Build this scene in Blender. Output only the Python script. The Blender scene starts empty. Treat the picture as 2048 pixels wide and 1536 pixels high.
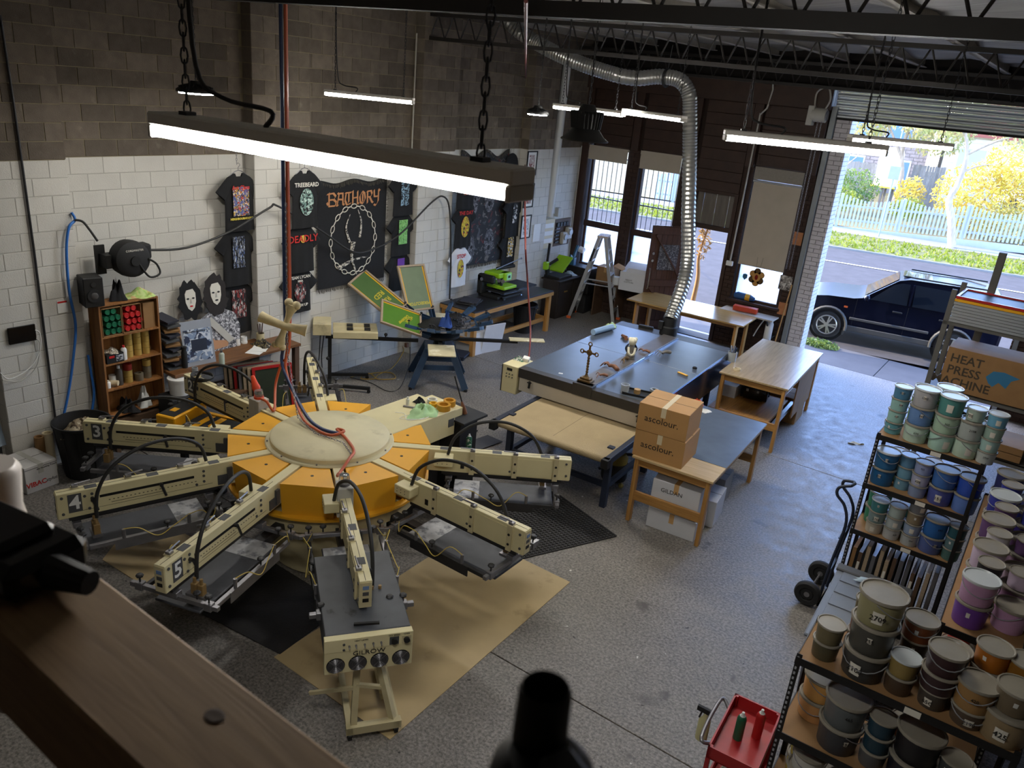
import bpy, bmesh, math, random
from mathutils import Vector, Matrix, Euler
random.seed(11)
S = bpy.context.scene
COL = S.collection
PI = math.pi
R = math.radians

# ------------------------------------------------------------------ camera, sky, sun, exposure
cam_d = bpy.data.cameras.new('camera')
cam = bpy.data.objects.new('camera', cam_d)
COL.objects.link(cam)
S.camera = cam
cam_d.sensor_width = 36.0
cam_d.lens = 27.785
cam_d.clip_start = 0.02
cam_d.clip_end = 400
_yaw, _pit, _rol = -0.593457, 0.366305, 0.095769
_f = Vector((math.sin(_yaw) * math.cos(_pit), math.cos(_yaw) * math.cos(_pit), -math.sin(_pit)))
_r = Vector((math.cos(_yaw), -math.sin(_yaw), 0))
_u = _r.cross(_f)
_r2 = _r * math.cos(_rol) + _u * math.sin(_rol)
_u2 = -_r * math.sin(_rol) + _u * math.cos(_rol)
_m = Matrix((( _r2.x, _u2.x, -_f.x, 9.76), (_r2.y, _u2.y, -_f.y, 0.0), (_r2.z, _u2.z, -_f.z, 5.03), (0, 0, 0, 1)))
cam.matrix_world = _m
cam_d.dof.use_dof = True
cam_d.dof.focus_distance = 9.0
cam_d.dof.aperture_fstop = 7.0

W = bpy.data.worlds.new('sky')
S.world = W
W.use_nodes = True
_nt = W.node_tree
_nt.nodes.clear()
_sky = _nt.nodes.new('ShaderNodeTexSky')
_sky.sky_type = 'NISHITA'
_sky.sun_disc = False
_sky.sun_elevation = R(34)
_sky.sun_rotation = R(-68)
_sky.altitude = 40
_bg = _nt.nodes.new('ShaderNodeBackground')
_bg.inputs[1].default_value = 2.2
_wo = _nt.nodes.new('ShaderNodeOutputWorld')
_tint = _nt.nodes.new('ShaderNodeMix')
_tint.data_type = 'RGBA'; _tint.blend_type = 'MULTIPLY'; _tint.inputs[0].default_value = 1.0
_tint.inputs[7].default_value = (0.80, 0.90, 1.18, 1)   # white balance set for the warm lamps indoors
_nt.links.new(_sky.outputs[0], _tint.inputs[6])
_nt.links.new(_tint.outputs[2], _bg.inputs[0])
_nt.links.new(_bg.outputs[0], _wo.inputs[0])

sun_d = bpy.data.lights.new('sun', 'SUN')
sun_d.energy = 9.0
sun_d.angle = R(0.6)
sun_d.color = (1.0, 0.90, 0.74)
sun = bpy.data.objects.new('sun', sun_d)
COL.objects.link(sun)
sun.rotation_euler = Vector((0.80, 0.19, -0.60)).to_track_quat('-Z', 'Y').to_euler()
sun.location = (-20, 0, 30)

vs = S.view_settings
vs.view_transform = 'Standard'
vs.look = 'None'
vs.gamma = 1.0
vs.use_curve_mapping = False
vs.exposure = 0.0
S.display_settings.display_device = 'sRGB'

# ------------------------------------------------------------------ materials
MATS = {}
def lin(c):
 if isinstance(c, str):
  c = c.lstrip('#'); c = [int(c[i:i+2], 16) / 255 for i in (0, 2, 4)]
  return tuple((x / 12.92 if x <= 0.04045 else ((x + 0.055) / 1.055) ** 2.4) for x in c)
 return tuple(c[:3])
def M(name, col, rough=0.6, metal=0.0, var=0.0, scale=6.0, bump=0.0, bscale=60.0, rnd=0.0, col2=None, mix=(0.45, 0.6),
      emit=None, estr=0.0, alpha=1.0, trans=0.0, coat=0.0, stretch=None, spec=None, detail=4.0, attr=None):
 """procedural material: base colour with noise variation, optional second colour in noise patches, bump, per-object tint"""
 if name in MATS: return MATS[name]
 m = bpy.data.materials.new(name); MATS[name] = m
 m.use_nodes = True
 nt = m.node_tree; N = nt.nodes; L = nt.links
 b = N['Principled BSDF']
 c = lin(col)
 b.inputs['Base Color'].default_value = (*c, 1)
 b.inputs['Roughness'].default_value = rough
 b.inputs['Metallic'].default_value = metal
 if spec is not None: b.inputs['Specular IOR Level'].default_value = spec
 if coat: b.inputs['Coat Weight'].default_value = coat; b.inputs['Coat Roughness'].default_value = 0.12
 if trans: b.inputs['Transmission Weight'].default_value = trans
 if alpha < 1: b.inputs['Alpha'].default_value = alpha
 if emit is not None:
  b.inputs['Emission Color'].default_value = (*lin(emit), 1); b.inputs['Emission Strength'].default_value = estr
 if var or col2 is not None or rnd or bump or attr:
  tc = N.new('ShaderNodeTexCoord')
  mp = N.new('ShaderNodeMapping'); L.new(tc.outputs['Object'], mp.inputs[0])
  if stretch: mp.inputs['Scale'].default_value = stretch
  cur = None
  if rnd:
   oi = N.new('ShaderNodeObjectInfo')
   ad = N.new('ShaderNodeVectorMath'); ad.operation = 'MULTIPLY_ADD'
   L.new(oi.outputs['Random'], ad.inputs[0]); ad.inputs[1].default_value = (37, 53, 71); L.new(mp.outputs[0], ad.inputs[2])
   vec = ad.outputs[0]
  else: vec = mp.outputs[0]
  rgb = N.new('ShaderNodeRGB'); rgb.outputs[0].default_value = (*c, 1); cur = rgb.outputs[0]
  if col2 is not None:
   n2 = N.new('ShaderNodeTexNoise'); n2.inputs['Scale'].default_value = scale * 0.6; n2.inputs['Detail'].default_value = 6; n2.inputs['Roughness'].default_value = 0.62
   L.new(vec, n2.inputs['Vector'])
   rp = N.new('ShaderNodeMapRange'); rp.inputs[1].default_value = mix[0]; rp.inputs[2].default_value = mix[1]
   L.new(n2.outputs[0], rp.inputs[0])
   mx = N.new('ShaderNodeMix'); mx.data_type = 'RGBA'
   L.new(rp.outputs[0], mx.inputs[0]); L.new(cur, mx.inputs[6]); mx.inputs[7].default_value = (*lin(col2), 1)
   cur = mx.outputs[2]
  if var or rnd or attr:
   hsv = N.new('ShaderNodeHueSaturation'); L.new(cur, hsv.inputs['Color'])
   val = None
   if var:
    n1 = N.new('ShaderNodeTexNoise'); n1.inputs['Scale'].default_value = scale; n1.inputs['Detail'].default_value = detail
    L.new(vec, n1.inputs['Vector'])
    r1 = N.new('ShaderNodeMapRange'); r1.inputs[1].default_value = 0.25; r1.inputs[2].default_value = 0.75
    r1.inputs[3].default_value = 1 - var; r1.inputs[4].default_value = 1 + var
    L.new(n1.outputs[0], r1.inputs[0]); val = r1.outputs[0]
   src = None
   if rnd: src = oi.outputs['Random']
   if attr:
    at = N.new('ShaderNodeAttribute'); at.attribute_name = attr; src = at.outputs['Fac']; 
   if src is not None:
    r2 = N.new('ShaderNodeMapRange'); r2.inputs[3].default_value = 1 - (rnd or 0.25); r2.inputs[4].default_value = 1 + (rnd or 0.25)
    L.new(src, r2.inputs[0])
    if val is None: val = r2.outputs[0]
    else:
     mu = N.new('ShaderNodeMath'); mu.operation = 'MULTIPLY'; L.new(val, mu.inputs[0]); L.new(r2.outputs[0], mu.inputs[1]); val = mu.outputs[0]
   L.new(val, hsv.inputs['Value']); cur = hsv.outputs[0]
  L.new(cur, b.inputs['Base Color'])
  if bump:
   nb = N.new('ShaderNodeTexNoise'); nb.inputs['Scale'].default_value = bscale; nb.inputs['Detail'].default_value = 3
   L.new(vec, nb.inputs['Vector'])
   bp = N.new('ShaderNodeBump'); bp.inputs['Strength'].default_value = bump; bp.inputs['Distance'].default_value = 0.01
   L.new(nb.outputs[0], bp.inputs['Height']); L.new(bp.outputs[0], b.inputs['Normal'])
 return m
def wood(name, col, col2, rough=0.5, axis=0, scale=1.0, coat=0.0):
 """long-grained timber; the grain runs along the given local axis"""
 if name in MATS: return MATS[name]
 m = bpy.data.materials.new(name); MATS[name] = m
 m.use_nodes = True
 nt = m.node_tree; N = nt.nodes; L = nt.links
 b = N['Principled BSDF']; b.inputs['Roughness'].default_value = rough
 if coat: b.inputs['Coat Weight'].default_value = coat; b.inputs['Coat Roughness'].default_value = 0.15
 tc = N.new('ShaderNodeTexCoord'); mp = N.new('ShaderNodeMapping'); L.new(tc.outputs['Object'], mp.inputs[0])
 sc = [14 * scale] * 3; sc[axis] = 0.9 * scale
 mp.inputs['Scale'].default_value = sc
 n = N.new('ShaderNodeTexNoise'); n.inputs['Scale'].default_value = 1.6; n.inputs['Detail'].default_value = 7; n.inputs['Distortion'].default_value = 1.4
 L.new(mp.outputs[0], n.inputs['Vector'])
 r = N.new('ShaderNodeValToRGB'); L.new(n.outputs[0], r.inputs[0])
 r.color_ramp.elements[0].position = 0.3; r.color_ramp.elements[0].color = (*lin(col2), 1)
 r.color_ramp.elements[1].position = 0.68; r.color_ramp.elements[1].color = (*lin(col), 1)
 L.new(r.outputs[0], b.inputs['Base Color'])
 bp = N.new('ShaderNodeBump'); bp.inputs['Strength'].default_value = 0.12; bp.inputs['Distance'].default_value = 0.004
 L.new(n.outputs[0], bp.inputs['Height']); L.new(bp.outputs[0], b.inputs['Normal'])
 return m
def speckle(name, base, cols, scale=30.0, lo=0.5, rough=0.7, aniso=None):
 """cloth print: coloured blotches over a ground colour"""
 if name in MATS: return MATS[name]
 m = bpy.data.materials.new(name); MATS[name] = m
 m.use_nodes = True
 nt = m.node_tree; N = nt.nodes; L = nt.links
 b = N['Principled BSDF']; b.inputs['Roughness'].default_value = rough
 tc = N.new('ShaderNodeTexCoord'); mp = N.new('ShaderNodeMapping'); L.new(tc.outputs['Object'], mp.inputs[0])
 if aniso: mp.inputs['Scale'].default_value = aniso
 cur = None
 rgb = N.new('ShaderNodeRGB'); rgb.outputs[0].default_value = (*lin(base), 1); cur = rgb.outputs[0]
 for i, c in enumerate(cols):
  n = N.new('ShaderNodeTexNoise'); n.inputs['Scale'].default_value = scale * (1 + 0.37 * i); n.inputs['Detail'].default_value = 5; n.inputs['Distortion'].default_value = 0.8
  of = N.new('ShaderNodeVectorMath'); of.operation = 'ADD'; of.inputs[1].default_value = (3.1 * i, 7.7 * i, 1.3 * i); L.new(mp.outputs[0], of.inputs[0]); L.new(of.outputs[0], n.inputs['Vector'])
  rp = N.new('ShaderNodeMapRange'); rp.inputs[1].default_value = lo; rp.inputs[2].default_value = lo + 0.05
  L.new(n.outputs[0], rp.inputs[0])
  mx = N.new('ShaderNodeMix'); mx.data_type = 'RGBA'; L.new(rp.outputs[0], mx.inputs[0]); L.new(cur, mx.inputs[6]); mx.inputs[7].default_value = (*lin(c), 1); cur = mx.outputs[2]
 L.new(cur, b.inputs['Base Color'])
 return m

# ------------------------------------------------------------------ mesh builder
class G:
 def __init__(s): s.v = []; s.f = []; s.mi = []; s.cur = 0; s.T = None
 def _add(s, vs, fs):
  n = len(s.v)
  if s.T is not None: vs = [s.T @ Vector(p) for p in vs]
  s.v.extend([tuple(p) for p in vs]); s.f.extend([tuple(i + n for i in f) for f in fs]); s.mi.extend([s.cur] * len(fs))
  return s
 def box(s, c, d, rot=None, bev=0.0):
  x, y, z = d[0] / 2, d[1] / 2, d[2] / 2
  if bev <= 0 or bev * 2.2 > min(d):
   vs = [(-x,-y,-z),(x,-y,-z),(x,y,-z),(-x,y,-z),(-x,-y,z),(x,-y,z),(x,y,z),(-x,y,z)]
   fs = [(0,3,2,1),(4,5,6,7),(0,1,5,4),(1,2,6,5),(2,3,7,6),(3,0,4,7)]
  else:
   b = bev; vs = []; ix = {}
   for sx in (-1, 1):
    for sy in (-1, 1):
     for sz in (-1, 1):
      for a in range(3):
       p = [sx * (x - b), sy * (y - b), sz * (z - b)]
       p[a] = (sx * x, sy * y, sz * z)[a]
       ix[(sx, sy, sz, a)] = len(vs); vs.append(tuple(p))
   fs = []
   def q(l, nrm):
    p = [Vector(vs[i]) for i in l]
    if (p[1] - p[0]).cross(p[2] - p[1]).dot(nrm) < 0: l = l[::-1]
    fs.append(tuple(l))
   for a in range(3):
    o = [i for i in range(3) if i != a]
    for sg in (-1, 1):
     l = []
     for u, w in ((-1,-1),(1,-1),(1,1),(-1,1)):
      k = [0, 0, 0]; k[a] = sg; k[o[0]] = u; k[o[1]] = w
      l.append(ix[(k[0], k[1], k[2], a)])
     n = Vector((0, 0, 0)); n[a] = sg; q(l, n)
   for a in range(3):
    o = [i for i in range(3) if i != a]
    for u in (-1, 1):
     for w in (-1, 1):
      l = []
      for t, ax in ((-1, o[0]), (1, o[0]), (1, o[1]), (-1, o[1])):
       k = [0, 0, 0]; k[a] = t; k[o[0]] = u; k[o[1]] = w
       l.append(ix[(k[0], k[1], k[2], ax)])
      n = Vector((0, 0, 0)); n[o[0]] = u; n[o[1]] = w; q(l, n)
   for sx in (-1, 1):
    for sy in (-1, 1):
     for sz in (-1, 1):
      q([ix[(sx, sy, sz, a)] for a in range(3)], Vector((sx, sy, sz)))
  if rot is not None:
   rm = rot if isinstance(rot, Matrix) else Euler(rot).to_matrix()
   vs = [rm @ Vector(p) for p in vs]
  cc = Vector(c)
  return s._add([Vector(p) + cc for p in vs], fs)
 def b2(s, lo, hi, bev=0.0):
  return s.box([(a + b) / 2 for a, b in zip(lo, hi)], [abs(b - a) for a, b in zip(lo, hi)], None, bev)
 def bar(s, p0, p1, w, h=None, up=(0, 0, 1), bev=0.0):
  """square bar from p0 to p1, w across, h along 'up'"""
  h = h or w; p0 = Vector(p0); p1 = Vector(p1); d = p1 - p0; l = d.length
  if l < 1e-6: return s
  x = d / l; u = Vector(up)
  if abs(x.dot(u)) > 0.98: u = Vector((1, 0, 0))
  y = u.cross(x).normalized(); z = x.cross(y)
  rm = Matrix((x, y, z)).transposed()
  return s.box((p0 + p1) / 2, (l, w, h), rm, bev)
 def cyl(s, p0, p1, r0, r1=None, n=12, cap=True):
  r1 = r0 if r1 is None else r1
  p0 = Vector(p0); p1 = Vector(p1); d = (p1 - p0).normalized()
  u = Vector((0, 0, 1)) if abs(d.z) < 0.9 else Vector((1, 0, 0))
  a = u.cross(d).normalized(); b = d.cross(a)
  vs = []
  for p, r in ((p0, r0), (p1, r1)):
   for i in range(n):
    t = 2 * PI * i / n; vs.append(p + (a * math.cos(t) + b * math.sin(t)) * r)
  fs = [(i, (i + 1) % n, n + (i + 1) % n, n + i) for i in range(n)]
  if cap: fs += [tuple(range(n - 1, -1, -1)), tuple(range(n, 2 * n))]
  return s._add(vs, fs)
 def tube(s, pts, r, n=8, closed=False, cap=True):
  P = [Vector(p) for p in pts]; m = len(P)
  if m < 2: return s
  rr = r if isinstance(r, (list, tuple)) else [r] * m
  T = []
  for i in range(m):
   if closed: t = P[(i + 1) % m] - P[i - 1]
   else: t = P[min(i + 1, m - 1)] - P[max(i - 1, 0)]
   T.append(t.normalized() if t.length > 1e-9 else Vector((0, 0, 1)))
  u = Vector((0, 0, 1)) if abs(T[0].z) < 0.9 else Vector((1, 0, 0))
  a = u.cross(T[0]).normalized(); vs = []
  for i in range(m):
   a = (a - T[i] * a.dot(T[i]))
   a = a.normalized() if a.length > 1e-6 else T[i].orthogonal().normalized()
   b = T[i].cross(a)
   for k in range(n):
    t = 2 * PI * k / n; vs.append(P[i] + (a * math.cos(t) + b * math.sin(t)) * rr[i])
  fs = []
  for i in range(m if closed else m - 1):
   j = (i + 1) % m
   for k in range(n):
    k2 = (k + 1) % n; fs.append((i * n + k, i * n + k2, j * n + k2, j * n + k))
  if cap and not closed: fs += [tuple(range(n - 1, -1, -1)), tuple(range((m - 1) * n, m * n))]
  return s._add(vs, fs)
 def lathe(s, prof, n=16, c=(0, 0, 0), sy=1.0):
  vs = []; idx = []; fs = []
  for r, z in prof:
   if r < 1e-6: idx.append([len(vs)]); vs.append((c[0], c[1], c[2] + z))
   else:
    idx.append(list(range(len(vs), len(vs) + n)))
    for k in range(n):
     t = 2 * PI * k / n; vs.append((c[0] + r * math.cos(t), c[1] + sy * r * math.sin(t), c[2] + z))
  for i in range(len(prof) - 1):
   a, b = idx[i], idx[i + 1]
   for k in range(n):
    k2 = (k + 1) % n
    if len(a) == 1 and len(b) == 1: continue
    if len(a) == 1: fs.append((a[0], b[k2], b[k]))
    elif len(b) == 1: fs.append((a[k], a[k2], b[0]))
    else: fs.append((a[k], a[k2], b[k2], b[k]))
  return s._add(vs, fs)
 def prism(s, poly, h0, h1, mat=None):
  """2-D polygon (ccw in local xy) extruded along local z, then placed by a matrix"""
  n = len(poly)
  vs = [(x, y, h0) for x, y in poly] + [(x, y, h1) for x, y in poly]
  fs = [tuple(range(n - 1, -1, -1)), tuple(range(n, 2 * n))] + [(i, (i + 1) % n, n + (i + 1) % n, n + i) for i in range(n)]
  if mat is not None: vs = [mat @ Vector(p) for p in vs]
  return s._add(vs, fs)
 def ball(s, c, r, n=10, m=6, sc=(1, 1, 1)):
  prof = [(r * math.sin(PI * i / m), -r * math.cos(PI * i / m)) for i in range(m + 1)]
  g = G(); g.lathe(prof, n)
  return s._add([(c[0] + p[0] * sc[0], c[1] + p[1] * sc[1], c[2] + p[2] * sc[2]) for p in g.v], g.f)
 def grid(s, fn, nu, nv, closed_u=False):
  vs = []; fs = []
  for i in range(nu + (0 if closed_u else 1)):
   for j in range(nv + 1): vs.append(fn(i / nu, j / nv))
  k = nv + 1; tot = nu + (0 if closed_u else 1)
  for i in range(nu):
   i2 = (i + 1) % tot
   for j in range(nv): fs.append((i * k + j, i2 * k + j, i2 * k + j + 1, i * k + j + 1))
  return s._add(vs, fs)
 def poly(s, pts): return s._add(pts, [tuple(range(len(pts)))])
 def build(s, name, mats, parent=None, loc=None, rz=None, smooth=None, rot=None):
  me = bpy.data.meshes.new(name)
  me.from_pydata(s.v, [], s.f)
  if not isinstance(mats, (list, tuple)): mats = [mats]
  for m in mats: me.materials.append(MATS[m] if isinstance(m, str) else m)
  if len(mats) > 1: me.polygons.foreach_set('material_index', s.mi)
  if smooth:
   me.polygons.foreach_set('use_smooth', [True] * len(me.polygons))
   me.set_sharp_from_angle(angle=R(smooth))
  me.update()
  o = bpy.data.objects.new(name, me); COL.objects.link(o)
  if parent is not None: o.parent = parent
  if loc is not None: o.location = loc
  if rz is not None: o.rotation_euler = (0, 0, rz)
  if rot is not None: o.rotation_euler = rot
  return o

def thing(name, label, cat, loc=(0, 0, 0), rz=0.0, group=None, rot=None):
 o = bpy.data.objects.new(name, None); COL.objects.link(o); o.empty_display_size = 0.1
 o.location = loc; o.rotation_euler = rot if rot else (0, 0, rz); o['label'] = label; o['category'] = cat
 if group: o['group'] = group
 return o
def tag(o, label, cat, group=None):
 o['label'] = label; o['category'] = cat
 if group: o['group'] = group
 return o
def struct(o, label=None):
 o['kind'] = 'structure'
 if label: o['label'] = label
 return o
def copy_tree(o, parent=None):
 c = o.copy(); COL.objects.link(c); c.parent = parent
 for ch in o.children: copy_tree(ch, c)
 return c
def put(src, name, parent, loc, rot=(0, 0, 0), scale=None):
 """a copy that shares mesh data"""
 c = src.copy(); c.name = name; COL.objects.link(c); c.parent = parent; c.location = loc; c.rotation_euler = rot
 if scale: c.scale = scale
 return c
def text(body, size, mat, parent, loc, rot, name='lettering', ext=0.0008, align='CENTER', sx=1.0, shear=0.0, off=0.0, sp=1.0):
 cu = bpy.data.curves.new(name, 'FONT'); cu.body = body; cu.size = size; cu.extrude = ext; cu.align_x = align; cu.align_y = 'CENTER'
 cu.shear = shear; cu.offset = off; cu.space_character = sp; cu.resolution_u = 2
 cu.materials.append(MATS[mat] if isinstance(mat, str) else mat)
 tmp = bpy.data.objects.new(name, cu); COL.objects.link(tmp)
 me = bpy.data.meshes.new_from_object(tmp); bpy.data.objects.remove(tmp); bpy.data.curves.remove(cu)
 if not me.materials: me.materials.append(MATS[mat] if isinstance(mat, str) else mat)
 o = bpy.data.objects.new(name, me); COL.objects.link(o); o.parent = parent; o.location = loc; o.rotation_euler = rot; o.scale = (sx, 1, 1)
 return o
def spline(pts, k=8, closed=False):
 """Catmull-Rom through the points"""
 P = [Vector(p) for p in pts]; n = len(P); out = []
 for i in range(n if closed else n - 1):
  if closed: a, b, c, d = P[i - 1], P[i], P[(i + 1) % n], P[(i + 2) % n]
  else: a, b, c, d = P[max(i - 1, 0)], P[i], P[i + 1], P[min(i + 2, n - 1)]
  for j in range(k):
   t = j / k
   out.append(0.5 * ((2 * b) + (c - a) * t + (2 * a - 5 * b + 4 * c - d) * t * t + (3 * b - a - 3 * c + d) * t ** 3))
 if not closed: out.append(P[-1])
 return out
def hang(p, q, sag, k=12):
 p = Vector(p); q = Vector(q); return [p.lerp(q, i / k) - Vector((0, 0, sag * 4 * (i / k) * (1 - i / k))) for i in range(k + 1)]
def link_chain(g, pts, step=0.03, r=0.0028, w=0.009):
 """interlocking oval links along a polyline"""
 P = [Vector(p) for p in pts]; L = [0]
 for i in range(1, len(P)): L.append(L[-1] + (P[i] - P[i - 1]).length)
 n = max(1, int(L[-1] / step))
 for k in range(n):
  d = (k + 0.5) * L[-1] / n; i = max(j for j in range(len(L)) if L[j] <= d + 1e-9); i = min(i, len(P) - 2)
  t = (P[i + 1] - P[i]).normalized(); c = P[i] + t * (d - L[i]); u = t.orthogonal().normalized(); v = t.cross(u)
  if k % 2: u, v = v, u
  ring = [c + t * math.cos(a) * step * 0.72 + u * math.sin(a) * w for a in [2 * PI * q / 8 for q in range(8)]]
  g.tube(ring, r, 4, closed=True)
 return g

# ================================================================== structure
def concrete():
 m = bpy.data.materials.new('concrete_floor'); MATS['concrete_floor'] = m; m.use_nodes = True
 nt = m.node_tree; N = nt.nodes; L = nt.links; b = N['Principled BSDF']
 tc = N.new('ShaderNodeTexCoord')
 def noise(sc, det=6, rg=0.6, dist=0.0):
  n = N.new('ShaderNodeTexNoise'); n.inputs['Scale'].default_value = sc; n.inputs['Detail'].default_value = det; n.inputs['Roughness'].default_value = rg; n.inputs['Distortion'].default_value = dist
  L.new(tc.outputs['Object'], n.inputs['Vector']); return n
 def ramp(src, p0, c0, p1, c1):
  r = N.new('ShaderNodeValToRGB'); L.new(src, r.inputs[0]); e = r.color_ramp.elements
  e[0].position = p0; e[0].color = (*lin(c0), 1); e[1].position = p1; e[1].color = (*lin(c1), 1); return r
 def mix(f, a, bb, t='MIX'):
  x = N.new('ShaderNodeMix'); x.data_type = 'RGBA'; x.blend_type = t
  if hasattr(f, 'links'): L.new(f, x.inputs[0])
  else: x.inputs[0].default_value = f
  L.new(a, x.inputs[6])
  if hasattr(bb, 'links'): L.new(bb, x.inputs[7])
  else: x.inputs[7].default_value = (*lin(bb), 1)
  return x.outputs[2]
 big = noise(0.55, 7, 0.6, 0.6); mid = noise(5.0, 8, 0.72); fine = noise(38, 6, 0.7); spat = noise(9.0, 3, 0.5); spat2 = noise(14.0, 2, 0.5, 0.4); dark = noise(2.6, 4, 0.5, 0.3)
 base = ramp(big.outputs[0], 0.32, '#54504b', 0.68, '#78736c').outputs[0]
 base = mix(0.55, base, ramp(mid.outputs[0], 0.35, '#45413d', 0.65, '#8d8881').outputs[0])
 base = mix(0.5, base, ramp(fine.outputs[0], 0.38, '#35322f', 0.62, '#aaa39b').outputs[0])
 r = N.new('ShaderNodeMapRange'); r.inputs[1].default_value = 0.66; r.inputs[2].default_value = 0.74; L.new(dark.outputs[0], r.inputs[0])
 base = mix(r.outputs[0], base, '#4f4a46')
 r = N.new('ShaderNodeMapRange'); r.inputs[1].default_value = 0.73; r.inputs[2].default_value = 0.76; L.new(spat.outputs[0], r.inputs[0])
 base = mix(r.outputs[0], base, '#d6d2ca')
 r = N.new('ShaderNodeMapRange'); r.inputs[1].default_value = 0.74; r.inputs[2].default_value = 0.76; L.new(spat2.outputs[0], r.inputs[0])
 base = mix(r.outputs[0], base, '#34302e')
 L.new(base, b.inputs['Base Color'])
 rr = N.new('ShaderNodeMapRange'); rr.inputs[1].default_value = 0.3; rr.inputs[2].default_value = 0.7; rr.inputs[3].default_value = 0.38; rr.inputs[4].default_value = 0.68
 L.new(mid.outputs[0], rr.inputs[0]); L.new(rr.outputs[0], b.inputs['Roughness'])
 bp = N.new('ShaderNodeBump'); bp.inputs['Strength'].default_value = 0.15; bp.inputs['Distance'].default_value = 0.006; L.new(fine.outputs[0], bp.inputs['Height']); L.new(bp.outputs[0], b.inputs['Normal'])
 return m
concrete()
M('joint_dark', '#2c2926', 0.9)
M('mortar', '#857a62', 0.9, var=0.2, scale=9)
M('mortar_white', '#aeaba3', 0.8)
M('block_raw', '#6a6055', 0.92, var=0.2, scale=7, bump=0.5, bscale=90, rnd=0.32, col2='#8b8073', mix=(0.62, 0.8))
M('block_raw_mass', '#6a6055', 0.92, var=0.22, scale=7, bump=0.5, bscale=90, attr='tint', col2='#8b8073', mix=(0.62, 0.8))
M('block_white', '#c9c6be', 0.62, var=0.05, scale=3, bump=0.25, bscale=80, rnd=0.035)
M('block_white_mass', '#c9c6be', 0.62, var=0.06, scale=3, bump=0.25, bscale=80)
M('dark_timber', '#39251b', 0.62, var=0.25, scale=5, bump=0.2, bscale=30)
M('brown_brick', '#3a271d', 0.8, var=0.3, scale=12, bump=0.4, bscale=60)
M('brown_mortar', '#2a1d16', 0.9)
M('white_brick', '#d6d1d3', 0.75, var=0.1, scale=8, bump=0.3, bscale=60)
M('white_mortar', '#8b8586', 0.85)
M('grey_steel', '#8b9092', 0.5, metal=0.3, var=0.06)
M('black', '#121212', 0.55)
M('plain_white', '#e6e6e2', 0.55)

fl = G(); fl.b2((-0.3, -4, -0.2), (13, 16.95, -0.02))
floor = struct(fl.build('floor', 'joint_dark'))
for k, (a, b_) in enumerate(((-4, 5.03), (5.04, 11.5), (11.512, 17.02))):
 g = G(); g.b2((-0.02, a, -0.05), (12.4, b_, 0.0), 0.004); g.build('floor_slab', 'concrete_floor', floor)

# ---- block wall along the long side, with three engaged piers
g = G(); g.b2((-0.30, -4, -0.2), (-0.008, 16.6, 7.0))
wall_left = struct(g.build('wall_left', 'mortar'))
g = G(); g.b2((-0.05, -4, -0.1), (-0.003, 16.6, 3.715)); g.build('painted_joints', 'mortar_white', wall_left)
BL, BH = 0.4, 0.2
Z0 = 0.12
PAINT = 3.72
PIERS = [(3.64, 4.64), (7.21, 8.22), (10.64, 11.6), (13.95, 14.9)]
cells = []   # (plane x, y0, y1, z0, z1, facing)
def courses():
 z = Z0 - BH; k = 0
 while z < 6.6:
  yield k, max(z, 0.0), z + BH
  z += BH; k += 1
spans = [(-4, 3.64), (4.64, 7.21), (8.22, 10.64), (11.6, 13.95), (14.9, 16.5)]
for k, z0, z1 in courses():
 for a, b_ in spans:
  y = a - ((k % 2) * BL / 2 + (a * 7.3) % 0.4)
  while y < b_:
   y0, y1 = max(y, a), min(y + BL, b_)
   if y1 - y0 > 0.05: cells.append((0.0, y0, y1, z0, z1, 'x'))
   y += BL
 for a, b_ in PIERS:
  y = a - (k % 2) * BL / 2
  while y < b_:
   y0, y1 = max(y, a), min(y + BL, b_)
   if y1 - y0 > 0.03: cells.append((0.2, y0, y1, z0, z1, 'x'))
   y += BL
  cells.append((0.2, a, a, z0, z1, 'y'))
  cells.append((0.2, b_, b_, z0, z1, 'yy'))
for a, b_ in PIERS:
 g = G(); g.b2((-0.05, a + 0.008, 3.715), (0.192, b_ - 0.008, 6.6)); g.build('pier_core', 'mortar', wall_left); g = G(); g.b2((-0.05, a + 0.004, 0), (0.196, b_ - 0.004, 3.715)); g.build('pier_core', 'mortar_white', wall_left)
def seen(c):
 x, y0, y1, z0, z1, fc = c
 if y0 < 3.3 or z1 > 4.95 + 0.115 * (y0 - 4) or z0 < 0.5 - 0.02 * y0: return 1e9
 if fc == 'yy': return 1e9
 return math.dist((x, (y0 + y1) / 2, (z0 + z1) / 2), (9.76, 0, 5.03)) + (0 if y1 - y0 > 0.25 else 3)
cells.sort(key=seen)
protos = {}
mj = 0.005
def block_bounds(c):
 x, y0, y1, z0, z1, fc = c
 if fc == 'x': return (x - 0.03, y0 + mj, z0 + mj), (x, y1 - mj, z1 - mj)
 if fc == 'y': return (x - 0.2, y0 - 0.0, z0 + mj), (x - 0.006, y0 + 0.03, z1 - mj)
 return (x - 0.2, y0 - 0.03, z0 + mj), (x - 0.006, y0, z1 - mj)
nb = 0
mass = {True: G(), False: G()}
for c in cells:
 lo, hi = block_bounds(c)
 white = (lo[2] + hi[2]) / 2 < PAINT
 d = tuple(round(b - a, 3) for a, b in zip(lo, hi))
 if min(d) < 0.012: continue
 if nb < 290 and seen(c) < 1e8:
  key = (d, white)
  ctr = tuple((a + b) / 2 for a, b in zip(lo, hi))
  if key not in protos:
   g = G(); g.box((0, 0, 0), d, None, 0.003)
   protos[key] = g.build('block', 'block_white' if white else 'block_raw', wall_left, ctr)
  else: put(protos[key], 'block', wall_left, ctr)
  nb += 1
 else:
  mass[white].b2(lo, hi)
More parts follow.
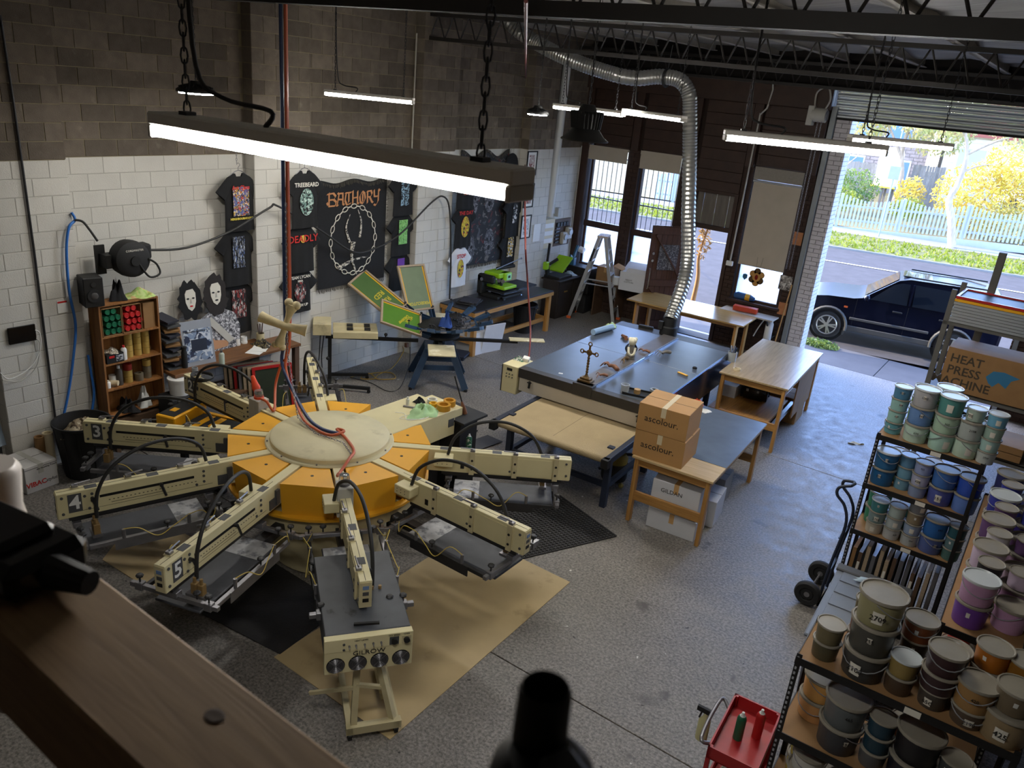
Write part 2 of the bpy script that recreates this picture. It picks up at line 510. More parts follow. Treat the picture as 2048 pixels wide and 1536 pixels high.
for white in (True, False):
 g = mass[white]
 o = g.build('blockwork', 'block_white_mass' if white else 'block_raw_mass', wall_left); o['kind'] = 'stuff'
 if not white:
  at = o.data.attributes.new('tint', 'FLOAT', 'FACE')
  v = []
  for i in range(len(o.data.polygons) // 6): v += [random.random()] * 6
  at.data.foreach_set('value', v)
# end of the wall: white painted return beside the facade
# ---- other walls of the room (behind and beside the camera)
g = G(); g.b2((12.4, -4, -0.2), (12.7, 17, 7.0)); struct(g.build('wall_right', 'block_raw_mass'))
g = G(); g.b2((-0.3, -4.3, -0.2), (12.7, -4.0, 7.0)); struct(g.build('wall_back', 'block_raw_mass'))

# ---- street facade
FY = 16.5
def bricks(g, x0, x1, z0, z1, y, depth, axis='x', bl=0.23, bh=0.076, j=0.01):
 """running bond laid between x0 and x1 (or along y when axis is 'y')"""
 z = z0; k = 0
 while z < z1 - 0.02:
  zt = min(z + bh, z1)
  x = x0 - (k % 2) * (bl + j) / 2
  while x < x1:
   a, b = max(x, x0), min(x + bl, x1)
   if b - a > 0.02:
    if axis == 'x': g.b2((a, y, z), (b, y + depth, zt))
    else: g.b2((y, a, z), (y + depth, b, zt))
   x += bl + j
  z += bh + j; k += 1
g = G()
for lo, hi in (((-0.05, FY + 0.02, 0), (5.36, FY + 0.32, 1.0)), ((-0.05, FY + 0.02, 3.86), (5.36, FY + 0.32, 7.0)), ((5.36, FY + 0.25, 5.6), (12.6, FY + 0.5, 7.0)),
               ((-0.05, FY + 0.02, 1.0), (0.16, FY + 0.32, 3.86)), ((1.21, FY + 0.02, 1.0), (1.48, FY + 0.32, 3.86)), ((2.52, FY + 0.02, 1.0), (2.86, FY + 0.32, 3.86)),
               ((3.87, FY + 0.02, 1.0), (4.09, FY + 0.32, 3.86)), ((5.15, FY + 0.02, 1.0), (5.36, FY + 0.32, 3.86)), ((2.86, FY + 0.02, 3.22), (3.87, FY + 0.32, 3.86)), ((9.4, FY + 0.02, 0), (12.6, FY + 0.4, 5.6))):
 g.b2(lo, hi)
# doorway cut: the sill wall stops at the door
g2 = G()
for i, (lo, hi) in enumerate((((-0.05, FY + 0.02, 0), (2.86, FY + 0.32, 1.0)), ((3.87, FY + 0.02, 0), (5.36, FY + 0.32, 1.0)))): g2.b2(lo, hi)
g.v = g.v[8:]; g.f = [tuple(i - 8 for i in f) for f in g.f[6:]]; g.mi = g.mi[6:]
n0 = len(g.v); g.v += g2.v; g.f += [tuple(i + n0 for i in f) for f in g2.f]; g.mi += g2.mi
wall_front = struct(g.build('wall_front', 'brown_mortar'))
g = G()
for x0, x1, z0, z1 in ((0.0, 2.84, 0.0, 1.0), (3.89, 5.34, 0.0, 1.0), (1.22, 1.47, 1.0, 3.8), (2.53, 2.85, 1.0, 3.8), (3.88, 4.08, 1.0, 3.8), (5.16, 5.34, 1.0, 5.0)):
 bricks(g, x0, x1, z0, z1, FY, 0.03)
o = g.build('brickwork', 'brown_brick', wall_front); o['kind'] = 'stuff'
g = G()
bricks(g, 9.4, 12.4, 0, 5.6, FY, 0.03); bricks(g, FY + 0.03, FY + 0.4, 0, 4.9, 9.37, 0.03, 'y')
o = g.build('brickwork', 'brown_brick', wall_front); o['kind'] = 'stuff'
# dark timber lining boards over the windows, one by one
proto = {}
def plank(x0, x1, z0, z1, y=FY - 0.02, mat='dark_timber', th=0.035):
 g = G(); g.b2((x0, y, z0 + 0.004), (x1, y + th, z1 - 0.004), 0.004); return g.build('plank', mat, wall_front)
for x0, x1 in ((0.18, 1.20), (1.50, 2.5), (2.87, 3.86), (4.10, 5.14)):
 z = 3.84
 while z < 5.0:
  plank(x0, x1, z, z + 0.235, FY - 0.015 - 0.01 * ((int(z * 10)) % 2)); z += 0.235
for z in (3.22, 3.43, 3.64): plank(2.87, 3.86, z, z + 0.21)
for xc in (0.08, 1.34, 2.69, 3.98, 5.25):
 g = G(); g.b2((xc - 0.09, FY - 0.09, 3.8 if xc not in (0.08,) else 0), (xc + 0.09, FY + 0.02, 5.02), 0.006); g.build('timber_post', 'dark_timber', wall_front)
g = G(); g.b2((-0.02, FY - 0.16, 5.02), (5.36, FY + 0.03, 5.42), 0.01); g.build('timber_beam', 'dark_timber', wall_front)
g = G(); g.b2((-0.02, FY - 0.10, 5.44), (12.4, FY + 0.25, 7.0)); g.build('lining_sheet', M('black_lining', '#17120f', 0.9, var=0.2), wall_front)
# thin pipes down the timber posts
for x, z0, z1 in ((0.165, 1.0, 3.8), (1.50, 1.1, 3.75)):
 g = G(); g.cyl((x, FY - 0.06, z0), (x, FY - 0.06, z1), 0.016, n=8); g.build('pipe', 'dark_timber', wall_front)

# ---- windows
M('bar_steel', '#55555a', 0.5, metal=0.4)
M('blind_cloth', '#b7ac9b', 0.85, var=0.05, scale=4, bump=0.1, bscale=200)
def glass_mat(name, frost):
 m = bpy.data.materials.new(name); MATS[name] = m; m.use_nodes = True
 nt = m.node_tree; N = nt.nodes; L = nt.links; N.remove(N['Principled BSDF']); out = N['Material Output']
 tr = N.new('ShaderNodeBsdfTransparent'); gl = N.new('ShaderNodeBsdfGlossy'); gl.inputs['Roughness'].default_value = 0.03
 lw = N.new('ShaderNodeFresnel'); lw.inputs[0].default_value = 1.45
 mx = N.new('ShaderNodeMixShader'); L.new(lw.outputs[0], mx.inputs[0]); L.new(tr.outputs[0], mx.inputs[1]); L.new(gl.outputs[0], mx.inputs[2])
 res = mx.outputs[0]
 if frost:
  tl = N.new('ShaderNodeBsdfTranslucent'); tl.inputs[0].default_value = (0.92, 0.94, 0.97, 1)
  m2 = N.new('ShaderNodeMixShader'); m2.inputs[0].default_value = frost; L.new(res, m2.inputs[1]); L.new(tl.outputs[0], m2.inputs[2]); res = m2.outputs[0]
 L.new(res, out.inputs[0]); return m
glass_mat('window_glass', 0.0); glass_mat('frosted_glass', 0.72)
def window(n, x0, x1, z0, z1, zt=None):
 g = G()
 w = 0.05; y0, y1 = FY + 0.06, FY + 0.14
 g.b2((x0, y0, z0), (x0 + w, y1, z1)); g.b2((x1 - w, y0, z0), (x1, y1, z1)); g.b2((x0, y0, z1 - w), (x1, y1, z1)); g.b2((x0, y0 - 0.03, z0), (x1, y1, z0 + w))
 if zt: g.b2((x0, y0 - 0.04, zt - 0.07), (x1, y1, zt + 0.07))
 root = struct(g.build('window_%d' % n, 'dark_timber'))
 g = G(); g.b2((x0 - 0.06, FY - 0.08, z0 - 0.05), (x1 + 0.06, FY + 0.06, z0)); g.build('window_sill', 'dark_timber', root)
 g = G(); g.b2((x0 + w, FY + 0.098, z0 + w), (x1 - w, FY + 0.104, (zt or z1) - 0.05)); g.build('pane', 'frosted_glass', root)
 if zt:
  g = G(); g.b2((x0 + w, FY + 0.098, zt + 0.07), (x1 - w, FY + 0.104, z1 - w)); g.build('pane', 'window_glass', root)
 nb_ = 8
 g = G(); g.cyl((0, 0, z0 + 0.02), (0, 0, z1 - 0.02), 0.008, n=6); pb = None
 for i in range(1, nb_):
  x = x0 + (x1 - x0) * i / nb_
  if pb is None: pb = g.build('security_bar', 'bar_steel', root, (x, FY + 0.2, 0))
  else: put(pb, 'security_bar', root, (x, FY + 0.2, 0))
 zs = [z0 + 0.55, z0 + 1.6, z1 - 0.28] if zt else [z0 + 0.5, z1 - 0.3]
 for z in zs:
  g = G(); g.b2((x0, FY + 0.19, z - 0.014), (x1, FY + 0.212, z + 0.014)); g.build('security_crossbar', 'bar_steel', root)
 return root
w1 = window(1, 0.22, 1.20, 1.02, 3.84, 2.02)
w2 = window(2, 1.50, 2.50, 1.02, 3.84, 2.02)
w3 = window(3, 4.11, 5.13, 1.06, 3.84, None)
# blinds
def pelmet(name, x0, x1, z0, z1, label):
 g = G()
 g.grid(lambda u, v: (x0 + (x1 - x0) * u, FY - 0.055 - 0.012 * math.sin(v * PI) - 0.002 * math.sin(u * 40), z0 + (z1 - z0) * v), 24, 6)
 g.cyl((x0, FY - 0.02, z1 - 0.03), (x1, FY - 0.02, z1 - 0.03), 0.028, n=10)
 g.b2((x0, FY - 0.066, z0 - 0.012), (x1, FY - 0.05, z0 + 0.012))
 o = g.build(name, 'blind_cloth', smooth=40); tag(o, label, 'blind', 'roller blinds of the street windows'); return o
pelmet('roller_blind', 0.18, 1.19, 3.50, 3.80, 'rolled up beige blind over the window behind the stepladder')
pelmet('roller_blind', 1.50, 2.50, 3.46, 3.83, 'rolled up beige blind over the window next to the plank door')
bl = thing('roller_blind', 'long beige blind drawn most of the way down beside the open plank door frame', 'blind', (4.63, FY - 0.05, 0), 0, 'roller blinds of the street windows')
g = G(); g.grid(lambda u, v: (-0.49 + 0.98 * u, 0.012 * math.sin(u * 5 + 0.5) * (1 - v) - 0.0, 1.84 + 1.71 * v), 20, 10); g.build('blind_cloth', 'blind_cloth', bl, smooth=60)
g = G(); g.cyl((-0.5, 0.0, 3.55), (0.5, 0.0, 3.55), 0.026, n=10); g.build('roller_tube', M('alu', '#c9ccd0', 0.35, metal=0.8), bl)
g = G(); g.b2((-0.5, -0.03, 3.58), (0.5, 0.02, 3.83)); g.build('pelmet_board', M('pelmet_grey', '#8f887e', 0.8, var=0.1, scale=30), bl)
g = G(); g.b2((-0.49, -0.008, 1.82), (0.49, 0.008, 1.85)); g.build('bottom_rail', 'blind_cloth', bl)

# ---- personnel doorway with the plank door standing open
g = G()
g.b2((2.86, FY - 0.02, 0), (2.94, FY + 0.3, 3.22)); g.b2((3.79, FY - 0.02, 0), (3.87, FY + 0.3, 3.22)); g.b2((2.94, FY - 0.02, 2.40), (3.79, FY + 0.3, 2.49)); g.b2((2.94, FY - 0.02, 3.16), (3.79, FY + 0.3, 3.22))
door_1 = struct(g.build('door_1', 'dark_timber'))
M('overpanel', '#6b645c', 0.6, var=0.2, scale=6, stretch=(3, 1, 0.4))
for i in range(6):
 x = 2.94 + i * 0.85 / 6; g = G(); g.b2((x + 0.002, FY + 0.08 + (0.012 if i % 2 else 0), 2.49), (x + 0.85 / 6 - 0.002, FY + 0.1 + (0.012 if i % 2 else 0), 3.16)); g.build('panel', 'overpanel', door_1)
g = G(); g.b2((2.9, FY - 0.05, -0.01), (3.83, FY + 0.35, 0.015)); g.build('threshold', 'joint_dark', door_1)
M('door_brown', '#4f3428', 0.55, var=0.25, scale=6, stretch=(4, 4, 0.6), bump=0.1, bscale=30)
dl = Vector((2.93, FY - 0.04, 0)); da = math.atan2(-0.72, -0.62)
leaf = thing('plank_door', 'dark brown ledged plank door swung open into the workshop', 'door', dl, da)
for i in range(7):
 g = G(); g.b2((i * 0.124 + 0.002, -0.02, 0.02), (i * 0.124 + 0.122, 0.012, 2.38), 0.004); g.build('plank', 'door_brown', leaf)
for z0, z1 in ((0.1, 0.26), (1.05, 1.19), (2.2, 2.36)):
 g = G(); g.b2((0.0, -0.045 + 0.05, z0), (0.868, 0.045, z1), 0.004); g.build('ledge', 'door_brown', leaf)
g = G(); g.bar((0.08, 0.028, 0.3), (0.78, 0.028, 1.02), 0.03, 0.11, (0, 1, 0)); g.build('brace', 'door_brown', leaf)
g = G(); g.bar((0.08, 0.028, 1.24), (0.78, 0.028, 2.18), 0.03, 0.11, (0, 1, 0)); g.build('brace', 'door_brown', leaf)
g = G(); g.b2((0.2, 0.046, 1.42), (0.66, 0.056, 1.98)); g.build('notice_board', speckle('notice_print', '#3b3a40', ['#8a8a90', '#55555c'], 30, 0.52), leaf)
M('chrome', '#c8c8c8', 0.25, metal=0.9)
for z in (1.62, 1.78):
 g = G(); g.cyl((0.79, 0.045, z), (0.79, 0.07, z), 0.03, n=12); g.build('lock', 'chrome', leaf)
g = G(); g.tube(spline([(0.82, 0.045, 1.0), (0.82, 0.085, 1.02), (0.82, 0.085, 1.42), (0.82, 0.045, 1.44)], 4), 0.011, 6); g.build('pull_handle', 'chrome', leaf)

# ---- roller door: jambs, guide, curtain
g = G(); g.b2((5.36, FY - 0.02, 0), (5.46, FY + 0.12, 5.1), 0.004)
jamb = struct(g.build('door_2', 'grey_steel')); 
g = G(); g.b2((5.46, FY + 0.10, 0), (5.745, FY + 0.45, 5.0)); jb = g.build('jamb_core', 'white_mortar', jamb)
g = G(); bricks(g, 5.47, 5.75, 0, 4.95, FY + 0.06, 0.05); bricks(g, FY + 0.07, FY + 0.46, 0, 4.95, 5.735, 0.02, 'y')
o = g.build('jamb_brickwork', 'white_brick', jamb); o['kind'] = 'stuff'
M('roller_steel', '#8e9498', 0.38, metal=0.55, var=0.08, scale=3)
# corrugated curtain coiled above the opening, slats built one by one
for i in range(8):
 z = 4.905 + i * 0.092
 off = 0.0 if i < 3 else 0.02 * (i - 2)
 g = G()
 prof = [(0.0, 0.0), (-0.014, 0.012), (-0.014, 0.045), (0.0, 0.056), (0.004, 0.075), (0.0, 0.088)]
 g.grid(lambda u, v, z=z, off=off: (5.40 + 4.05 * u, FY + 0.05 - off + prof[int(round(v * 5))][0], z + prof[int(round(v * 5))][1]), 1, 5)
 g.b2((5.40, FY + 0.052 - off, z), (9.45, FY + 0.058 - off, z + 0.089))
 g.build('curtain_slat', 'roller_steel', jamb)
g = G(); g.b2((5.40, FY + 0.02, 4.87), (9.45, FY + 0.09, 4.91)); g.build('bottom_bar', 'joint_dark', jamb)
g = G(); g.b2((9.4, FY - 0.02, 0), (9.48, FY + 0.12, 5.6)); g.build('guide_rail', 'grey_steel', jamb)

# ---- roof: corrugated sheet with sagging foil blanket, purlins, trusses
M('foil', '#8f8d88', 0.65, var=0.25, scale=1.2, stretch=(1, 6, 1))
M('purlin_paint', '#a9a49a', 0.7, var=0.12)
M('truss_black', '#1d1916', 0.6, var=0.3)
def roof_z(x, y=0): return 6.16 - 0.016 * x
g = G()
g.grid(lambda u, v: (-0.3 + 13.0 * u, -4.3 + 21.6 * v, roof_z(13 * u) - 0.06 * abs(math.sin(PI * (13.0 * u) / 1.3)) - 0.03 * math.sin(v * 60 + 3 * math.sin(u * 9))), 120, 90)
ceiling = struct(g.build('ceiling', 'foil', smooth=50))
g = G(); g.b2((-0.5, -4.5, 6.45), (13, 17.3, 6.6)); g.build('roof_deck', 'black', ceiling)
xs = [0.2 + 1.31 * i for i in range(10)]
g = G(); 
g.b2((-0.03, -4.2, -0.16), (0.03, 16.45, 0.0)); g.b2((-0.03, -4.2, -0.16), (0.08, 16.45, -0.145)); g.b2((-0.08, -4.2, -0.015), (0.03, 16.45, 0.0))
pp = g.build('purlin', 'purlin_paint', ceiling, (xs[0], 0, roof_z(xs[0]) - 0.02))
for x in xs[1:]: put(pp, 'purlin', ceiling, (x, 0, roof_z(x) - 0.02))
def truss(y, zl, zr, dl, dr, label, cw=0.055):
 """open-web joist spanning the width; zl and zr are the bottom chord heights at the two walls"""
 t = thing('roof_truss', label, 'roof truss', (0, y, 0), 0, 'open web roof trusses')
 X1 = 12.4
 zb = lambda x: zl + (zr - zl) * x / X1
 zt = lambda x: zl + dl + (zr + dr - zl - dl) * x / X1
 g = G()
 for s in (-1, 1): g.bar((0.0, s * 0.035, zb(0)), (X1, s * 0.035, zb(X1)), 0.05, cw)
 g.build('bottom_chord', 'truss_black', t)
 g = G()
 for s in (-1, 1): g.bar((0.0, s * 0.035, zt(0)), (X1, s * 0.035, zt(X1)), 0.05, cw)
 g.build('top_chord', 'truss_black', t)
 n = 38
 for i in range(n):
  a, b = X1 * i / n, X1 * (i + 0.5) / n; c = X1 * (i + 1) / n
  g = G(); g.cyl((a, 0, zt(a)), (b, 0, zb(b)), 0.012, n=6); g.cyl((b, 0, zb(b)), (c, 0, zt(c)), 0.012, n=6); g.build('web_rod', 'truss_black', t)
 return t
truss(5.4, 5.58, 5.50, 0.36, 0.36, 'black open web roof truss nearest overhead above the yellow carousel press', 0.11)
truss(10.8, 5.55, 5.33, 0.36, 0.42, 'black open web roof truss running above the dark conveyor dryer')
truss(15.9, 5.45, 5.35, 0.36, 0.42, 'black open web roof truss close to the street facade')

# ================================================================== street outside
def asphalt():
 M('asphalt', '#4f4b49', 0.95, spec=0.03, var=0.12, scale=3, bump=0.3, bscale=120)
asphalt()
M('apron', '#5c5a5a', 0.9, spec=0.1, var=0.12, scale=2, bump=0.15, bscale=90)
M('kerb_stone', '#75716b', 0.8, var=0.1)
M('path_stone', '#7f7a72', 0.8, var=0.08)
M('line_white', '#e8e6e0', 0.7)
SA = R(10)
def sp(u, v, z=0.0):
 """street frame: u along the street, v across it from the facade"""
 return (5.6 + u * math.cos(SA) - v * math.sin(SA), 19.2 + u * math.sin(SA) + v * math.cos(SA), z)
def strip(name, v0, v1, z0, z1, mat, u0=-60, u1=60, th=0.08):
 g = G(); n = 24
 sl = lambda u: 0.0
 for i in range(n):
  a = u0 + (u1 - u0) * i / n; b = u0 + (u1 - u0) * (i + 1) / n
  g.poly([sp(a, v0, z0), sp(b, v0, z0), sp(b, v1, z1), sp(a, v1, z1)])
 return struct(g.build(name, mat))
g = G(); g.b2((-60, 17.02, -0.3), (70, 80, -0.14)); struct(g.build('ground', 'asphalt'))
# apron slabs in front of the doors
ap = None
for k, (a, b) in enumerate(((-4.0, 2.0), (2.012, 7.2), (7.212, 12.4))):
 g = G(); g.b2((a, 17.03, -0.12), (b, 18.55, 0.0), 0.006); o = g.build('pavement' if k == 0 else 'pavement_slab', 'apron', ap)
 if k == 0: ap = struct(o)
for a, b in ((-4.0, 7.9), (7.912, 20)):
 g = G(); g.poly([(a, 18.56, -0.004), (b, 18.56, -0.004), (b, 19.6 + 0.17 * (b - 5), -0.06), (a, 18.75 + 0.0 * a, -0.02)]); 
strip('road', -0.75, 12.6, -0.02, 0.2, 'asphalt')
strip('road_line', 9.7, 9.82, 0.172, 0.174, 'line_white')
g = G(); g.b2((-40, -0.06, -0.1), (60, 0.06, 0.26)); kb = struct(g.build('kerb', 'kerb_stone')); kb.location = sp(0, 12.7, 0.0); kb.rotation_euler = (0, 0, SA)
strip('verge', 12.75, 16.4, 0.26, 0.30, M('verge_soil', '#5d5a2c', 0.95, var=0.3))
strip('footpath', 16.4, 17.9, 0.31, 0.32, 'path_stone')
# grass blades on the verge
def leaf_mat(name, c1, c2, tl=0.35):
 m = M(name, c1, 0.6, var=0.25, scale=3, col2=c2, mix=(0.42, 0.58)); nt = m.node_tree; b = nt.nodes['Principled BSDF']
 t = nt.nodes.new('ShaderNodeBsdfTranslucent'); src = b.inputs['Base Color'].links[0].from_socket
 nt.links.new(src, t.inputs[0]); mx = nt.nodes.new('ShaderNodeMixShader'); mx.inputs[0].default_value = tl
 nt.links.new(b.outputs[0], mx.inputs[1]); nt.links.new(t.outputs[0], mx.inputs[2]); nt.links.new(mx.outputs[0], nt.nodes['Material Output'].inputs[0]); return m
leaf_mat('grass_green', '#6f7a1c', '#8a8c26'); leaf_mat('leaf_dark', '#4f6a2f', '#7d8c3a'); leaf_mat('leaf_yellow', '#b9a83a', '#d8b552'); leaf_mat('leaf_olive', '#8f9453', '#b9a56a'); leaf_mat('leaf_orange', '#b98a45', '#cfa85c'); leaf_mat('leaf_brown', '#7d5a34', '#94703f')
g = G(); rr = random.Random(3)
for i in range(9000):
 u = rr.uniform(-34, 14); v = rr.uniform(12.78, 16.3); p = Vector(sp(u, v, 0.27)); a = rr.uniform(0, PI); h = rr.uniform(0.06, 0.16); w = rr.uniform(0.03, 0.07)
 d = Vector((math.cos(a) * w, math.sin(a) * w, 0)); t = Vector((rr.uniform(-.06, .06), rr.uniform(-.06, .06), h))
 g.poly([p - d, p + d, p + t])
go = g.build('verge_grass', 'grass_green'); go['kind'] = 'stuff'; tag(go, 'sunlit yellow green grass on the verge across the street', 'grass')

# ---- white picket fence
fz = lambda u: 0.26 + 0.043 * max(0, u + 2)
fence = thing('picket_fence', 'white picket fence with scalloped top across the street', 'fence', sp(0, 18.05, 0), SA)
M('fence_white', '#9a9ba0', 0.7, var=0.05, rnd=0.05)
pk = {}
U0, U1, PW = -9.5, 9.5, 0.155
n = int((U1 - U0) / PW)
for i in range(n):
 u = U0 + i * PW; ph = ((u - 1.15) / 2.45) % 1.0
 h = round(1.22 + 0.26 * abs(2 * ph - 1) ** 1.6, 2)
 if h not in pk:
  g = G(); g.prism([(-0.042, 0.1), (0.042, 0.1), (0.042, h - 0.05), (0, h), (-0.042, h - 0.05)], -0.01, 0.01, Matrix.Rotation(PI / 2, 4, 'X')); pk[h] = g.build('picket', 'fence_white', fence, (u, 0, fz(u)))
 else: put(pk[h], 'picket', fence, (u, 0, fz(u)))
for i in range(8):
 u = U0 + 0.85 + i * 2.45
 if u > U1: break
 g = G(); g.b2((-0.06, 0.01, 0), (0.06, 0.13, 1.45), 0.01); g.build('fence_post', 'fence_white', fence, (u, 0, fz(u)))
for z in (0.35, 0.95):
 g = G(); g.bar((U0, 0.035, z + fz(U0)), (-2, 0.035, z + fz(-2)), 0.04, 0.08); g.bar((-2, 0.035, z + fz(-2)), (U1, 0.035, z + fz(U1)), 0.04, 0.08); g.build('rail', 'fence_white', fence)
g = G(); g.bar((U0, 0.0, -0.1 + fz(U0)), (-2, 0.0, -0.1 + fz(-2)), 0.03, 0.3); g.bar((-2, 0, -0.1 + fz(-2)), (U1, 0.0, -0.1 + fz(U1)), 0.03, 0.3); g.build('plinth_board', 'fence_white', fence)

# ---- garden ground behind the fence, houses
g = G(); g.poly([sp(-60, 18.2, 0.3), sp(60, 18.2, 0.4), sp(60, 45, 1.6), sp(-60, 45, 1.6)]); struct(g.build('garden_ground', M('garden_soil', '#6b6038', 0.95, var=0.3, scale=1)))
def house(name, label, u, v, wd, dp, h, wallm, roofm, z=0.8):
 t = thing(name, label, 'house', sp(u, v, z), SA)
 g = G(); g.b2((0, 0, -1), (wd, dp, h)); g.build('wall', wallm, t)
 g = G(); g.prism([(-0.5, h), (wd + 0.5, h), (wd / 2 + 1.2, h + 2.2), (wd / 2 - 1.2, h + 2.2)], -dp - 0.5, 0.5, Matrix.Rotation(PI / 2, 4, 'X')); g.build('roof', roofm, t)
 return t
M('brick_far', '#8d8078', 0.85, var=0.25, scale=4); M('roof_red', '#8c4a3a', 0.8, var=0.15); M('roof_grey', '#7b8087', 0.7, var=0.1); M('weatherboard', '#cfc9b8', 0.75, var=0.06)
M('far_glass', '#6d86b0', 0.15); M('rendered', '#d8d2cc', 0.8)
h1 = house('brick_house', 'brown brick house with pale window frames behind the garden fence', -5.2, 31, 7.0, 8, 6.2, 'brick_far', 'roof_grey')
for i, (x, z) in enumerate(((2.2, 3.0), (4.6, 3.0), (2.2, 0.6), (4.6, 0.6))):
 g = G(); g.b2((x, -0.06, z), (x + 1.7, 0.02, z + 1.4)); wf = g.build('window', 'plain_white', h1)
 for k in range(2):
  g = G(); g.b2((x + 0.08 + k * 0.8, -0.08, z + 0.1), (x + 0.82 + k * 0.8, -0.05, z + 1.3)); g.build('pane', 'far_glass', wf)
g = G()
bricks(g, 0.0, 7.0, 1.3, 2.9, -0.03, 0.03, 'x', 0.46, 0.15, 0.03); o = g.build('brickwork', M('brick_far2', '#a08a7c', 0.85, var=0.2, scale=5), h1); o['kind'] = 'stuff'
h2 = house('weatherboard_house', 'cream weatherboard house with white window behind the yellow shrub', 2.6, 30, 7, 7, 3.6, 'weatherboard', 'roof_red')
for i in range(16):
 g = G(); g.bar((0, -0.03, 0.1 + i * 0.22), (7, -0.03, 0.1 + i * 0.22), 0.03, 0.20, (0, -0.25, 1)); g.build('board', 'weatherboard', h2)
g = G(); g.b2((0.5, -0.12, 1.5), (2.0, -0.04, 3.1)); wf = g.build('window', 'plain_white', h2)
g = G(); g.b2((0.62, -0.14, 1.62), (1.88, -0.11, 2.98)); g.build('pane', M('pale_glass', '#a9b8b4', 0.2), wf)
h3 = house('rendered_house', 'pale rendered house set back behind the parked white car', 9.0, 36, 14, 8, 4.5, 'rendered', 'roof_red')
for x in (2.0, 7.0):
 g = G(); g.b2((x, -0.06, 1.2), (x + 2.2, 0.02, 2.8)); wf = g.build('window', 'plain_white', h3)
 g = G(); g.b2((x + 0.1, -0.09, 1.3), (x + 2.1, -0.05, 2.7)); g.build('pane', 'far_glass', wf)
# paling fences between the gardens
M('paling_grey', '#8d857d', 0.85, var=0.2, scale=3, rnd=0.18)
def paling(label, u0, u1, v, h, z):
 t = thing('paling_fence', label, 'fence', sp(u0, v, z), SA, 'grey paling fences in the garden')
 g = G(); g.b2((0, -0.01, 0), (0.115, 0.012, h)); p = None
 k = int((u1 - u0) / 0.12)
 for i in range(k):
  if p is None: p = g.build('paling', 'paling_grey', t, (0, 0, 0))
  else: put(p, 'paling', t, (i * 0.12, 0.012 * (i % 2), 0.02 * ((i * 7) % 3)))
 g = G(); g.b2((0, 0.02, h * 0.75), (u1 - u0, 0.06, h * 0.75 + 0.09)); g.build('rail', 'paling_grey', t)
paling('tall grey paling fence under the brick house', -4.5, -0.4, 25.5, 1.95, 0.75)
paling('grey paling fence between the blue bin and the cream house', 1.2, 2.7, 25.2, 2.05, 0.85)
# rainwater tank and bins
t = thing('water_tank', 'white round rainwater tank on a timber stand in the garden', 'water tank', sp(0.15, 24.6, 0.75))
g = G(); g.lathe([(0, 1.0), (0.52, 1.0), (0.55, 1.05), (0.55, 2.55), (0.5, 2.72), (0.2, 2.85), (0, 2.88)], 20); g.build('tank', 'plain_white', t, smooth=40)
for a in range(4):
 g = G(); g.box((0.4 * math.cos(a * PI / 2), 0.4 * math.sin(a * PI / 2), 0.5), (0.1, 0.1, 1.0)); g.build('leg', 'paling_grey', t)
g = G(); g.box((0, 0, 1.0), (1.2, 1.2, 0.06)); g.build('stand_top', M('tank_yellow', '#c9bb3f', 0.6), t)
t = thing('wheelie_bin', 'blue wheelie bin standing beside the water tank', 'bin', sp(0.95, 24.2, 0.75), SA)
g = G(); g.prism([(-0.24, 0), (0.24, 0), (0.3, 1.0), (-0.3, 1.0)], -0.3, 0.3, Matrix.Rotation(PI / 2, 4, 'X')); g.build('body', M('bin_blue', '#4a6fa8', 0.5), t)
g = G(); g.box((0, 0, 1.03), (0.66, 0.68, 0.06), None, 0.02); g.build('lid', 'bin_blue', t)
for s in (-1, 1):
 g = G(); g.cyl((0.26 * s, 0.28, 0.1), (0.32 * s, 0.28, 0.1), 0.1, n=10); g.build('wheel', 'black', t)

# ---- trees and shrubs
def crown(g, c, rad, n, rr, size=(0.05, 0.12), droop=0.0):
 for i in range(n):
  while True:
   p = Vector((rr.uniform(-1, 1), rr.uniform(-1, 1), rr.uniform(-1, 1)))
   if 0.25 < p.length < 1: break
  q = Vector(c) + Vector((p.x * rad[0], p.y * rad[1], p.z * rad[2]))
  s = rr.uniform(*size); a = Vector((rr.uniform(-1, 1), rr.uniform(-1, 1), rr.uniform(-1, 1) - droop)).normalized(); b = a.orthogonal().normalized()
  g.poly([q - a * s, q + b * s * 0.35, q + a * s, q - b * s * 0.35])
M('bark_pale', '#a8937c', 0.85, var=0.25, scale=6, stretch=(3, 3, 0.6), bump=0.4, bscale=20)
def plant(name, label, cat, base, crowns, mat, seed, stems, group=None, size=(0.05, 0.12), bark='bark_pale', droop=0):
 t = thing(name, label, cat, base, 0, group); rr = random.Random(seed)
 g = G()
 for st in stems: g.tube(spline([p for p, r in st], 5), [st[0][1] + (st[-1][1] - st[0][1]) * i / (5 * (len(st) - 1)) for i in range(5 * (len(st) - 1) + 1)], 7)
 g.build('trunk', bark, t, smooth=60)
 g = G()
 for c, rad, n in crowns: crown(g, c, rad, n, rr, size, droop)
 o = g.build('foliage', mat, t); o['kind'] = 'stuff'
 return t
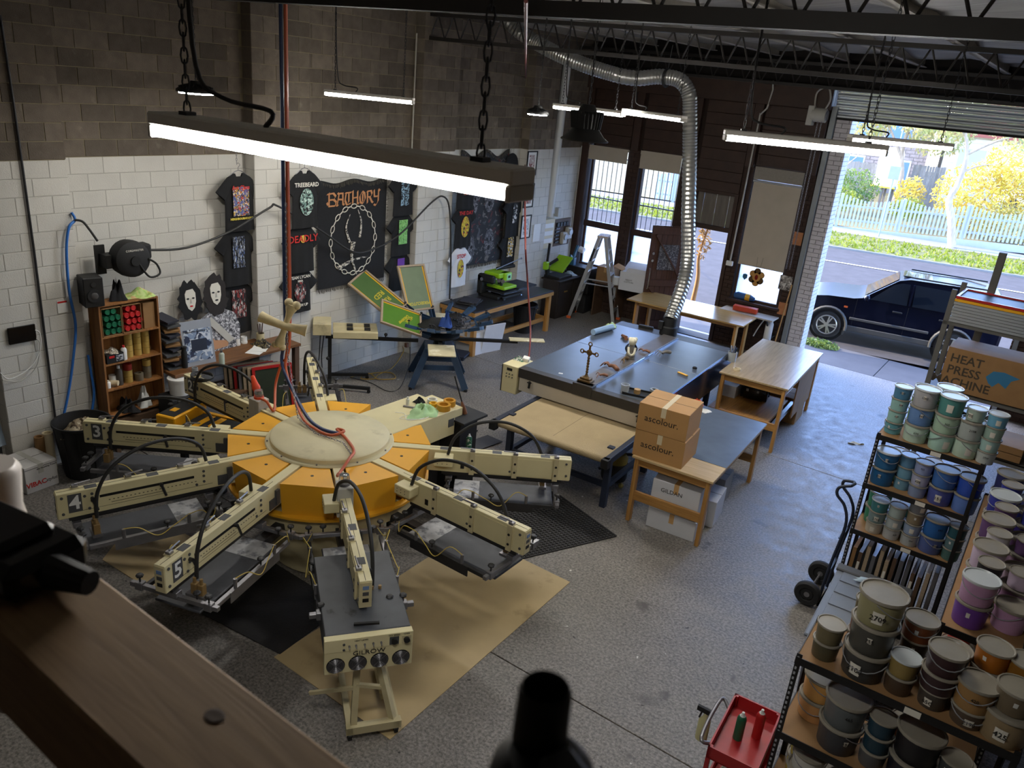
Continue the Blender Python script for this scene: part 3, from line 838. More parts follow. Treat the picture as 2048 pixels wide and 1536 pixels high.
plant('street_tree', 'slender pale trunked street tree leaning up through the verge', 'tree', sp(3.25, 16.9, 0.30),
      [((1.2, 0.3, 4.6), (1.2, 1.2, 0.7), 350), ((-2.0, 0.2, 4.7), (1.8, 1.3, 0.6), 700), ((-0.4, 0, 5.6), (2.6, 1.6, 0.8), 700)], 'leaf_olive', 5,
      [[((0, 0, 0), 0.17), ((-0.28, 0, 1.05), 0.15), ((-0.56, 0, 1.8), 0.14), ((-0.42, 0, 2.4), 0.12), ((-0.36, 0, 3.1), 0.1), ((-0.42, 0, 3.75), 0.08), ((-0.65, 0, 4.4), 0.05), ((-0.7, 0, 5.4), 0.03)],
       [((-0.4, 0, 3.6), 0.07), ((0.4, 0.1, 4.15), 0.05), ((1.1, 0.2, 4.45), 0.02)], [((-0.38, 0, 2.9), 0.05), ((0.05, 0, 3.2), 0.04), ((0.6, 0, 3.35), 0.015)], [((-0.5, 0, 4.1), 0.05), ((-1.3, 0, 5.0), 0.03), ((-2.2, 0, 5.2), 0.015)]], size=(0.06, 0.15), droop=0.6)
plant('garden_shrub', 'big golden leaved shrub behind the picket fence beside the street tree', 'shrub', sp(3.9, 21, 0.5),
      [((0.2, 0, 1.6), (2.0, 1.4, 1.5), 2600), ((1.6, 0.4, 2.9), (1.9, 1.4, 1.3), 2000), ((2.8, 0.5, 2.0), (1.4, 1.2, 1.3), 900)], 'leaf_yellow', 6, [[((0, 0, 0), 0.1), ((0.2, 0, 1.2), 0.07), ((0.8, 0, 2.4), 0.03)]], 'shrubs in the garden across the street', size=(0.06, 0.14))
plant('garden_shrub', 'low fine leaved shrub spilling over the picket fence near the white car', 'shrub', sp(6.2, 19.8, 0.5),
      [((0, 0, 0.7), (2.8, 0.9, 0.9), 3000)], 'leaf_olive', 7, [[((0, 0, 0), 0.08), ((0.1, 0, 0.4), 0.06), ((0.3, 0, 0.9), 0.03)]], 'shrubs in the garden across the street', size=(0.04, 0.09))
plant('garden_shrub', 'dark green rounded shrub before the paling fence', 'shrub', sp(-1.1, 22.6, 0.6), [((0, 0, 1.1), (1.2, 1.0, 0.9), 1300)], 'leaf_dark', 8, [[((0, 0, 0), 0.06), ((0.0, 0, 0.6), 0.04), ((0.1, 0, 1.0), 0.02)]], 'shrubs in the garden across the street')
plant('garden_shrub', 'bright green low shrub at the corner of the picket fence', 'shrub', sp(-1.9, 20.6, 0.5), [((0, 0, 0.75), (1.5, 0.7, 0.55), 900), ((3.3, 0, 0.75), (0.8, 0.6, 0.5), 600)], 'grass_green', 9, [[((0, 0, 0), 0.05), ((0.0, 0, 0.3), 0.03), ((0.1, 0, 0.7), 0.02)]], 'shrubs in the garden across the street')
plant('garden_shrub', 'small upright bush with yellow green leaves before the blue bin', 'shrub', sp(1.3, 22.3, 0.6), [((0, 0, 1.2), (0.7, 0.6, 0.75), 420)], 'leaf_yellow', 10, [[((0, 0, 0), 0.06), ((0.0, 0, 0.6), 0.05), ((0.1, 0, 1.2), 0.02)], [((0, 0, 0.3), 0.04), ((-0.3, 0, 0.9), 0.03), ((-0.4, 0, 1.3), 0.01)]], 'shrubs in the garden across the street', size=(0.07, 0.15))
plant('weeping_tree', 'weeping grey green tree hanging over the garden tank', 'tree', sp(0.7, 23.4, 0.6), [((-0.3, 0, 5.0), (3.6, 1.8, 1.1), 2600), ((1.2, 0, 4.0), (1.5, 1.4, 1.2), 1200), ((-1.8, 0, 3.9), (1.0, 1.0, 1.0), 600)], 'leaf_olive', 12, [[((0, 0, 0), 0.16), ((0.1, 0, 1.6), 0.13), ((-0.2, 0, 3.2), 0.1), ((0.1, 0, 5.0), 0.05)], [((-0.1, 0, 2.6), 0.08), ((-0.9, 0, 3.8), 0.05), ((-1.6, 0, 4.8), 0.02)]], size=(0.06, 0.16), droop=0.8)
plant('garden_tree', 'bare twiggy brown tree hard against the brick house', 'tree', sp(-2.7, 22.2, 0.5), [((0, 0, 2.0), (0.9, 0.8, 1.5), 500)], 'leaf_orange', 13, [[((0, 0, 0), 0.09), ((0.1, 0, 1.2), 0.07), ((0.5, 0, 2.6), 0.03)], [((0.1, 0, 0.9), 0.06), ((-0.4, 0, 2.0), 0.04), ((-0.6, 0, 3.1), 0.02)], [((0.1, 0, 1.1), 0.05), ((0.9, 0, 2.0), 0.03), ((1.5, 0, 2.7), 0.02)]])
# signpost on the verge and nature-strip tuft by the jamb
t = thing('street_sign_post', 'thin grey steel signpost standing before the picket fence', 'post', sp(0.5, 16.8, 0.25))
g = G(); g.cyl((0, 0, 0), (0, 0, 2.9), 0.03, n=8); g.build('post', 'grey_steel', t)
g = G(); g.b2((-0.2, -0.045, 2.4), (0.2, -0.035, 2.9)); g.build('sign_plate', 'grey_steel', t)
tb = thing('grass_tuft', 'mossy grass tuft beside the white brick jamb', 'grass', (5.75, 18.35, 0)); rr = random.Random(8)
g = G(); crown(g, (0, 0, 0.02), (0.42, 0.3, 0.1), 900, rr, (0.03, 0.07)); o = g.build('tuft', 'leaf_dark', tb)
# tree fern trunk by the door outside
plant('verge_shrub', 'orange brown twisted stem plant just outside the plank doorway', 'shrub', (2.577, 18.200, 0.872)[:2] + (0,), [((0.05, 0, 1.9), (0.16, 0.16, 0.6), 120)], 'leaf_brown', 15, [[((0, 0, 0), 0.07), ((0.05, 0, 0.9), 0.06), ((-0.02, 0, 1.5), 0.05), ((0.12, 0, 2.3), 0.02)]], size=(0.04, 0.09), bark=M('bark_orange', '#b07a42', 0.8, var=0.2))

# ================================================================== big carousel press
M('cream_paint', '#d8cda0', 0.45, var=0.07, scale=3, col2='#b3a57b', mix=(0.66, 0.8))
M('cream_dirty', '#c9bd95', 0.55, var=0.12, scale=5, col2='#8f8466', mix=(0.6, 0.78))
M('yellow_paint', '#eaaa26', 0.45, var=0.05, scale=3, col2='#c98f1e', mix=(0.64, 0.8))
M('lid_cream', '#d3c9a2', 0.55, var=0.08, scale=4, col2='#a89c76', mix=(0.62, 0.8))
M('dark_steel', '#3a3a3c', 0.45, metal=0.5, var=0.2, scale=8)
M('mid_steel', '#87868a', 0.4, metal=0.7, var=0.15, scale=8)
M('platen_grey', '#44464c', 0.55, var=0.25, scale=5, col2='#6e7078', mix=(0.55, 0.75))
M('platen_worn', '#b4b5b8', 0.5, var=0.2, scale=12, col2='#6c6e75', mix=(0.5, 0.6))
M('rubber', '#1b1b1c', 0.75, var=0.2)
M('hose_black', '#2a2928', 0.55)
M('airline_yellow', '#c9b25a', 0.45)
M('air_orange', '#c05a32', 0.4); M('air_blue', '#2c3f66', 0.4); M('air_red', '#6a2a20', 0.45)
M('plate_grey', '#4c4d4f', 0.6); M('ink_white', '#e9e9e6', 0.6); M('ink_black', '#151515', 0.6)
M('brass', '#a5854e', 0.4, metal=0.6)
M('valve_brown', '#8b7046', 0.5)
CX, CY = (3.973, 5.240, 1.300)[0], (3.973, 5.240, 1.300)[1]
PT = 1.30
press = thing('carousel_press', 'large cream and yellow automatic carousel screen press with radiating print arms', 'press', (CX, CY, 0))
# base drum and column
g = G(); g.lathe([(0.0, 0.02), (0.62, 0.02), (0.62, 0.5), (0.95, 0.72), (0.99, 0.93), (0.0, 0.93)], 40); g.build('base_drum', 'cream_dirty', press, smooth=30)
g = G(); g.lathe([(1.0, 0.915), (1.06, 0.915), (1.06, 0.94), (1.0, 0.955)], 40); g.build('drum_rim', 'yellow_paint', press, smooth=30)
g = G(); g.lathe([(0, PT - 0.01), (0.665, PT - 0.01), (0.67, PT), (0.66, PT + 0.012), (0.625, PT + 0.016), (0.62, PT + 0.055), (0.60, PT + 0.07), (0.0, PT + 0.085)], 56)
lid = g.build('hub_lid', 'lid_cream', press, smooth=40)
g = G(); g.cyl((0, 0, 0), (0, 0, 0.012), 0.009, n=6); b0 = None
for i in range(10):
 a = R(18 + 36 * i); p = (0.645 * math.cos(a), 0.645 * math.sin(a), PT + 0.014)
 if b0 is None: b0 = g.build('bolt', 'mid_steel', lid, p)
 else: put(b0, 'bolt', lid, p)
# yellow cover panels between the arms
pan = None
RO = 1.06
for k in range(10):
 a0 = 36 * k
 if a0 in (72,): continue
 if pan is None:
  g = G(); ha = R(18); w = 0.075
  # wedge in a frame whose x axis is the bisector
  def corner(r, s):   # point at the arm side: offset w from the arm centre line
   ang = s * ha; return (r * math.cos(ang) + w * math.sin(ang) * s * s * (1 if s > 0 else 1) * 0, r * math.sin(ang))
  def sidep(r, s):
   d = Vector((math.cos(s * ha), math.sin(s * ha))); nrm = Vector((-d.y, d.x)) * (-s)
   return d * r + nrm * w
  i0, i1 = sidep(0.5, -1), sidep(0.5, 1); o0, o1 = sidep(RO, -1), sidep(RO, 1)
  zt, zb = PT - 0.005, 0.945
  q0, q1 = sidep(RO - 0.03, -1), sidep(RO - 0.03, 1)
  vs = [(i0.x, i0.y, zt), (o0.x, o0.y, zt), (o1.x, o1.y, zt), (i1.x, i1.y, zt), (q0.x, q0.y, zb), (q1.x, q1.y, zb), (i0.x, i0.y, zb), (i1.x, i1.y, zb)]
  g._add(vs, [(0, 1, 2, 3), (1, 4, 5, 2), (0, 6, 4, 1), (3, 2, 5, 7), (6, 7, 5, 4), (0, 3, 7, 6)])
  pan = g.build('cover_panel', 'yellow_paint', press, (0, 0, 0), R(a0 + 18))
  g = G(); g.cyl((0.83, 0, zt), (0.83, 0, zt + 0.002), 0.016, n=12); g.build('vent_hole', 'black', pan)
 else:
  c = copy_tree(pan, press); c.rotation_euler = (0, 0, R(a0 + 18))
# one print arm, then copies
R0, R1 = 0.60, 2.58
def make_arm(ang):
 H = 0.25
 g = G()
 g.b2((R0, -0.05, PT - H), (R1, 0.05, PT), 0.004)
 arm = g.build('print_arm', 'cream_paint', press, (0, 0, 0), R(ang))
 g = G(); g.b2((R1 - 0.02, -0.045, PT - H + 0.008), (R1 + 0.006, 0.045, PT - 0.012)); g.build('end_plate', 'cream_dirty', arm)
 for i, z in enumerate((PT - 0.06, PT - 0.115, PT - 0.175)):
  g = G(); g.b2((R1 + 0.006, -0.024, z - 0.016), (R1 + 0.009, 0.024, z + 0.016)); g.build('gauge_window', ('far_glass', 'plate_grey', 'black')[i], arm)
 # thin seam along the top
 g = G(); g.b2((1.06, -0.002, PT), (R1 - 0.01, 0.002, PT + 0.0012)); g.build('top_seam', 'joint_dark', arm)
 # slot side (left of the travel direction)
 g = G(); g.b2((1.42, 0.05, PT - 0.105), (2.24, 0.0525, PT - 0.08)); g.build('slot', 'black', arm)
 g = G()
 for i in range(22): g.b2((1.40 + i * 0.036, 0.05, PT - 0.148), (1.414 + i * 0.036, 0.0515, PT - 0.142))
 o = g.build('scale_marks', 'ink_black', arm); o['kind'] = 'stuff'
 g = G(); g.b2((1.7, 0.05, PT - 0.175), (2.15, 0.0512, PT - 0.171)); g.b2((1.25, 0.05, PT - 0.2), (2.45, 0.0512, PT - 0.1975)); g.build('print_line', 'ink_black', arm)
 bolt = None
 for x, z in ((1.33, -0.05), (1.33, -0.1), (1.33, -0.16), (1.40, -0.18), (2.3, -0.05), (2.3, -0.12), (2.33, -0.19), (2.36, -0.06), (2.54, -0.04), (2.54, -0.2)):
  if bolt is None:
   g = G(); g.cyl((0, 0, 0), (0, 0.008, 0), 0.013, n=8); bolt = g.build('bolt', 'plate_grey', arm, (x, 0.05, PT + z))
  else: put(bolt, 'bolt', arm, (x, 0.05, PT + z))
 for x, z in ((2.53, -0.05), (2.54, -0.19), (1.93, -0.19), (1.98, -0.2)): put(bolt, 'bolt', arm, (x, -0.058, PT + z))
 # ratchet handles in the slot
 for x in (1.72, 2.3):
  g = G(); g.cyl((x, 0.05, PT - 0.095), (x, 0.085, PT - 0.095), 0.017, n=10); g.bar((x, 0.085, PT - 0.095), (x - 0.03, 0.1, PT - 0.2), 0.016, 0.02); g.build('ratchet_handle', 'dark_steel', arm)
 # panel side with clamp brackets
 g = G(); g.b2((1.55, -0.054, PT - 0.235), (2.46, -0.05, PT - 0.03), 0.0); g.build('side_cover', 'cream_paint', arm)
 for x in (1.52, 1.98, 2.42):
  g = G(); g.b2((x - 0.028, -0.068, PT - 0.262), (x + 0.028, -0.05, PT + 0.004), 0.003); g.b2((x - 0.03, -0.07, PT - 0.006), (x + 0.03, 0.0, PT + 0.006)); br = g.build('clamp_bracket', 'cream_dirty', arm)
  for z in (-0.09, -0.19):
   g = G(); g.cyl((x, -0.068, PT + z), (x, -0.073, PT + z), 0.013, n=8); g.build('bracket_hole', 'black', br) if False else g.build('bolt', 'black', arm)
  g = G(); g.box((x, -0.035, PT + 0.018), (0.05, 0.045, 0.026), None, 0.003); g.cyl((x, -0.035, PT + 0.035), (x - 0.13, -0.045, PT + 0.042), 0.007, n=6); g.build('toggle_latch', 'mid_steel', arm)
 g = G(); g.b2((1.40, -0.054, PT - 0.2), (1.44, -0.05, PT - 0.14)); g.build('port', 'black', arm)
 # dark rating plates on top
 for x in (1.22, 1.78, 2.3):
  g = G(); g.b2((x - 0.05, -0.034, PT), (x + 0.05, 0.034, PT + 0.0018)); pl = g.build('rating_plate', 'plate_grey', arm)
 # valve box near the hub
 g = G(); g.box((1.22, -0.125, PT - 0.075), (0.2, 0.14, 0.1), None, 0.006); g.build('valve_box', 'cream_paint', arm)
 g = G()
 for i in range(2):
  for j in range(3): g.cyl((1.16 + j * 0.05, -0.195, PT - 0.06 - 0.03 * i), (1.16 + j * 0.05, -0.1965, PT - 0.06 - 0.03 * i), 0.005, n=6)
 g.build('vent_holes', 'black', arm)
 # hub end shroud
 g = G(); g.b2((1.06, 0.05, PT - 0.21), (1.11, 0.075, PT - 0.06)); g.b2((1.06, 0.05, PT - 0.23), (1.2, 0.06, PT - 0.13)); g.build('shroud', 'plate_grey', arm)
 # carriage rail and squeegee holder under the arm
 g = G(); g.b2((1.2, -0.04, PT - 0.285), (2.5, 0.04, PT - 0.252)); g.b2((1.22, -0.015, PT - 0.31), (2.48, 0.015, PT - 0.285)); g.build('carriage_rail', 'dark_steel', arm)
 for yy in (0.07, 0.135):
  g = G(); g.b2((2.28, yy, PT - 0.40), (2.335, yy + 0.05, PT - 0.30), 0.004); g.cyl((2.31, yy + 0.025, PT - 0.30), (2.31, yy + 0.025, PT - 0.25), 0.014, n=8); g.build('air_cylinder', 'valve_brown', arm)
 g = G(); g.b2((2.27, 0.03, PT - 0.42), (2.35, 0.2, PT - 0.395)); g.build('squeegee_mount', 'mid_steel', arm)
 # arched hose
 hp = spline([(2.29, 0.10, PT - 0.27), (2.26, 0.10, PT - 0.02), (2.12, 0.09, PT + 0.2), (1.85, 0.06, PT + 0.33), (1.55, 0.0, PT + 0.32), (1.33, -0.07, PT + 0.18), (1.26, -0.1, PT - 0.02)], 6)
 g = G(); g.tube(hp, 0.017, 8); g.build('arched_hose', 'hose_black', arm, smooth=60)
 # screen frame holders: two cross bars, two side rails, knobs
 zf = PT - 0.37
 for x in (1.28, 2.44):
  g = G(); g.b2((x - 0.02, -0.42, zf - 0.02), (x + 0.02, 0.42, zf + 0.02), 0.003)
  for s in (-1, 1): g.box((x, s * 0.33, zf), (0.06, 0.07, 0.07), None, 0.004)
  g.box((x, 0, zf + 0.03), (0.07, 0.1, 0.05), None, 0.004)
  g.build('frame_crossbar', 'mid_steel', arm)
 for s in (-1, 1):
  g = G(); g.b2((1.32, s * 0.33 - 0.018, zf - 0.07), (2.40, s * 0.33 + 0.018, zf - 0.03), 0.003); g.b2((1.5, s * (0.33 + 0.02) - 0.004, zf - 0.13), (2.2, s * (0.33 + 0.02) + 0.004, zf - 0.03)); g.build('frame_clamp', 'dark_steel' if s < 0 else 'mid_steel', arm)
 kn = None
 for x, y, z in ((1.28, 0.33, 0.035), (1.28, -0.33, 0.035), (2.44, 0.33, 0.035), (2.44, -0.33, 0.035), (1.75, 0.33, -0.03), (1.75, -0.33, -0.03), (2.44, 0.22, 0.035), (1.28, -0.2, 0.035), (1.36, 0.25, 0.03)):
  if kn is None:
   g = G(); g.cyl((0, 0, 0), (0, 0, 0.05), 0.008, n=6); g.lathe([(0.012, 0.045), (0.03, 0.05), (0.032, 0.062), (0.022, 0.072), (0, 0.074)], 8); kn = g.build('star_knob', 'dark_steel', arm, (x, y, zf + z))
  else: put(kn, 'star_knob', arm, (x, y, zf + z))
 for x in (1.56, 2.12):
  for s in (-1, 1):
   g = G(); g.cyl((x, s * 0.34, zf - 0.03), (x, s * 0.34, zf + 0.06), 0.016, n=8); g.build('pneumatic_clamp', 'mid_steel', arm)
 for s, jit in ((-1, 0.02), (1, -0.03)):
  pts = spline([(2.12, s * 0.34, zf + 0.06), (2.0, s * 0.38, zf + 0.09 + jit), (1.85, s * 0.40, zf - 0.05), (1.7, s * 0.37, zf + 0.0), (1.56, s * 0.34, zf + 0.06)], 5)
  pts += spline([(1.56, s * 0.34, zf + 0.06), (1.45, s * 0.39, zf + 0.1), (1.36, s * 0.36, zf - 0.02), (1.3, s * 0.30, zf + 0.04)], 5)
  g = G(); g.tube(pts, 0.0045, 5); g.build('air_line', 'airline_yellow', arm, smooth=60)
 return arm
ang0 = -144
A = make_arm(ang0)
arms = {3: A}
for num, an in ((1, 144), (2, 180), (4, -108), (5, -72), (6, -36), (7, 0), (8, 36)):
 c = copy_tree(A, press); c.rotation_euler = (0, 0, R(an)); arms[num] = c
for num, arm in arms.items():
 g = G(); g.b2((2.385, 0.05, PT - 0.2), (2.495, 0.054, PT - 0.02)); pl = g.build('number_plate', 'plate_grey', arm)
 text(str(num), 0.185, 'ink_white', arm, (2.44, 0.0555, PT - 0.11), (PI / 2, 0, PI), 'number', off=0.004)
arms[7]['label'] = 'cream print arm ending beside the brown floor board'
# stacks on arms two and six: service blocks with a glass filter bowl
M('clear_plastic', '#d5d8d8', 0.1, trans=0.85); M('signal_orange', '#e8502a', 0.45); M('light_grey_paint', '#b6b4ab', 0.5, var=0.08)
for num, cap in ((2, True), (6, False)):
 arm = arms[num]
 g = G(); g.b2((1.10, -0.075, PT - 0.2), (1.28, 0.075, PT + 0.10), 0.006); g.b2((1.16, -0.078, PT - 0.1), (1.165, 0.078, PT + 0.1)); sb = g.build('service_block', 'light_grey_paint', arm)
 g = G(); g.lathe([(0.05, PT + 0.1), (0.052, PT + 0.16), (0.045, PT + 0.2), (0.0, PT + 0.21)], 16, (1.19, 0.0, 0)); g.build('filter_bowl', 'clear_plastic', arm, smooth=40)
 g = G(); g.lathe([(0.056, PT + 0.1), (0.056, PT + 0.125), (0.03, PT + 0.13)], 16, (1.19, 0.0, 0)); g.build('bowl_collar', 'signal_orange' if cap else 'mid_steel', arm, smooth=40)
 if cap:
  g = G(); g.lathe([(0.045, 0.0), (0.05, 0.03), (0.04, 0.06), (0.022, 0.16), (0.012, 0.17), (0.0, 0.17)], 12); o = g.build('orange_nozzle', 'signal_orange', arm, (1.25, -0.02, PT + 0.18), smooth=40); o.rotation_euler = (0.0, 0.35, 0.2)
# platens on their carrier arms
plat = None
for num, an in ((1, 144), (2, 180), (3, -144), (4, -108), (5, -72), (6, -36), (7, 0), (8, 36), (9, 72), (10, 108)):
 if plat is None:
  g = G(); g.b2((1.34, -0.22, 0.80), (2.42, 0.22, 0.825), 0.006); plat = g.build('platen', 'platen_grey', press, (0, 0, 0), R(an))
  g = G(); g.b2((1.345, -0.21, 0.825), (1.62, 0.21, 0.8265)); g.build('worn_patch', 'platen_worn', plat)
  g = G(); g.b2((0.9, -0.05, 0.70), (2.2, 0.05, 0.795), 0.004); g.b2((2.0, -0.18, 0.76), (2.06, 0.18, 0.8)); g.build('platen_carrier', 'dark_steel', plat)
 elif num in (9, 10): continue
 else:
  c = copy_tree(plat, press); c.rotation_euler = (0, 0, R(an))
# long control cabinet of the press (at the loading side)
ca = R(88)
g = G(); g.b2((0.55, -0.34, 0.98), (1.62, 0.30, PT + 0.005), 0.006); cab = g.build('drive_cabinet', 'cream_paint', press, (0, 0, 0), ca)
g = G(); g.b2((1.62, -0.30, 1.03), (1.80, 0.22, PT - 0.03), 0.006); g.build('cabinet_nose', 'cream_paint', cab)
g = G(); g.b2((1.50, -0.3435, 1.10), (1.6, -0.34, 1.20)); g.build('cabinet_socket', 'plate_grey', cab)
g = G(); g.b2((0.7, -0.22, 0.02), (1.5, 0.2, 0.98)); g.build('cabinet_pedestal', 'dark_steel', cab)
# console table beside the cabinet
g = G(); g.b2((1.60, -0.5, 1.14), (2.05, 0.12, 1.17), 0.004); shf = g.build('console_shelf', 'rubber', press, (0, 0, 0), ca)
g = G(); g.b2((1.66, -0.4, 0.0), (1.98, 0.05, 1.14), 0.004); g.build('console_post', 'rubber', press, (0, 0, 0), ca)
g = G(); g.b2((1.48, -0.62, 0.70), (1.9, -0.38, 0.735), 0.004); g.build('console_tray', 'rubber', press, (0, 0, 0), ca)

# ---- floor boards and mats
def flat(name, pts, z, mat, label, cat, th=0.006, group=None):
 g = G(); g.prism([(p[0], p[1]) for p in pts], z, z + th); o = g.build(name, mat); tag(o, label, cat, group); return o
def quad(p, q, r):
 p, q, r = Vector(p), Vector(q), Vector(r); return [p, q, r, p + r - q]
def ccw(pts):
 a = sum(pts[i][0] * pts[(i + 1) % len(pts)][1] - pts[(i + 1) % len(pts)][0] * pts[i][1] for i in range(len(pts)))
 return pts if a > 0 else pts[::-1]
M('brown_board', '#bba57a', 0.6, var=0.1, scale=3, col2='#8f7a55', mix=(0.6, 0.78))
M('mat_black', '#232223', 0.8, var=0.25, scale=5, bump=0.5, bscale=40)
bb = ccw(quad((6.381, 6.501, 0.000), (6.445, 3.656, 0.000), (5.002, 3.659, 0.000)))
flat('hardboard_sheet', bb, 0.001, 'brown_board', 'large brown hardboard sheet under the heat lamp unit', 'floor board')
flat('hardboard_sheet', ccw(quad((3.561, 5.238, 0.000), (4.464, 4.701, 0.000), (3.702, 4.670, 0.000))), 0.001, 'brown_board', 'small brown hardboard piece in the shade under the press drum', 'floor board')
flat('hardboard_sheet', ccw(quad((2.955, 4.290, 0.000), (3.583, 3.483, 0.000), (2.539, 3.430, 0.000))), 0.001, 'brown_board', 'brown hardboard sheet under print arms four and five', 'floor board')
def rubber_mat(name, corner, a, b, n, m, label, group=None):
 """perforated anti-fatigue mat: a grid of rubber strips with open holes"""
 P = Vector(corner); U = (Vector(a) - P); V = (Vector(b) - P)
 g = G()
 for i in range(n + 1):
  c = P + U * (i / n); g.bar(c + Vector((0, 0, 0.006)), c + V + Vector((0, 0, 0.006)), U.length / n * 0.42, 0.012)
 for j in range(m + 1):
  c = P + V * (j / m); g.bar(c + Vector((0, 0, 0.0065)), c + U + Vector((0, 0, 0.0065)), V.length / m * 0.42, 0.012)
 o = g.build(name, 'mat_black'); tag(o, label, 'mat', group); return o
c0 = (6.294, 7.695, 0.000)
rubber_mat('rubber_mat', c0, (5.140, 8.083, 0.000), (5.575, 6.164, 0.000), 28, 34, 'black perforated rubber mat beside the brown hardboard sheet', 'black floor mats')
rubber_mat('rubber_mat', (3.243, 8.848, 0.000), (3.451, 8.006, 0.000), (2.490, 8.493, 0.000), 16, 24, 'black perforated rubber mat between the press cabinet and the dryer belt', 'black floor mats')
flat('floor_mat', ccw(quad((3.753, 8.803, -0.000), (3.458, 8.818, 0.000), (3.328, 7.877, 0.000))), 0.013, M('mat_smooth', '#3a3a3d', 0.7, var=0.15), 'smooth charcoal mat lying behind print arm eight', 'mat', 0.006, 'black floor mats')
flat('floor_mat', ccw([(3.814, 4.581, 0.000), (4.936, 4.575, 0.000), (5.015, 3.715, 0.000), (3.513, 3.526, 0.000)]), 0.008, 'mat_black', 'dull black mat lying under print arm five', 'mat', 0.005, 'black floor mats')

# ---- heat lamp (flash cure) unit in front
def fan(parent, x, z, r):
 g = G(); g.cyl((x, -0.003, z), (x, 0.0, z), r, n=24); fb = g.build('fan', 'black', parent)
 g = G()
 for i in range(1, 8):
  q = r * i / 8; ring = [(x + q * math.cos(t), -0.008, z + q * math.sin(t)) for t in [2 * PI * k / 24 for k in range(24)]]
  g.tube(ring, 0.0022, 4, closed=True)
 for a in (0.25, 0.75): g.bar((x - r * math.cos(a * PI), -0.008, z - r * math.sin(a * PI)), (x + r * math.cos(a * PI), -0.008, z + r * math.sin(a * PI)), 0.004, 0.004)
 g.build('fan_guard', 'mid_steel', fb)
fu = thing('flash_cure_unit', 'cream heat lamp unit with four round fans under the nearest print arm', 'flash cure unit', (CX + 2.88 * math.cos(R(-36.2)), CY + 2.88 * math.sin(R(-36.2)), 0), R(-36.5 + 90))
# local: x across, -y faces outward from the press, z up
M('flash_top', '#4a4d53', 0.5, var=0.2, scale=6, col2='#2c2c2e', mix=(0.6, 0.66))
FZ0, FZ1 = 0.70, 1.02
g = G(); g.b2((-0.335, 0.0, FZ0), (0.335, 0.06, FZ1 - 0.005), 0.004); fp = g.build('fan_housing', 'cream_paint', fu)
g = G(); g.b2((-0.325, 0.06, FZ0 + 0.06), (0.325, 1.12, FZ1), 0.006); g.build('heater_body', 'flash_top', fu)
g = G(); g.b2((-0.335, -0.004, FZ1 - 0.115), (0.335, 0.0, FZ1 - 0.005)); cp = g.build('control_panel', M('panel_cream', '#e0d5a8', 0.45, var=0.06), fu)
for i in range(4): fan(fu, -0.25 + i * 0.166, FZ0 + 0.078, 0.07)
text('GILROW', 0.055, 'ink_black', fu, (0.0, -0.004, FZ0 + 0.172), (PI / 2, 0, 0), sx=1.15)
text('HEAT LAMPS', 0.018, 'ink_black', fu, (-0.06, -0.006, FZ1 - 0.03), (PI / 2, 0, 0))
text('FAN SPEED', 0.018, 'ink_black', fu, (0.19, -0.006, FZ1 - 0.022), (PI / 2, 0, 0)); text('TIMER', 0.018, 'ink_black', fu, (0.285, -0.006, FZ1 - 0.022), (PI / 2, 0, 0))
for i, x in enumerate((-0.15, -0.1, -0.035, 0.03, 0.09)):
 g = G(); g.cyl((x, -0.004, FZ1 - 0.07), (x, -0.016, FZ1 - 0.07), 0.008, n=8); g.cyl((x, -0.014, FZ1 - 0.07), (x, -0.035, FZ1 - 0.08), 0.004, n=6); g.build('toggle_switch', 'mid_steel', fu)
for z in (-0.05, -0.1):
 g = G(); g.cyl((-0.19, -0.004, FZ1 + z), (-0.19, -0.01, FZ1 + z), 0.01, n=8); g.build('pilot_lamp', 'plate_grey', fu)
for x, m in ((0.19, 'plate_grey'), (0.285, 'cream_dirty')):
 g = G(); g.b2((x - 0.036, -0.008, FZ1 - 0.105), (x + 0.036, -0.004, FZ1 - 0.035)); g.build('dial_plate', m, fu)
 g = G(); g.cyl((x, -0.008, FZ1 - 0.07), (x, -0.028, FZ1 - 0.07), 0.024, n=14); g.build('dial_knob', 'ink_black', fu)
g = G(); g.bar((-0.10, 0.14, FZ1 + 0.012), (0.09, 0.1, FZ1 + 0.03), 0.022, 0.018); g.build('marker_pen', 'ink_black', fu)
# stand of the unit: splayed square legs, cross pieces, castor base
for x0, x1 in ((-0.06, -0.10), (0.08, 0.22)):
 g = G(); g.bar((x0, 0.16, FZ0 + 0.06), (x1, 0.05, 0.10), 0.05, 0.05); g.build('stand_leg', 'cream_dirty', fu)
g = G(); g.bar((0.05, 0.3, FZ0 + 0.06), (0.18, 0.32, 0.10), 0.045, 0.045); g.build('stand_leg', 'cream_dirty', fu)
g = G(); g.bar((-0.08, 0.1, 0.48), (0.15, 0.11, 0.40), 0.03, 0.03); g.bar((-0.09, 0.1, 0.45), (-0.42, 0.3, 0.28), 0.025, 0.03); g.build('stand_brace', 'cream_dirty', fu)
g = G(); g.bar((-0.16, 0.03, 0.1), (0.28, 0.03, 0.1), 0.06, 0.07); g.bar((0.24, 0.0, 0.1), (0.24, 0.75, 0.1), 0.05, 0.06); g.bar((-0.13, 0.0, 0.1), (-0.13, 0.75, 0.1), 0.05, 0.06); g.build('stand_base', 'cream_dirty', fu)
for x, y in ((0.24, 0.03), (-0.13, 0.03), (0.24, 0.7), (-0.13, 0.7)):
 g = G(); g.cyl((x - 0.015, y, 0.035), (x + 0.015, y, 0.035), 0.035, n=12); g.b2((x - 0.02, y - 0.02, 0.035), (x + 0.02, y + 0.02, 0.075)); g.build('castor', 'black', fu)
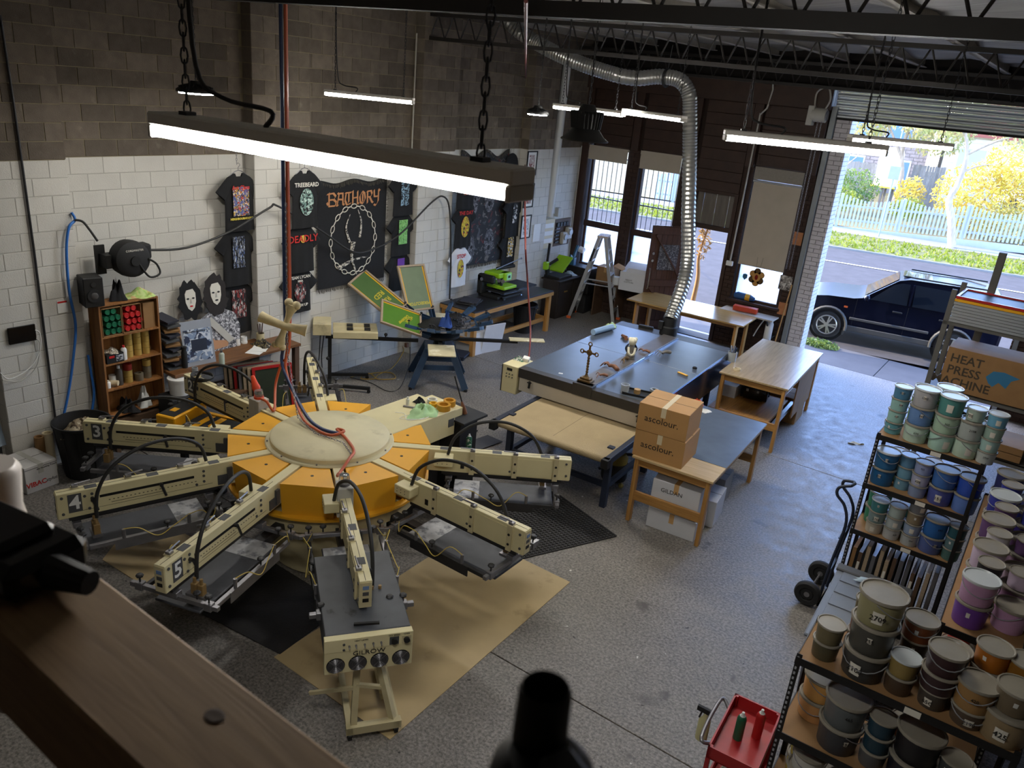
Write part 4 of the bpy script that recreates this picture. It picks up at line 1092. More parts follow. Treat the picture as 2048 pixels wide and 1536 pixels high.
pts = spline([(-0.155, -0.03, PT + 0.3), (-0.15, -0.03, 1.0), (-0.14, -0.03, 0.7), (-0.13, -0.03, 0.4), (-0.03, -0.06, 0.2), (0.12, -0.07, 0.16), (0.28, -0.06, 0.16), (0.37, -0.04, 0.05), (0.36, 0.0, 0.01)], 6)

# ---- yellow flash unit behind arm three
yf = thing('flash_cure_unit', 'yellow and black heat lamp unit standing behind the print arm marked 3', 'flash cure unit', (1.931, 5.002, 0.950)[:2] + (0,), R(18))
M('yellow_flash', '#e3a417', 0.4, var=0.06)
g = G(); g.b2((-0.36, -0.28, 0.80), (-0.10, 0.30, 1.02), 0.01); g.build('control_head', 'yellow_flash', yf)
g = G(); g.b2((-0.345, -0.24, 1.02), (-0.13, 0.26, 1.024)); g.build('control_panel', 'ink_black', yf)
g = G(); g.b2((-0.30, -0.12, 1.024), (-0.22, -0.02, 1.026)); g.build('warning_label', 'yellow_flash', yf)
g = G(); g.b2((-0.10, -0.30, 0.80), (0.50, 0.30, 0.90), 0.008); g.build('heater_tray', 'rubber', yf)
for y in (-0.26, 0.22):
 g = G(); g.b2((-0.12, y, 0.90), (0.45, y + 0.05, 0.915)); g.build('edge_strip', 'yellow_flash', yf)
g = G(); g.b2((0.02, -0.2, 0.90), (0.1, 0.2, 0.906)); g.b2((0.18, -0.2, 0.90), (0.26, 0.2, 0.906)); g.build('heat_slots', 'yellow_flash', yf)
g = G(); g.bar((-0.22, 0, 0.8), (-0.22, 0, 0.05), 0.07); g.bar((-0.5, 0, 0.05), (0.35, 0, 0.05), 0.06); g.bar((-0.22, -0.35, 0.05), (-0.22, 0.35, 0.05), 0.06); g.build('stand', 'rubber', yf)

# ---- overhead air lines dropping on to the press, with a bone cross tied to them
drop = (2.892, 5.535, 2.300)
dx, dy = drop[0], drop[1]
def cable(name, pts, r, mat, label, cat='hose', n=8, k=6, group=None):
 g = G(); g.tube(spline(pts, k), r, n); o = g.build(name, mat, smooth=60); tag(o, label, cat, group); return o
lidz = PT + 0.09
cable('air_hose', [(dx, dy, 5.6), (dx + 0.003, dy, 4.0), (dx, dy, 2.6), (dx, dy, 2.1), (dx - 0.03, dy - 0.02, 1.75), (CX - 0.45, CY + 0.02, lidz + 0.08), (CX - 0.12, CY - 0.05, lidz + 0.02), (CX + 0.12, CY + 0.0, lidz + 0.015)], 0.019, 'air_blue', 'dark blue air hose dropping from the roof on to the press lid')
cable('air_hose', [(dx + 0.045, dy + 0.02, 5.6), (dx + 0.04, dy + 0.02, 4.0), (dx + 0.045, dy + 0.02, 2.6), (dx + 0.04, dy + 0.02, 2.1), (dx + 0.03, dy - 0.02, 1.72), (CX - 0.42, CY - 0.04, lidz + 0.06), (CX - 0.1, CY - 0.1, lidz + 0.015), (CX + 0.1, CY - 0.08, lidz + 0.015), (CX + 0.14, CY + 0.06, lidz + 0.03), (CX + 0.03, CY + 0.06, lidz + 0.015), (CX + 0.25, CY - 0.02, lidz + 0.015), (CX + 0.5, CY - 0.14, lidz + 0.0), (CX + 0.62, CY - 0.32, PT + 0.10), (CX + 0.72, CY - 0.55, PT + 0.05), (CX + 0.86, CY - 0.68, PT + 0.16)], 0.016, 'air_orange', 'orange air hose running from the roof across the press lid')
cable('air_hose', [(dx + 0.02, dy + 0.05, 5.6), (dx + 0.02, dy + 0.05, 4.0), (dx + 0.02, dy + 0.05, 2.1), (dx - 0.08, dy + 0.0, 1.75), (dx - 0.12, dy - 0.05, 1.5), (CX - 0.95, CY + 0.02, PT + 0.02), (CX - 1.05, CY + 0.0, PT + 0.1), (CX - 1.12, CY - 0.02, PT + 0.12)], 0.015, 'air_orange', 'orange air hose branching to the orange capped filter')
g = G(); link_chain(g, [(dx + 0.05, dy - 0.01, 3.6), (dx + 0.05, dy - 0.01, 1.9), (CX - 0.4, CY - 0.1, lidz + 0.06), (CX - 0.05, CY - 0.16, lidz + 0.01), (CX + 0.3, CY - 0.1, lidz + 0.008), (CX + 0.55, CY - 0.22, lidz - 0.0)], 0.035, 0.003, 0.009); o = g.build('steel_chain', 'mid_steel'); tag(o, 'thin steel chain hanging with the air hoses over the press', 'chain')
M('bone', '#cdbd92', 0.6, var=0.15, scale=12, bump=0.3, bscale=40)
bc = thing('bone_cross', 'cross made of two big animal bones tied to the hanging hoses', 'ornament', (dx + 0.07, dy - 0.06, 2.27), R(33))
def bone(p, q, r, e, mat=None):
 g = G(); p = Vector(p); q = Vector(q); pts = [p.lerp(q, i / 10) for i in range(11)]
 rad = [e, e * 1.05, r * 1.25, r, r * 0.95, r * 0.92, r * 0.95, r, r * 1.2, e * 0.95, e * 0.8]
 g.tube(pts, rad, 12)
 d = (q - p).normalized(); s = d.cross(Vector((0, 1, 0))).normalized()
 for c, f in ((p, 1.0), (q, 0.8)):
  for sg in (-1, 1): g.ball(c + s * sg * e * 0.7, e * f * 0.8, 10, 7)
 return g
bone((0.09, 0, 0.25), (-0.07, 0, -0.25), 0.035, 0.062).build('long_bone', 'bone', bc, smooth=60)
g = G(); g.tube(spline([(-0.27, 0.0, 0.07), (-0.12, -0.02, 0.03), (0.0, -0.03, 0.0), (0.12, -0.02, -0.02), (0.24, 0.0, -0.04)], 4), [0.065, 0.06, 0.056, 0.052, 0.048, 0.046, 0.044, 0.042, 0.042, 0.042, 0.044, 0.046, 0.048, 0.052, 0.056, 0.062, 0.068], 10); g.build('cross_bone', 'bone', bc, smooth=60)
g = G()
for k in range(4): g.tube([(0.05 * math.cos(t) - 0.0, 0.045 * math.sin(t), 0.02 * math.cos(t * 1) + 0.012 * k - 0.02) for t in [2 * PI * i / 12 for i in range(12)]], 0.006, 5, closed=True)
g.build('string', 'bone', bc)

# ---- clutter on the press cabinet
def loc_cab(r, t, z=PT + 0.005):
 c, s = math.cos(ca), math.sin(ca); return (CX + r * c - t * s, CY + r * s + t * c, z)
def ring(name, loc, r0, r1, h, mat, label, cat, group=None, rot=None, n=24):
 g = G(); g.lathe([(r1, 0), (r1, h), (r0, h), (r0, 0), (r1, 0)], n); o = g.build(name, mat, None, loc, smooth=40)
 if rot: o.rotation_euler = rot
 tag(o, label, cat, group); return o
M('tape_amber', '#c58f2e', 0.35); M('tape_white', '#d9d8d0', 0.5); M('cloth_green', '#a9cc98', 0.85, var=0.12, scale=12); M('cloth_black', '#1a1a1d', 0.9, var=0.2)
ring('tape_roll', loc_cab(1.55, -0.02), 0.045, 0.06, 0.05, 'tape_white', 'white tape roll at the corner of the press cabinet', 'tape', 'tape rolls on the press cabinet')
ring('tape_roll', loc_cab(1.66, -0.2, 1.3), 0.05, 0.075, 0.07, 'tape_amber', 'fat amber tape roll set highest among the rolls on the press cabinet', 'tape', 'tape rolls on the press cabinet')
ring('tape_roll', loc_cab(1.5, -0.25), 0.055, 0.085, 0.07, 'tape_amber', 'fat amber tape roll beside the green cloth on the press', 'tape', 'tape rolls on the press cabinet')
ring('tape_roll', loc_cab(1.48, -0.1), 0.03, 0.05, 0.045, M('tape_yellow', '#d9a51d', 0.4), 'small yellow tape roll beside the green cloth on the press', 'tape', 'tape rolls on the press cabinet')
def crumple(name, loc, rad, h, mat, label, cat, seed=1, n=24, rz=0, group=None):
 rr = random.Random(seed); ph = [rr.uniform(0, 6) for _ in range(8)]
 def fn(u, v):
  t = 2 * PI * u; q = v
  rr_ = 1 + 0.22 * math.sin(3 * t + ph[0]) + 0.12 * math.sin(7 * t + ph[1] + 3 * q)
  z = h * (1 - q ** 2) * (0.7 + 0.3 * math.sin(4 * t + ph[2] + 5 * q) + 0.25 * math.sin(2 * t + 9 * q + ph[3])) + 0.004
  return (rad[0] * q * rr_ * math.cos(t), rad[1] * q * rr_ * math.sin(t), max(z, 0.001))
 g = G(); g.grid(fn, n, 10, closed_u=True); o = g.build(name, mat, None, loc, rz, smooth=70); tag(o, label, cat, group); return o
crumple('rag', loc_cab(1.25, -0.15), (0.16, 0.23), 0.09, 'cloth_green', 'crumpled pale green rag on the press cabinet', 'rag', 4, rz=0.4)
crumple('rag', loc_cab(1.42, 0.07), (0.07, 0.06), 0.07, 'cloth_black', 'small dark brown rag bunched on the press cabinet', 'rag', 5)
g = G(); g.bar((0, 0, 0.008), (0.3, 0.02, 0.008), 0.03, 0.012); o = g.build('scraper', 'mid_steel', None, loc_cab(1.2, 0.12), R(20)); tag(o, 'flat steel scraper lying beside the green rag', 'tool')
g = G(); g.lathe([(0, 0), (0.022, 0), (0.022, 0.07), (0.012, 0.08), (0.012, 0.1), (0, 0.1)], 12); o = g.build('glue_bottle', 'tape_white', None, loc_cab(1.28, 0.13), smooth=40); tag(o, 'small white glue bottle beside the steel scraper', 'bottle')
g = G(); g.tube(spline([loc_cab(1.0, 0.05, PT + 0.012), loc_cab(1.05, -0.05, PT + 0.012), loc_cab(0.95, -0.2, PT + 0.012), loc_cab(1.12, -0.28, PT + 0.012), loc_cab(1.2, -0.2, PT + 0.012), loc_cab(1.02, -0.1, PT + 0.014), loc_cab(0.92, -0.12, PT + 0.012), loc_cab(1.1, -0.3, PT + 0.014), loc_cab(1.3, -0.26, PT + 0.012)], 6), 0.0035, 5); o = g.build('wire', 'plain_white', smooth=60); tag(o, 'tangled white wire lying on the press cabinet', 'wire')
def spray_can(loc, body, cap, label, group=None, r=0.033, h=0.2, rz=0):
 t = thing('spray_can', label, 'spray can', loc, rz, group)
 g = G(); g.lathe([(0, 0), (r, 0), (r, h - 0.025), (r * 0.82, h - 0.008), (r * 0.6, h)], 18); g.build('can', body, t, smooth=40)
 g = G(); g.lathe([(r * 0.62, h), (r * 0.35, h + 0.012), (r * 0.28, h + 0.03), (0, h + 0.032)], 14); g.build('nozzle', cap, t, smooth=40)
 return t
M('can_green', '#1f5a40', 0.35); M('can_red', '#a8201f', 0.35); M('label_white', '#d9dad6', 0.5)
sc_ = spray_can(loc_cab(1.72, -0.5, 0.735), speckle('can_print_green', '#1f5a40', ['#d9dad6'], 40, 0.55), 'label_white', 'green and white spray can on the press tray', h=0.24, r=0.035)
g = G(); g.lathe([(0, 0), (0.05, 0), (0.055, 0.07), (0.05, 0.07), (0.046, 0.01), (0, 0.01)], 18); o = g.build('mug', 'tape_white', None, loc_cab(1.6, -0.5, 0.736), smooth=40); tag(o, 'stained white cup beside the spray can on the press tray', 'cup')

# ================================================================== conveyor dryer
DA = R(3.3)
dr = thing('conveyor_dryer', 'long dark blue grey conveyor dryer with woven belt and cream front panel', 'conveyor dryer', (3.863, 8.906, 1.200)[:2] + (0,), DA)
M('dryer_blue', '#515862', 0.38, metal=0.25, var=0.12, scale=3)
M('dryer_ridge', '#5a544f', 0.5, var=0.12); M('dryer_black', '#33302d', 0.5, var=0.15); M('dryer_panel', '#b9b0a0', 0.45, var=0.07, scale=2)
M('navy', '#222a3c', 0.5, var=0.15); M('belt_tan', '#a99672', 0.75, var=0.1, scale=3, bump=0.6, bscale=140); M('polished', '#9aa4b4', 0.18, metal=0.85)
DWD, DLN = 2.06, 3.45
g = G(); g.b2((0.02, 0.03, 0.86), (DWD - 0.02, DLN - 0.05, 1.17)); g.build('tunnel_body', 'dryer_blue', dr)
for x0, x1 in ((0.0, 0.90), (1.16, DWD)):
 for y0, y1 in ((0.10, 1.72), (1.73, DLN - 0.28)):
  g = G(); g.b2((x0, y0, 1.17), (x1, y1, 1.2), 0.004); g.build('top_panel', 'dryer_blue', dr)
g = G(); g.b2((0.90, 0.0, 1.17), (1.16, DLN - 0.28, 1.235), 0.006); g.build('centre_ridge', 'dryer_ridge', dr)
g = G(); g.b2((1.16, 0.1, 1.2), (1.175, DLN - 0.28, 1.225)); g.build('ridge_strip', 'polished', dr)
g = G(); g.b2((0.0, -0.03, 1.06), (0.90, 0.10, 1.2), 0.004); g.b2((1.16, -0.03, 1.06), (DWD, 0.10, 1.2), 0.004); g.b2((0.88, -0.04, 1.06), (1.18, 0.1, 1.235), 0.004); g.build('front_hood', 'dryer_black', dr)
g = G(); g.b2((0.02, -0.02, 0.86), (DWD - 0.02, 0.03, 1.055), 0.004); g.build('front_panel', 'dryer_panel', dr)
g = G(); g.b2((0.0, DLN - 0.28, 1.17), (DWD, DLN, 1.2), 0.004); g.b2((0.0, DLN - 0.05, 1.0), (DWD, DLN, 1.2), 0.004); g.build('rear_hood', 'dryer_black', dr)
g = G(); g.b2((DWD - 0.01, 0.05, 0.72), (DWD + 0.012, DLN - 0.1, 1.19), 0.002); g.build('side_skirt', M('skirt_steel', '#46516a', 0.16, metal=0.8), dr)
g = G(); g.b2((-0.012, 0.4, 0.72), (0.01, DLN - 0.1, 1.19), 0.002); g.build('side_skirt', 'dryer_blue', dr)
for x in (0.2, 1.9):
 g = G(); g.box((x, -0.035, 0.99), (0.03, 0.02, 0.10), (0, 0.1, 0), 0.003); g.ball((x, -0.04, 1.03), 0.022, 8, 6); g.cyl((x - 0.035, -0.04, 1.025), (x + 0.035, -0.04, 1.03), 0.008, n=6); g.build('wing_latch', 'ink_black', dr)
# control box
g = G(); g.b2((-0.27, -0.04, 0.78), (-0.01, 0.38, 1.2), 0.006); g.build('control_box', 'cream_paint', dr)
g = G(); g.b2((-0.275, -0.045, 0.78), (-0.262, 0.38, 1.19)); g.build('control_box_edge', 'joint_dark', dr)
g = G(); g.b2((-0.19, -0.044, 1.12), (-0.10, -0.04, 1.16)); g.build('display', 'ink_black', dr)
for i in range(2):
 for j in range(3):
  g = G(); g.cyl((-0.19 + j * 0.05, -0.04, 1.07 - i * 0.045), (-0.19 + j * 0.05, -0.052, 1.07 - i * 0.045), 0.009, n=8); g.build('button', 'plate_grey', dr)
# belt bed
g = G(); g.b2((0.36, -1.12, 0.78), (1.98, 0.5, 0.825), 0.0); g.lathe([(0.001, 0)], 3); 
g = G()
n = 10; bw0, bw1 = 0.40, 1.96
prof = [(0.6, 0.84), (-1.08, 0.84)] + [(-1.08 - 0.045 * math.sin(PI * i / n), 0.795 + 0.045 * math.cos(PI * i / n)) for i in range(1, n)] + [(-1.08, 0.75), (0.6, 0.75)]
g.prism([(a, b) for a, b in prof][::-1], bw0, bw1, Matrix(((0, 0, 1, 0), (1, 0, 0, 0), (0, 1, 0, 0), (0, 0, 0, 1)))); g.build('woven_belt', 'belt_tan', dr, smooth=35)
g = G(); g.b2((1.17, -1.0, 0.8405), (1.173, 0.0, 0.8415)); g.build('belt_seam', 'joint_dark', dr)
for x0, x1 in ((0.32, 0.395), (1.965, 2.04)):
 g = G(); g.b2((x0, -1.16, 0.76), (x1, 0.6, 0.85), 0.004); g.build('belt_side_rail', 'navy', dr)
 g = G(); g.b2((x0 - 0.01, -1.2, 0.73), (x1 + 0.01, -1.1, 0.85), 0.004); g.build('belt_end_bracket', 'ink_black', dr)
for x in (0.42, 1.9):
 for y in (-0.8, 0.5, 2.9):
  g = G(); g.b2((x - 0.04, y - 0.04, 0.0), (x + 0.04, y + 0.04, 0.86), 0.004); g.build('leg', 'navy', dr)
g = G(); g.b2((0.4, -0.8, 0.28), (0.46, 2.9, 0.34)); g.b2((1.88, -0.8, 0.28), (1.94, 2.9, 0.34)); g.b2((0.4, -0.82, 0.28), (1.94, -0.76, 0.34)); g.build('lower_frame', 'navy', dr)
# extraction spigot at the rear
sx_, sy_ = 0.92, DLN - 0.12
g = G(); g.lathe([(0, 1.2), (0.15, 1.2), (0.15, 1.34), (0.125, 1.36), (0.125, 1.5), (0, 1.5)], 20, (sx_, sy_, 0)); g.build('extraction_spigot', 'ink_black', dr, smooth=40)
g = G(); g.b2((sx_ - 0.14, sy_ - 0.16, 1.3), (sx_ - 0.06, sy_ - 0.1, 1.44), 0.006); g.build('damper_motor', 'ink_black', dr)
def on_dryer(x, y, z=1.2):
 c, s = math.cos(DA), math.sin(DA); o = dr.location; return (o[0] + x * c - y * s, o[1] + x * s + y * c, z)
# ---- flexible silver duct
M('duct_silver', '#b4b4b0', 0.28, metal=0.85, var=0.1)
top = Vector(on_dryer(sx_, sy_, 1.46))
path = spline([top, (4.50, 12.84, 2.2), (4.36, 12.84, 3.2), (4.20, 12.84, 4.2), (4.10, 12.84, 4.75), (4.03, 12.83, 5.06), (3.84, 12.80, 5.26), (3.5, 12.75, 5.29), (3.1, 12.6, 5.23), (2.6, 12.4, 5.3), (2.0, 12.2, 5.45), (1.4, 12.1, 5.66), (0.95, 12.05, 5.88), (0.6, 12.0, 6.15)], 28)
P_ = [path[0]]; acc = 0
for a, b in zip(path, path[1:]):
 acc += (b - a).length
 if acc > 0.02: P_.append(b); acc = 0
dt = thing('flexible_duct', 'silver corrugated flexible duct rising from the dryer to the roof', 'duct', tuple(top))
g = G(); g.tube([p - top for p in P_], [0.125 if i % 2 else 0.115 for i in range(len(P_))], 18, cap=False); g.build('corrugated_tube', 'duct_silver', dt, smooth=25)
g = G(); q = Vector((3.62, 12.77, 5.28)) - top; g.tube([q + Vector((0.0, 0.135 * math.cos(t), 0.135 * math.sin(t))) for t in [2 * PI * i / 16 for i in range(16)]], 0.022, 6, closed=True); g.cyl(q + Vector((0, 0, 0.13)), q + Vector((0.02, 0, 0.5)), 0.008, n=6); g.build('hanging_strap', 'ink_black', dt)
# ---- ornaments on the dryer
M('antique', '#6b5432', 0.45, metal=0.5, var=0.25, scale=20); M('copper_brown', '#7b5138', 0.5, var=0.3, scale=20); M('stone_grey', '#77726a', 0.7, var=0.25, scale=15)
t = thing('altar_cross', 'tall ornate brass cross on a stepped base on the dryer', 'cross', on_dryer(1.0, 0.12, 1.235), DA)
g = G(); g.b2((-0.1, -0.07, 0), (0.1, 0.07, 0.03), 0.005); g.b2((-0.075, -0.05, 0.03), (0.075, 0.05, 0.06), 0.005); g.lathe([(0.05, 0.06), (0.03, 0.075), (0.018, 0.1)], 12); g.build('base', 'antique', t)
g = G()
for z in [0.1 + 0.04 * i for i in range(7)]: g.ball((0, 0, z), 0.022, 8, 6, (1, 0.6, 1))
g.b2((-0.013, -0.006, 0.08), (0.013, 0.006, 0.52)); g.b2((-0.1, -0.006, 0.405), (0.1, 0.006, 0.43)); g.ball((0, 0, 0.418), 0.045, 12, 8, (1, 0.35, 1)); g.build('shaft', 'antique', t, smooth=50)
for x, z in ((-0.11, 0.418), (0.11, 0.418), (0, 0.54)):
 g = G(); g.tube([(x + 0.026 * math.cos(a), 0, z + 0.026 * math.sin(a)) for a in [2 * PI * i / 10 for i in range(10)]], 0.009, 5, closed=True); g.build('trefoil', 'antique', t)
t = thing('winged_figurine', 'grey winged figurine with pale curly head kneeling on the dryer ridge', 'figurine', on_dryer(1.02, 1.55, 1.235), R(-60))
g = G(); g.lathe([(0, 0), (0.085, 0), (0.095, 0.04), (0.07, 0.1), (0.055, 0.18), (0.045, 0.22), (0, 0.23)], 16, sy=0.8); g.build('body', 'stone_grey', t, smooth=60)
g = G(); g.ball((0.03, 0, 0.27), 0.062, 14, 10, (1, 1, 1.05)); g.ball((0.055, 0.03, 0.29), 0.035, 8, 6); g.ball((0.0, 0.04, 0.3), 0.035, 8, 6); g.ball((-0.01, -0.035, 0.29), 0.035, 8, 6); g.build('head', M('pale_plaster', '#d9d3bb', 0.7, var=0.1), t, smooth=60)
for s in (-1, 1):
 g = G(); g.grid(lambda u, v, s=s: (-0.05 - 0.17 * v, s * (0.03 + 0.05 * math.sin(u * PI) * (1 - v)), 0.04 + 0.18 * u * (1 - 0.6 * v)), 8, 6); g.grid(lambda u, v, s=s: (-0.05 - 0.17 * v, s * (0.045 + 0.05 * math.sin(u * PI) * (1 - v)), 0.04 + 0.18 * u * (1 - 0.6 * v)), 8, 6); g.build('wing', 'stone_grey', t, smooth=60)
g = G(); g.tube(spline([(0.05, 0.05, 0.18), (0.1, 0.04, 0.1), (0.08, 0.0, 0.06)], 5), 0.018, 8); g.tube(spline([(0.05, -0.05, 0.18), (0.1, -0.04, 0.1), (0.08, 0.0, 0.06)], 5), 0.018, 8); g.build('arm', 'pale_plaster', t, smooth=60)
def claw(loc, rz, label, mat='copper_brown', seed=1, s=1.0):
 t = thing('claw_ornament', label, 'ornament', loc, rz, 'carved ornaments along the dryer'); rr = random.Random(seed)
 g = G(); g.tube(spline([(0, 0, 0.035 * s), (0.07 * s, 0.01, 0.05 * s), (0.15 * s, 0.0, 0.035 * s)], 5), [0.02 * s] * 5 + [0.027 * s] * 5 + [0.02 * s], 9); g.build('body', mat, t, smooth=60)
 for i in range(4):
  a = rr.uniform(-1.1, 1.1); g = G(); g.tube(spline([(0.01, 0, 0.035 * s), (-0.05 * s * math.cos(a), 0.07 * s * math.sin(a), 0.06 * s), (-0.1 * s * math.cos(a), 0.11 * s * math.sin(a), 0.006)], 5), [0.012 * s * (1 - 0.07 * k) for k in range(11)], 6); g.build('talon', mat, t, smooth=60)
 return t
claw(on_dryer(1.06, 0.42, 1.235), R(35), 'brown claw ornament beside the brass cross on the dryer', seed=2, s=0.8)
claw(on_dryer(1.0, 0.85, 1.235), R(-20), 'long brown bird shaped ornament in the middle of the dryer ridge', seed=3, s=1.3)
claw(on_dryer(1.02, 1.28, 1.235), R(80), 'dark twisted ornament standing before the winged figurine', 'antique', 4, 0.9)
claw(on_dryer(1.05, 1.95, 1.235), R(10), 'reddish claw ornament just behind the winged figurine', seed=5, s=0.8)
claw(on_dryer(1.3, 2.15, 1.2), R(60), 'dark grey clawed ornament on the far dryer panel by the ridge', 'stone_grey', 6, 1.1)
g = G(); g.tube([(0, 0, 0.028), (0.07, 0, 0.03), (0.14, 0, 0.03)], [0.026, 0.03, 0.034], 10); g.lathe([(0.036, 0), (0.036, 0.04), (0, 0.04)], 10, (0.15, 0, 0.0)); o = g.build('pepper_mill', 'copper_brown', None, on_dryer(0.42, 2.55), R(-35), smooth=50); tag(o, 'brown turned wooden grip lying on the far dryer panel', 'ornament')
g = G(); g.lathe([(0, 0), (0.052, 0), (0.06, 0.11), (0.064, 0.11), (0.064, 0.118), (0.055, 0.118), (0.05, 0.01), (0, 0.01)], 20); o = g.build('plastic_tub', M('clear_tub', '#d7dcde', 0.2, trans=0.5), None, on_dryer(1.55, 0.22), smooth=40); tag(o, 'empty translucent plastic tub on the dryer top', 'tub')
ring('tape_roll', on_dryer(1.86, 0.52), 0.035, 0.06, 0.05, M('tape_grey', '#8d9192', 0.4), 'silver grey tape roll near the black tray on the dryer', 'tape', 'tape rolls around the dryer')
g = G(); g.b2((-0.2, -0.12, 0), (0.2, 0.12, 0.006)); g.b2((-0.2, -0.12, 0), (-0.19, 0.12, 0.03)); g.b2((-0.2, -0.12, 0), (0.2, -0.11, 0.03)); g.b2((0.19, -0.12, 0), (0.2, 0.12, 0.03)); g.b2((-0.2, 0.11, 0), (0.2, 0.12, 0.03)); o = g.build('tray', 'ink_black', None, on_dryer(1.72, 0.3), DA + 0.2); tag(o, 'shallow black tray of oddments behind the cardboard cartons', 'tray')
g = G(); g.lathe([(0, 0), (0.045, 0), (0.045, 0.06), (0, 0.06)], 14); o = g.build('wood_block', M('cork', '#a98756', 0.7), None, on_dryer(1.70, 0.3, 1.206), smooth=30); tag(o, 'round tan cork block standing in the black tray', 'block')
g = G(); g.b2((-0.09, -0.018, 0), (0.09, 0.018, 0.018), 0.005); o = g.build('utility_knife', M('knife_yellow', '#e0a91d', 0.4), None, on_dryer(1.88, 1.55), R(-15)); tag(o, 'yellow utility knife lying near the dryer side edge', 'knife')
g = G(); g.lathe([(0, 0), (0.035, 0), (0.035, 0.02), (0.02, 0.03), (0, 0.03)], 14); o = g.build('puck', 'ink_black', None, on_dryer(1.92, 1.95), smooth=40); tag(o, 'small black puck beside the yellow utility knife', 'puck')
crumple('string_ball', on_dryer(-0.17, 0.25), (0.08, 0.06), 0.06, speckle('string_print', '#d8d8d0', ['#2f6a4a'], 40, 0.5), 'green and white tangled cord on the dryer control box', 'cord', 9)
g = G(); g.box((0, 0, 0.035), (0.1, 0.08, 0.07), (0.3, 0.1, 0), 0.008); o = g.build('power_adapter', 'plain_white', None, on_dryer(-0.07, 0.28), 0.3); tag(o, 'white square power adapter on the dryer control box', 'adapter')
g = G(); g.tube([(0, 0, 0.05), (0.55, 0.0, 0.05)], 0.05, 12); o = g.build('paper_roll', M('roll_blue', '#8fa9c4', 0.4), None, on_dryer(0.02, 2.25, 1.2), R(84), smooth=60); tag(o, 'pale blue plastic wrapped roll along the dryer edge', 'roll')
crumple('glove', on_dryer(0.02, 2.95), (0.09, 0.13), 0.07, M('glove_green', '#b7cf9b', 0.8), 'pale green glove lying on the blue roll end', 'glove', 12)
g = G(); g.b2((-0.13, -0.03, 0), (0.13, 0.03, 0.05), 0.008); o = g.build('brush_block', 'ink_black', None, on_dryer(0.5, DLN - 0.1), 0.2); tag(o, 'black bench brush on the rear hood of the dryer', 'brush')
g = G(); g.b2((-0.03, -0.02, 0), (0.03, 0.02, 0.002)); o = g.build('paper_scrap', 'plain_white', None, on_dryer(0.55, 0.22), 0.4); tag(o, 'tiny white paper scrap on the dryer top', 'paper')

# ================================================================== timber tables
wood('pine', '#c08f4e', '#9a6d37', 0.5, 2); wood('pine_x', '#c08f4e', '#9a6d37', 0.5, 0); wood('pine_y', '#b98947', '#946733', 0.5, 1)
wood('ply_top', '#b8a078', '#9c845c', 0.32, 1, 0.8, 0.3); wood('ply_gold', '#c9a468', '#ab8448', 0.28, 0, 0.8, 0.4); wood('ply_pale', '#d3b98c', '#bb9d6c', 0.5, 0, 0.8)
def table(name, label, loc, rz, w, d, h, topm, th=0.03, legw=(0.09, 0.05), stretch_z=0.35, group=None, inset=0.06, apron=0.1):
 t = thing(name, label, 'table', loc, rz, group)
 g = G(); g.b2((0, 0, h - th), (w, d, h), 0.004); g.build('table_top', topm, t)
 for x in (inset, w - inset):
  for y in (inset, d - inset):
   g = G(); g.b2((x - legw[1] / 2, y - legw[0] / 2, 0), (x + legw[1] / 2, y + legw[0] / 2, h - th), 0.004); g.build('leg', 'pine', t)
 for y in (inset, d - inset):
  g = G(); g.b2((inset, y - 0.02, h - th - apron), (w - inset, y + 0.02, h - th), 0.003); g.build('apron', 'pine_x', t)
  if stretch_z: g = G(); g.b2((inset, y - 0.02, stretch_z - 0.06), (w - inset, y + 0.02, stretch_z + 0.06), 0.003); g.build('stretcher', 'pine_x', t)
 for x in (inset, w - inset):
  g = G(); g.b2((x - 0.02, inset, h - th - apron), (x + 0.02, d - inset, h - th), 0.003); g.build('apron', 'pine_y', t)
 return t
TA = R(3.5)
tm = table('work_table', 'timber work table topped with a sheet of galvanised steel holding cardboard cartons', (6.15, 8.11, 0), TA, 1.03, 2.26, 0.90, 'ply_pale', legw=(0.09, 0.05), stretch_z=0.36)
M('galv', '#8f9ba5', 0.32, metal=0.75, var=0.12, scale=4)
g = G(); g.b2((0.0, 0.47, 0.90), (1.03, 2.26, 0.904)); g.build('steel_sheet', 'galv', tm)
t2 = table('work_table', 'tall oak grained packing table beside the roller door', (5.87, 11.50, 0), TA, 1.07, 2.42, 1.08, 'ply_top', stretch_z=0.4)
g = G(); g.b2((0.9, 0.1, 0.35), (0.96, 2.3, 0.42)); g.build('galvanised_rail', 'galv', t2)
g = G(); g.b2((1.0, 1.05, 0.25), (1.02, 2.34, 1.0)); g.build('side_board', M('board_brown', '#8c6844', 0.7, var=0.15), t2)
tb = table('work_table', 'long golden ply table standing before the open plank door', (2.42, 14.93, 0), R(2.8), 2.55, 1.1, 0.90, 'ply_gold', legw=(0.14, 0.05), stretch_z=0, inset=0.18)
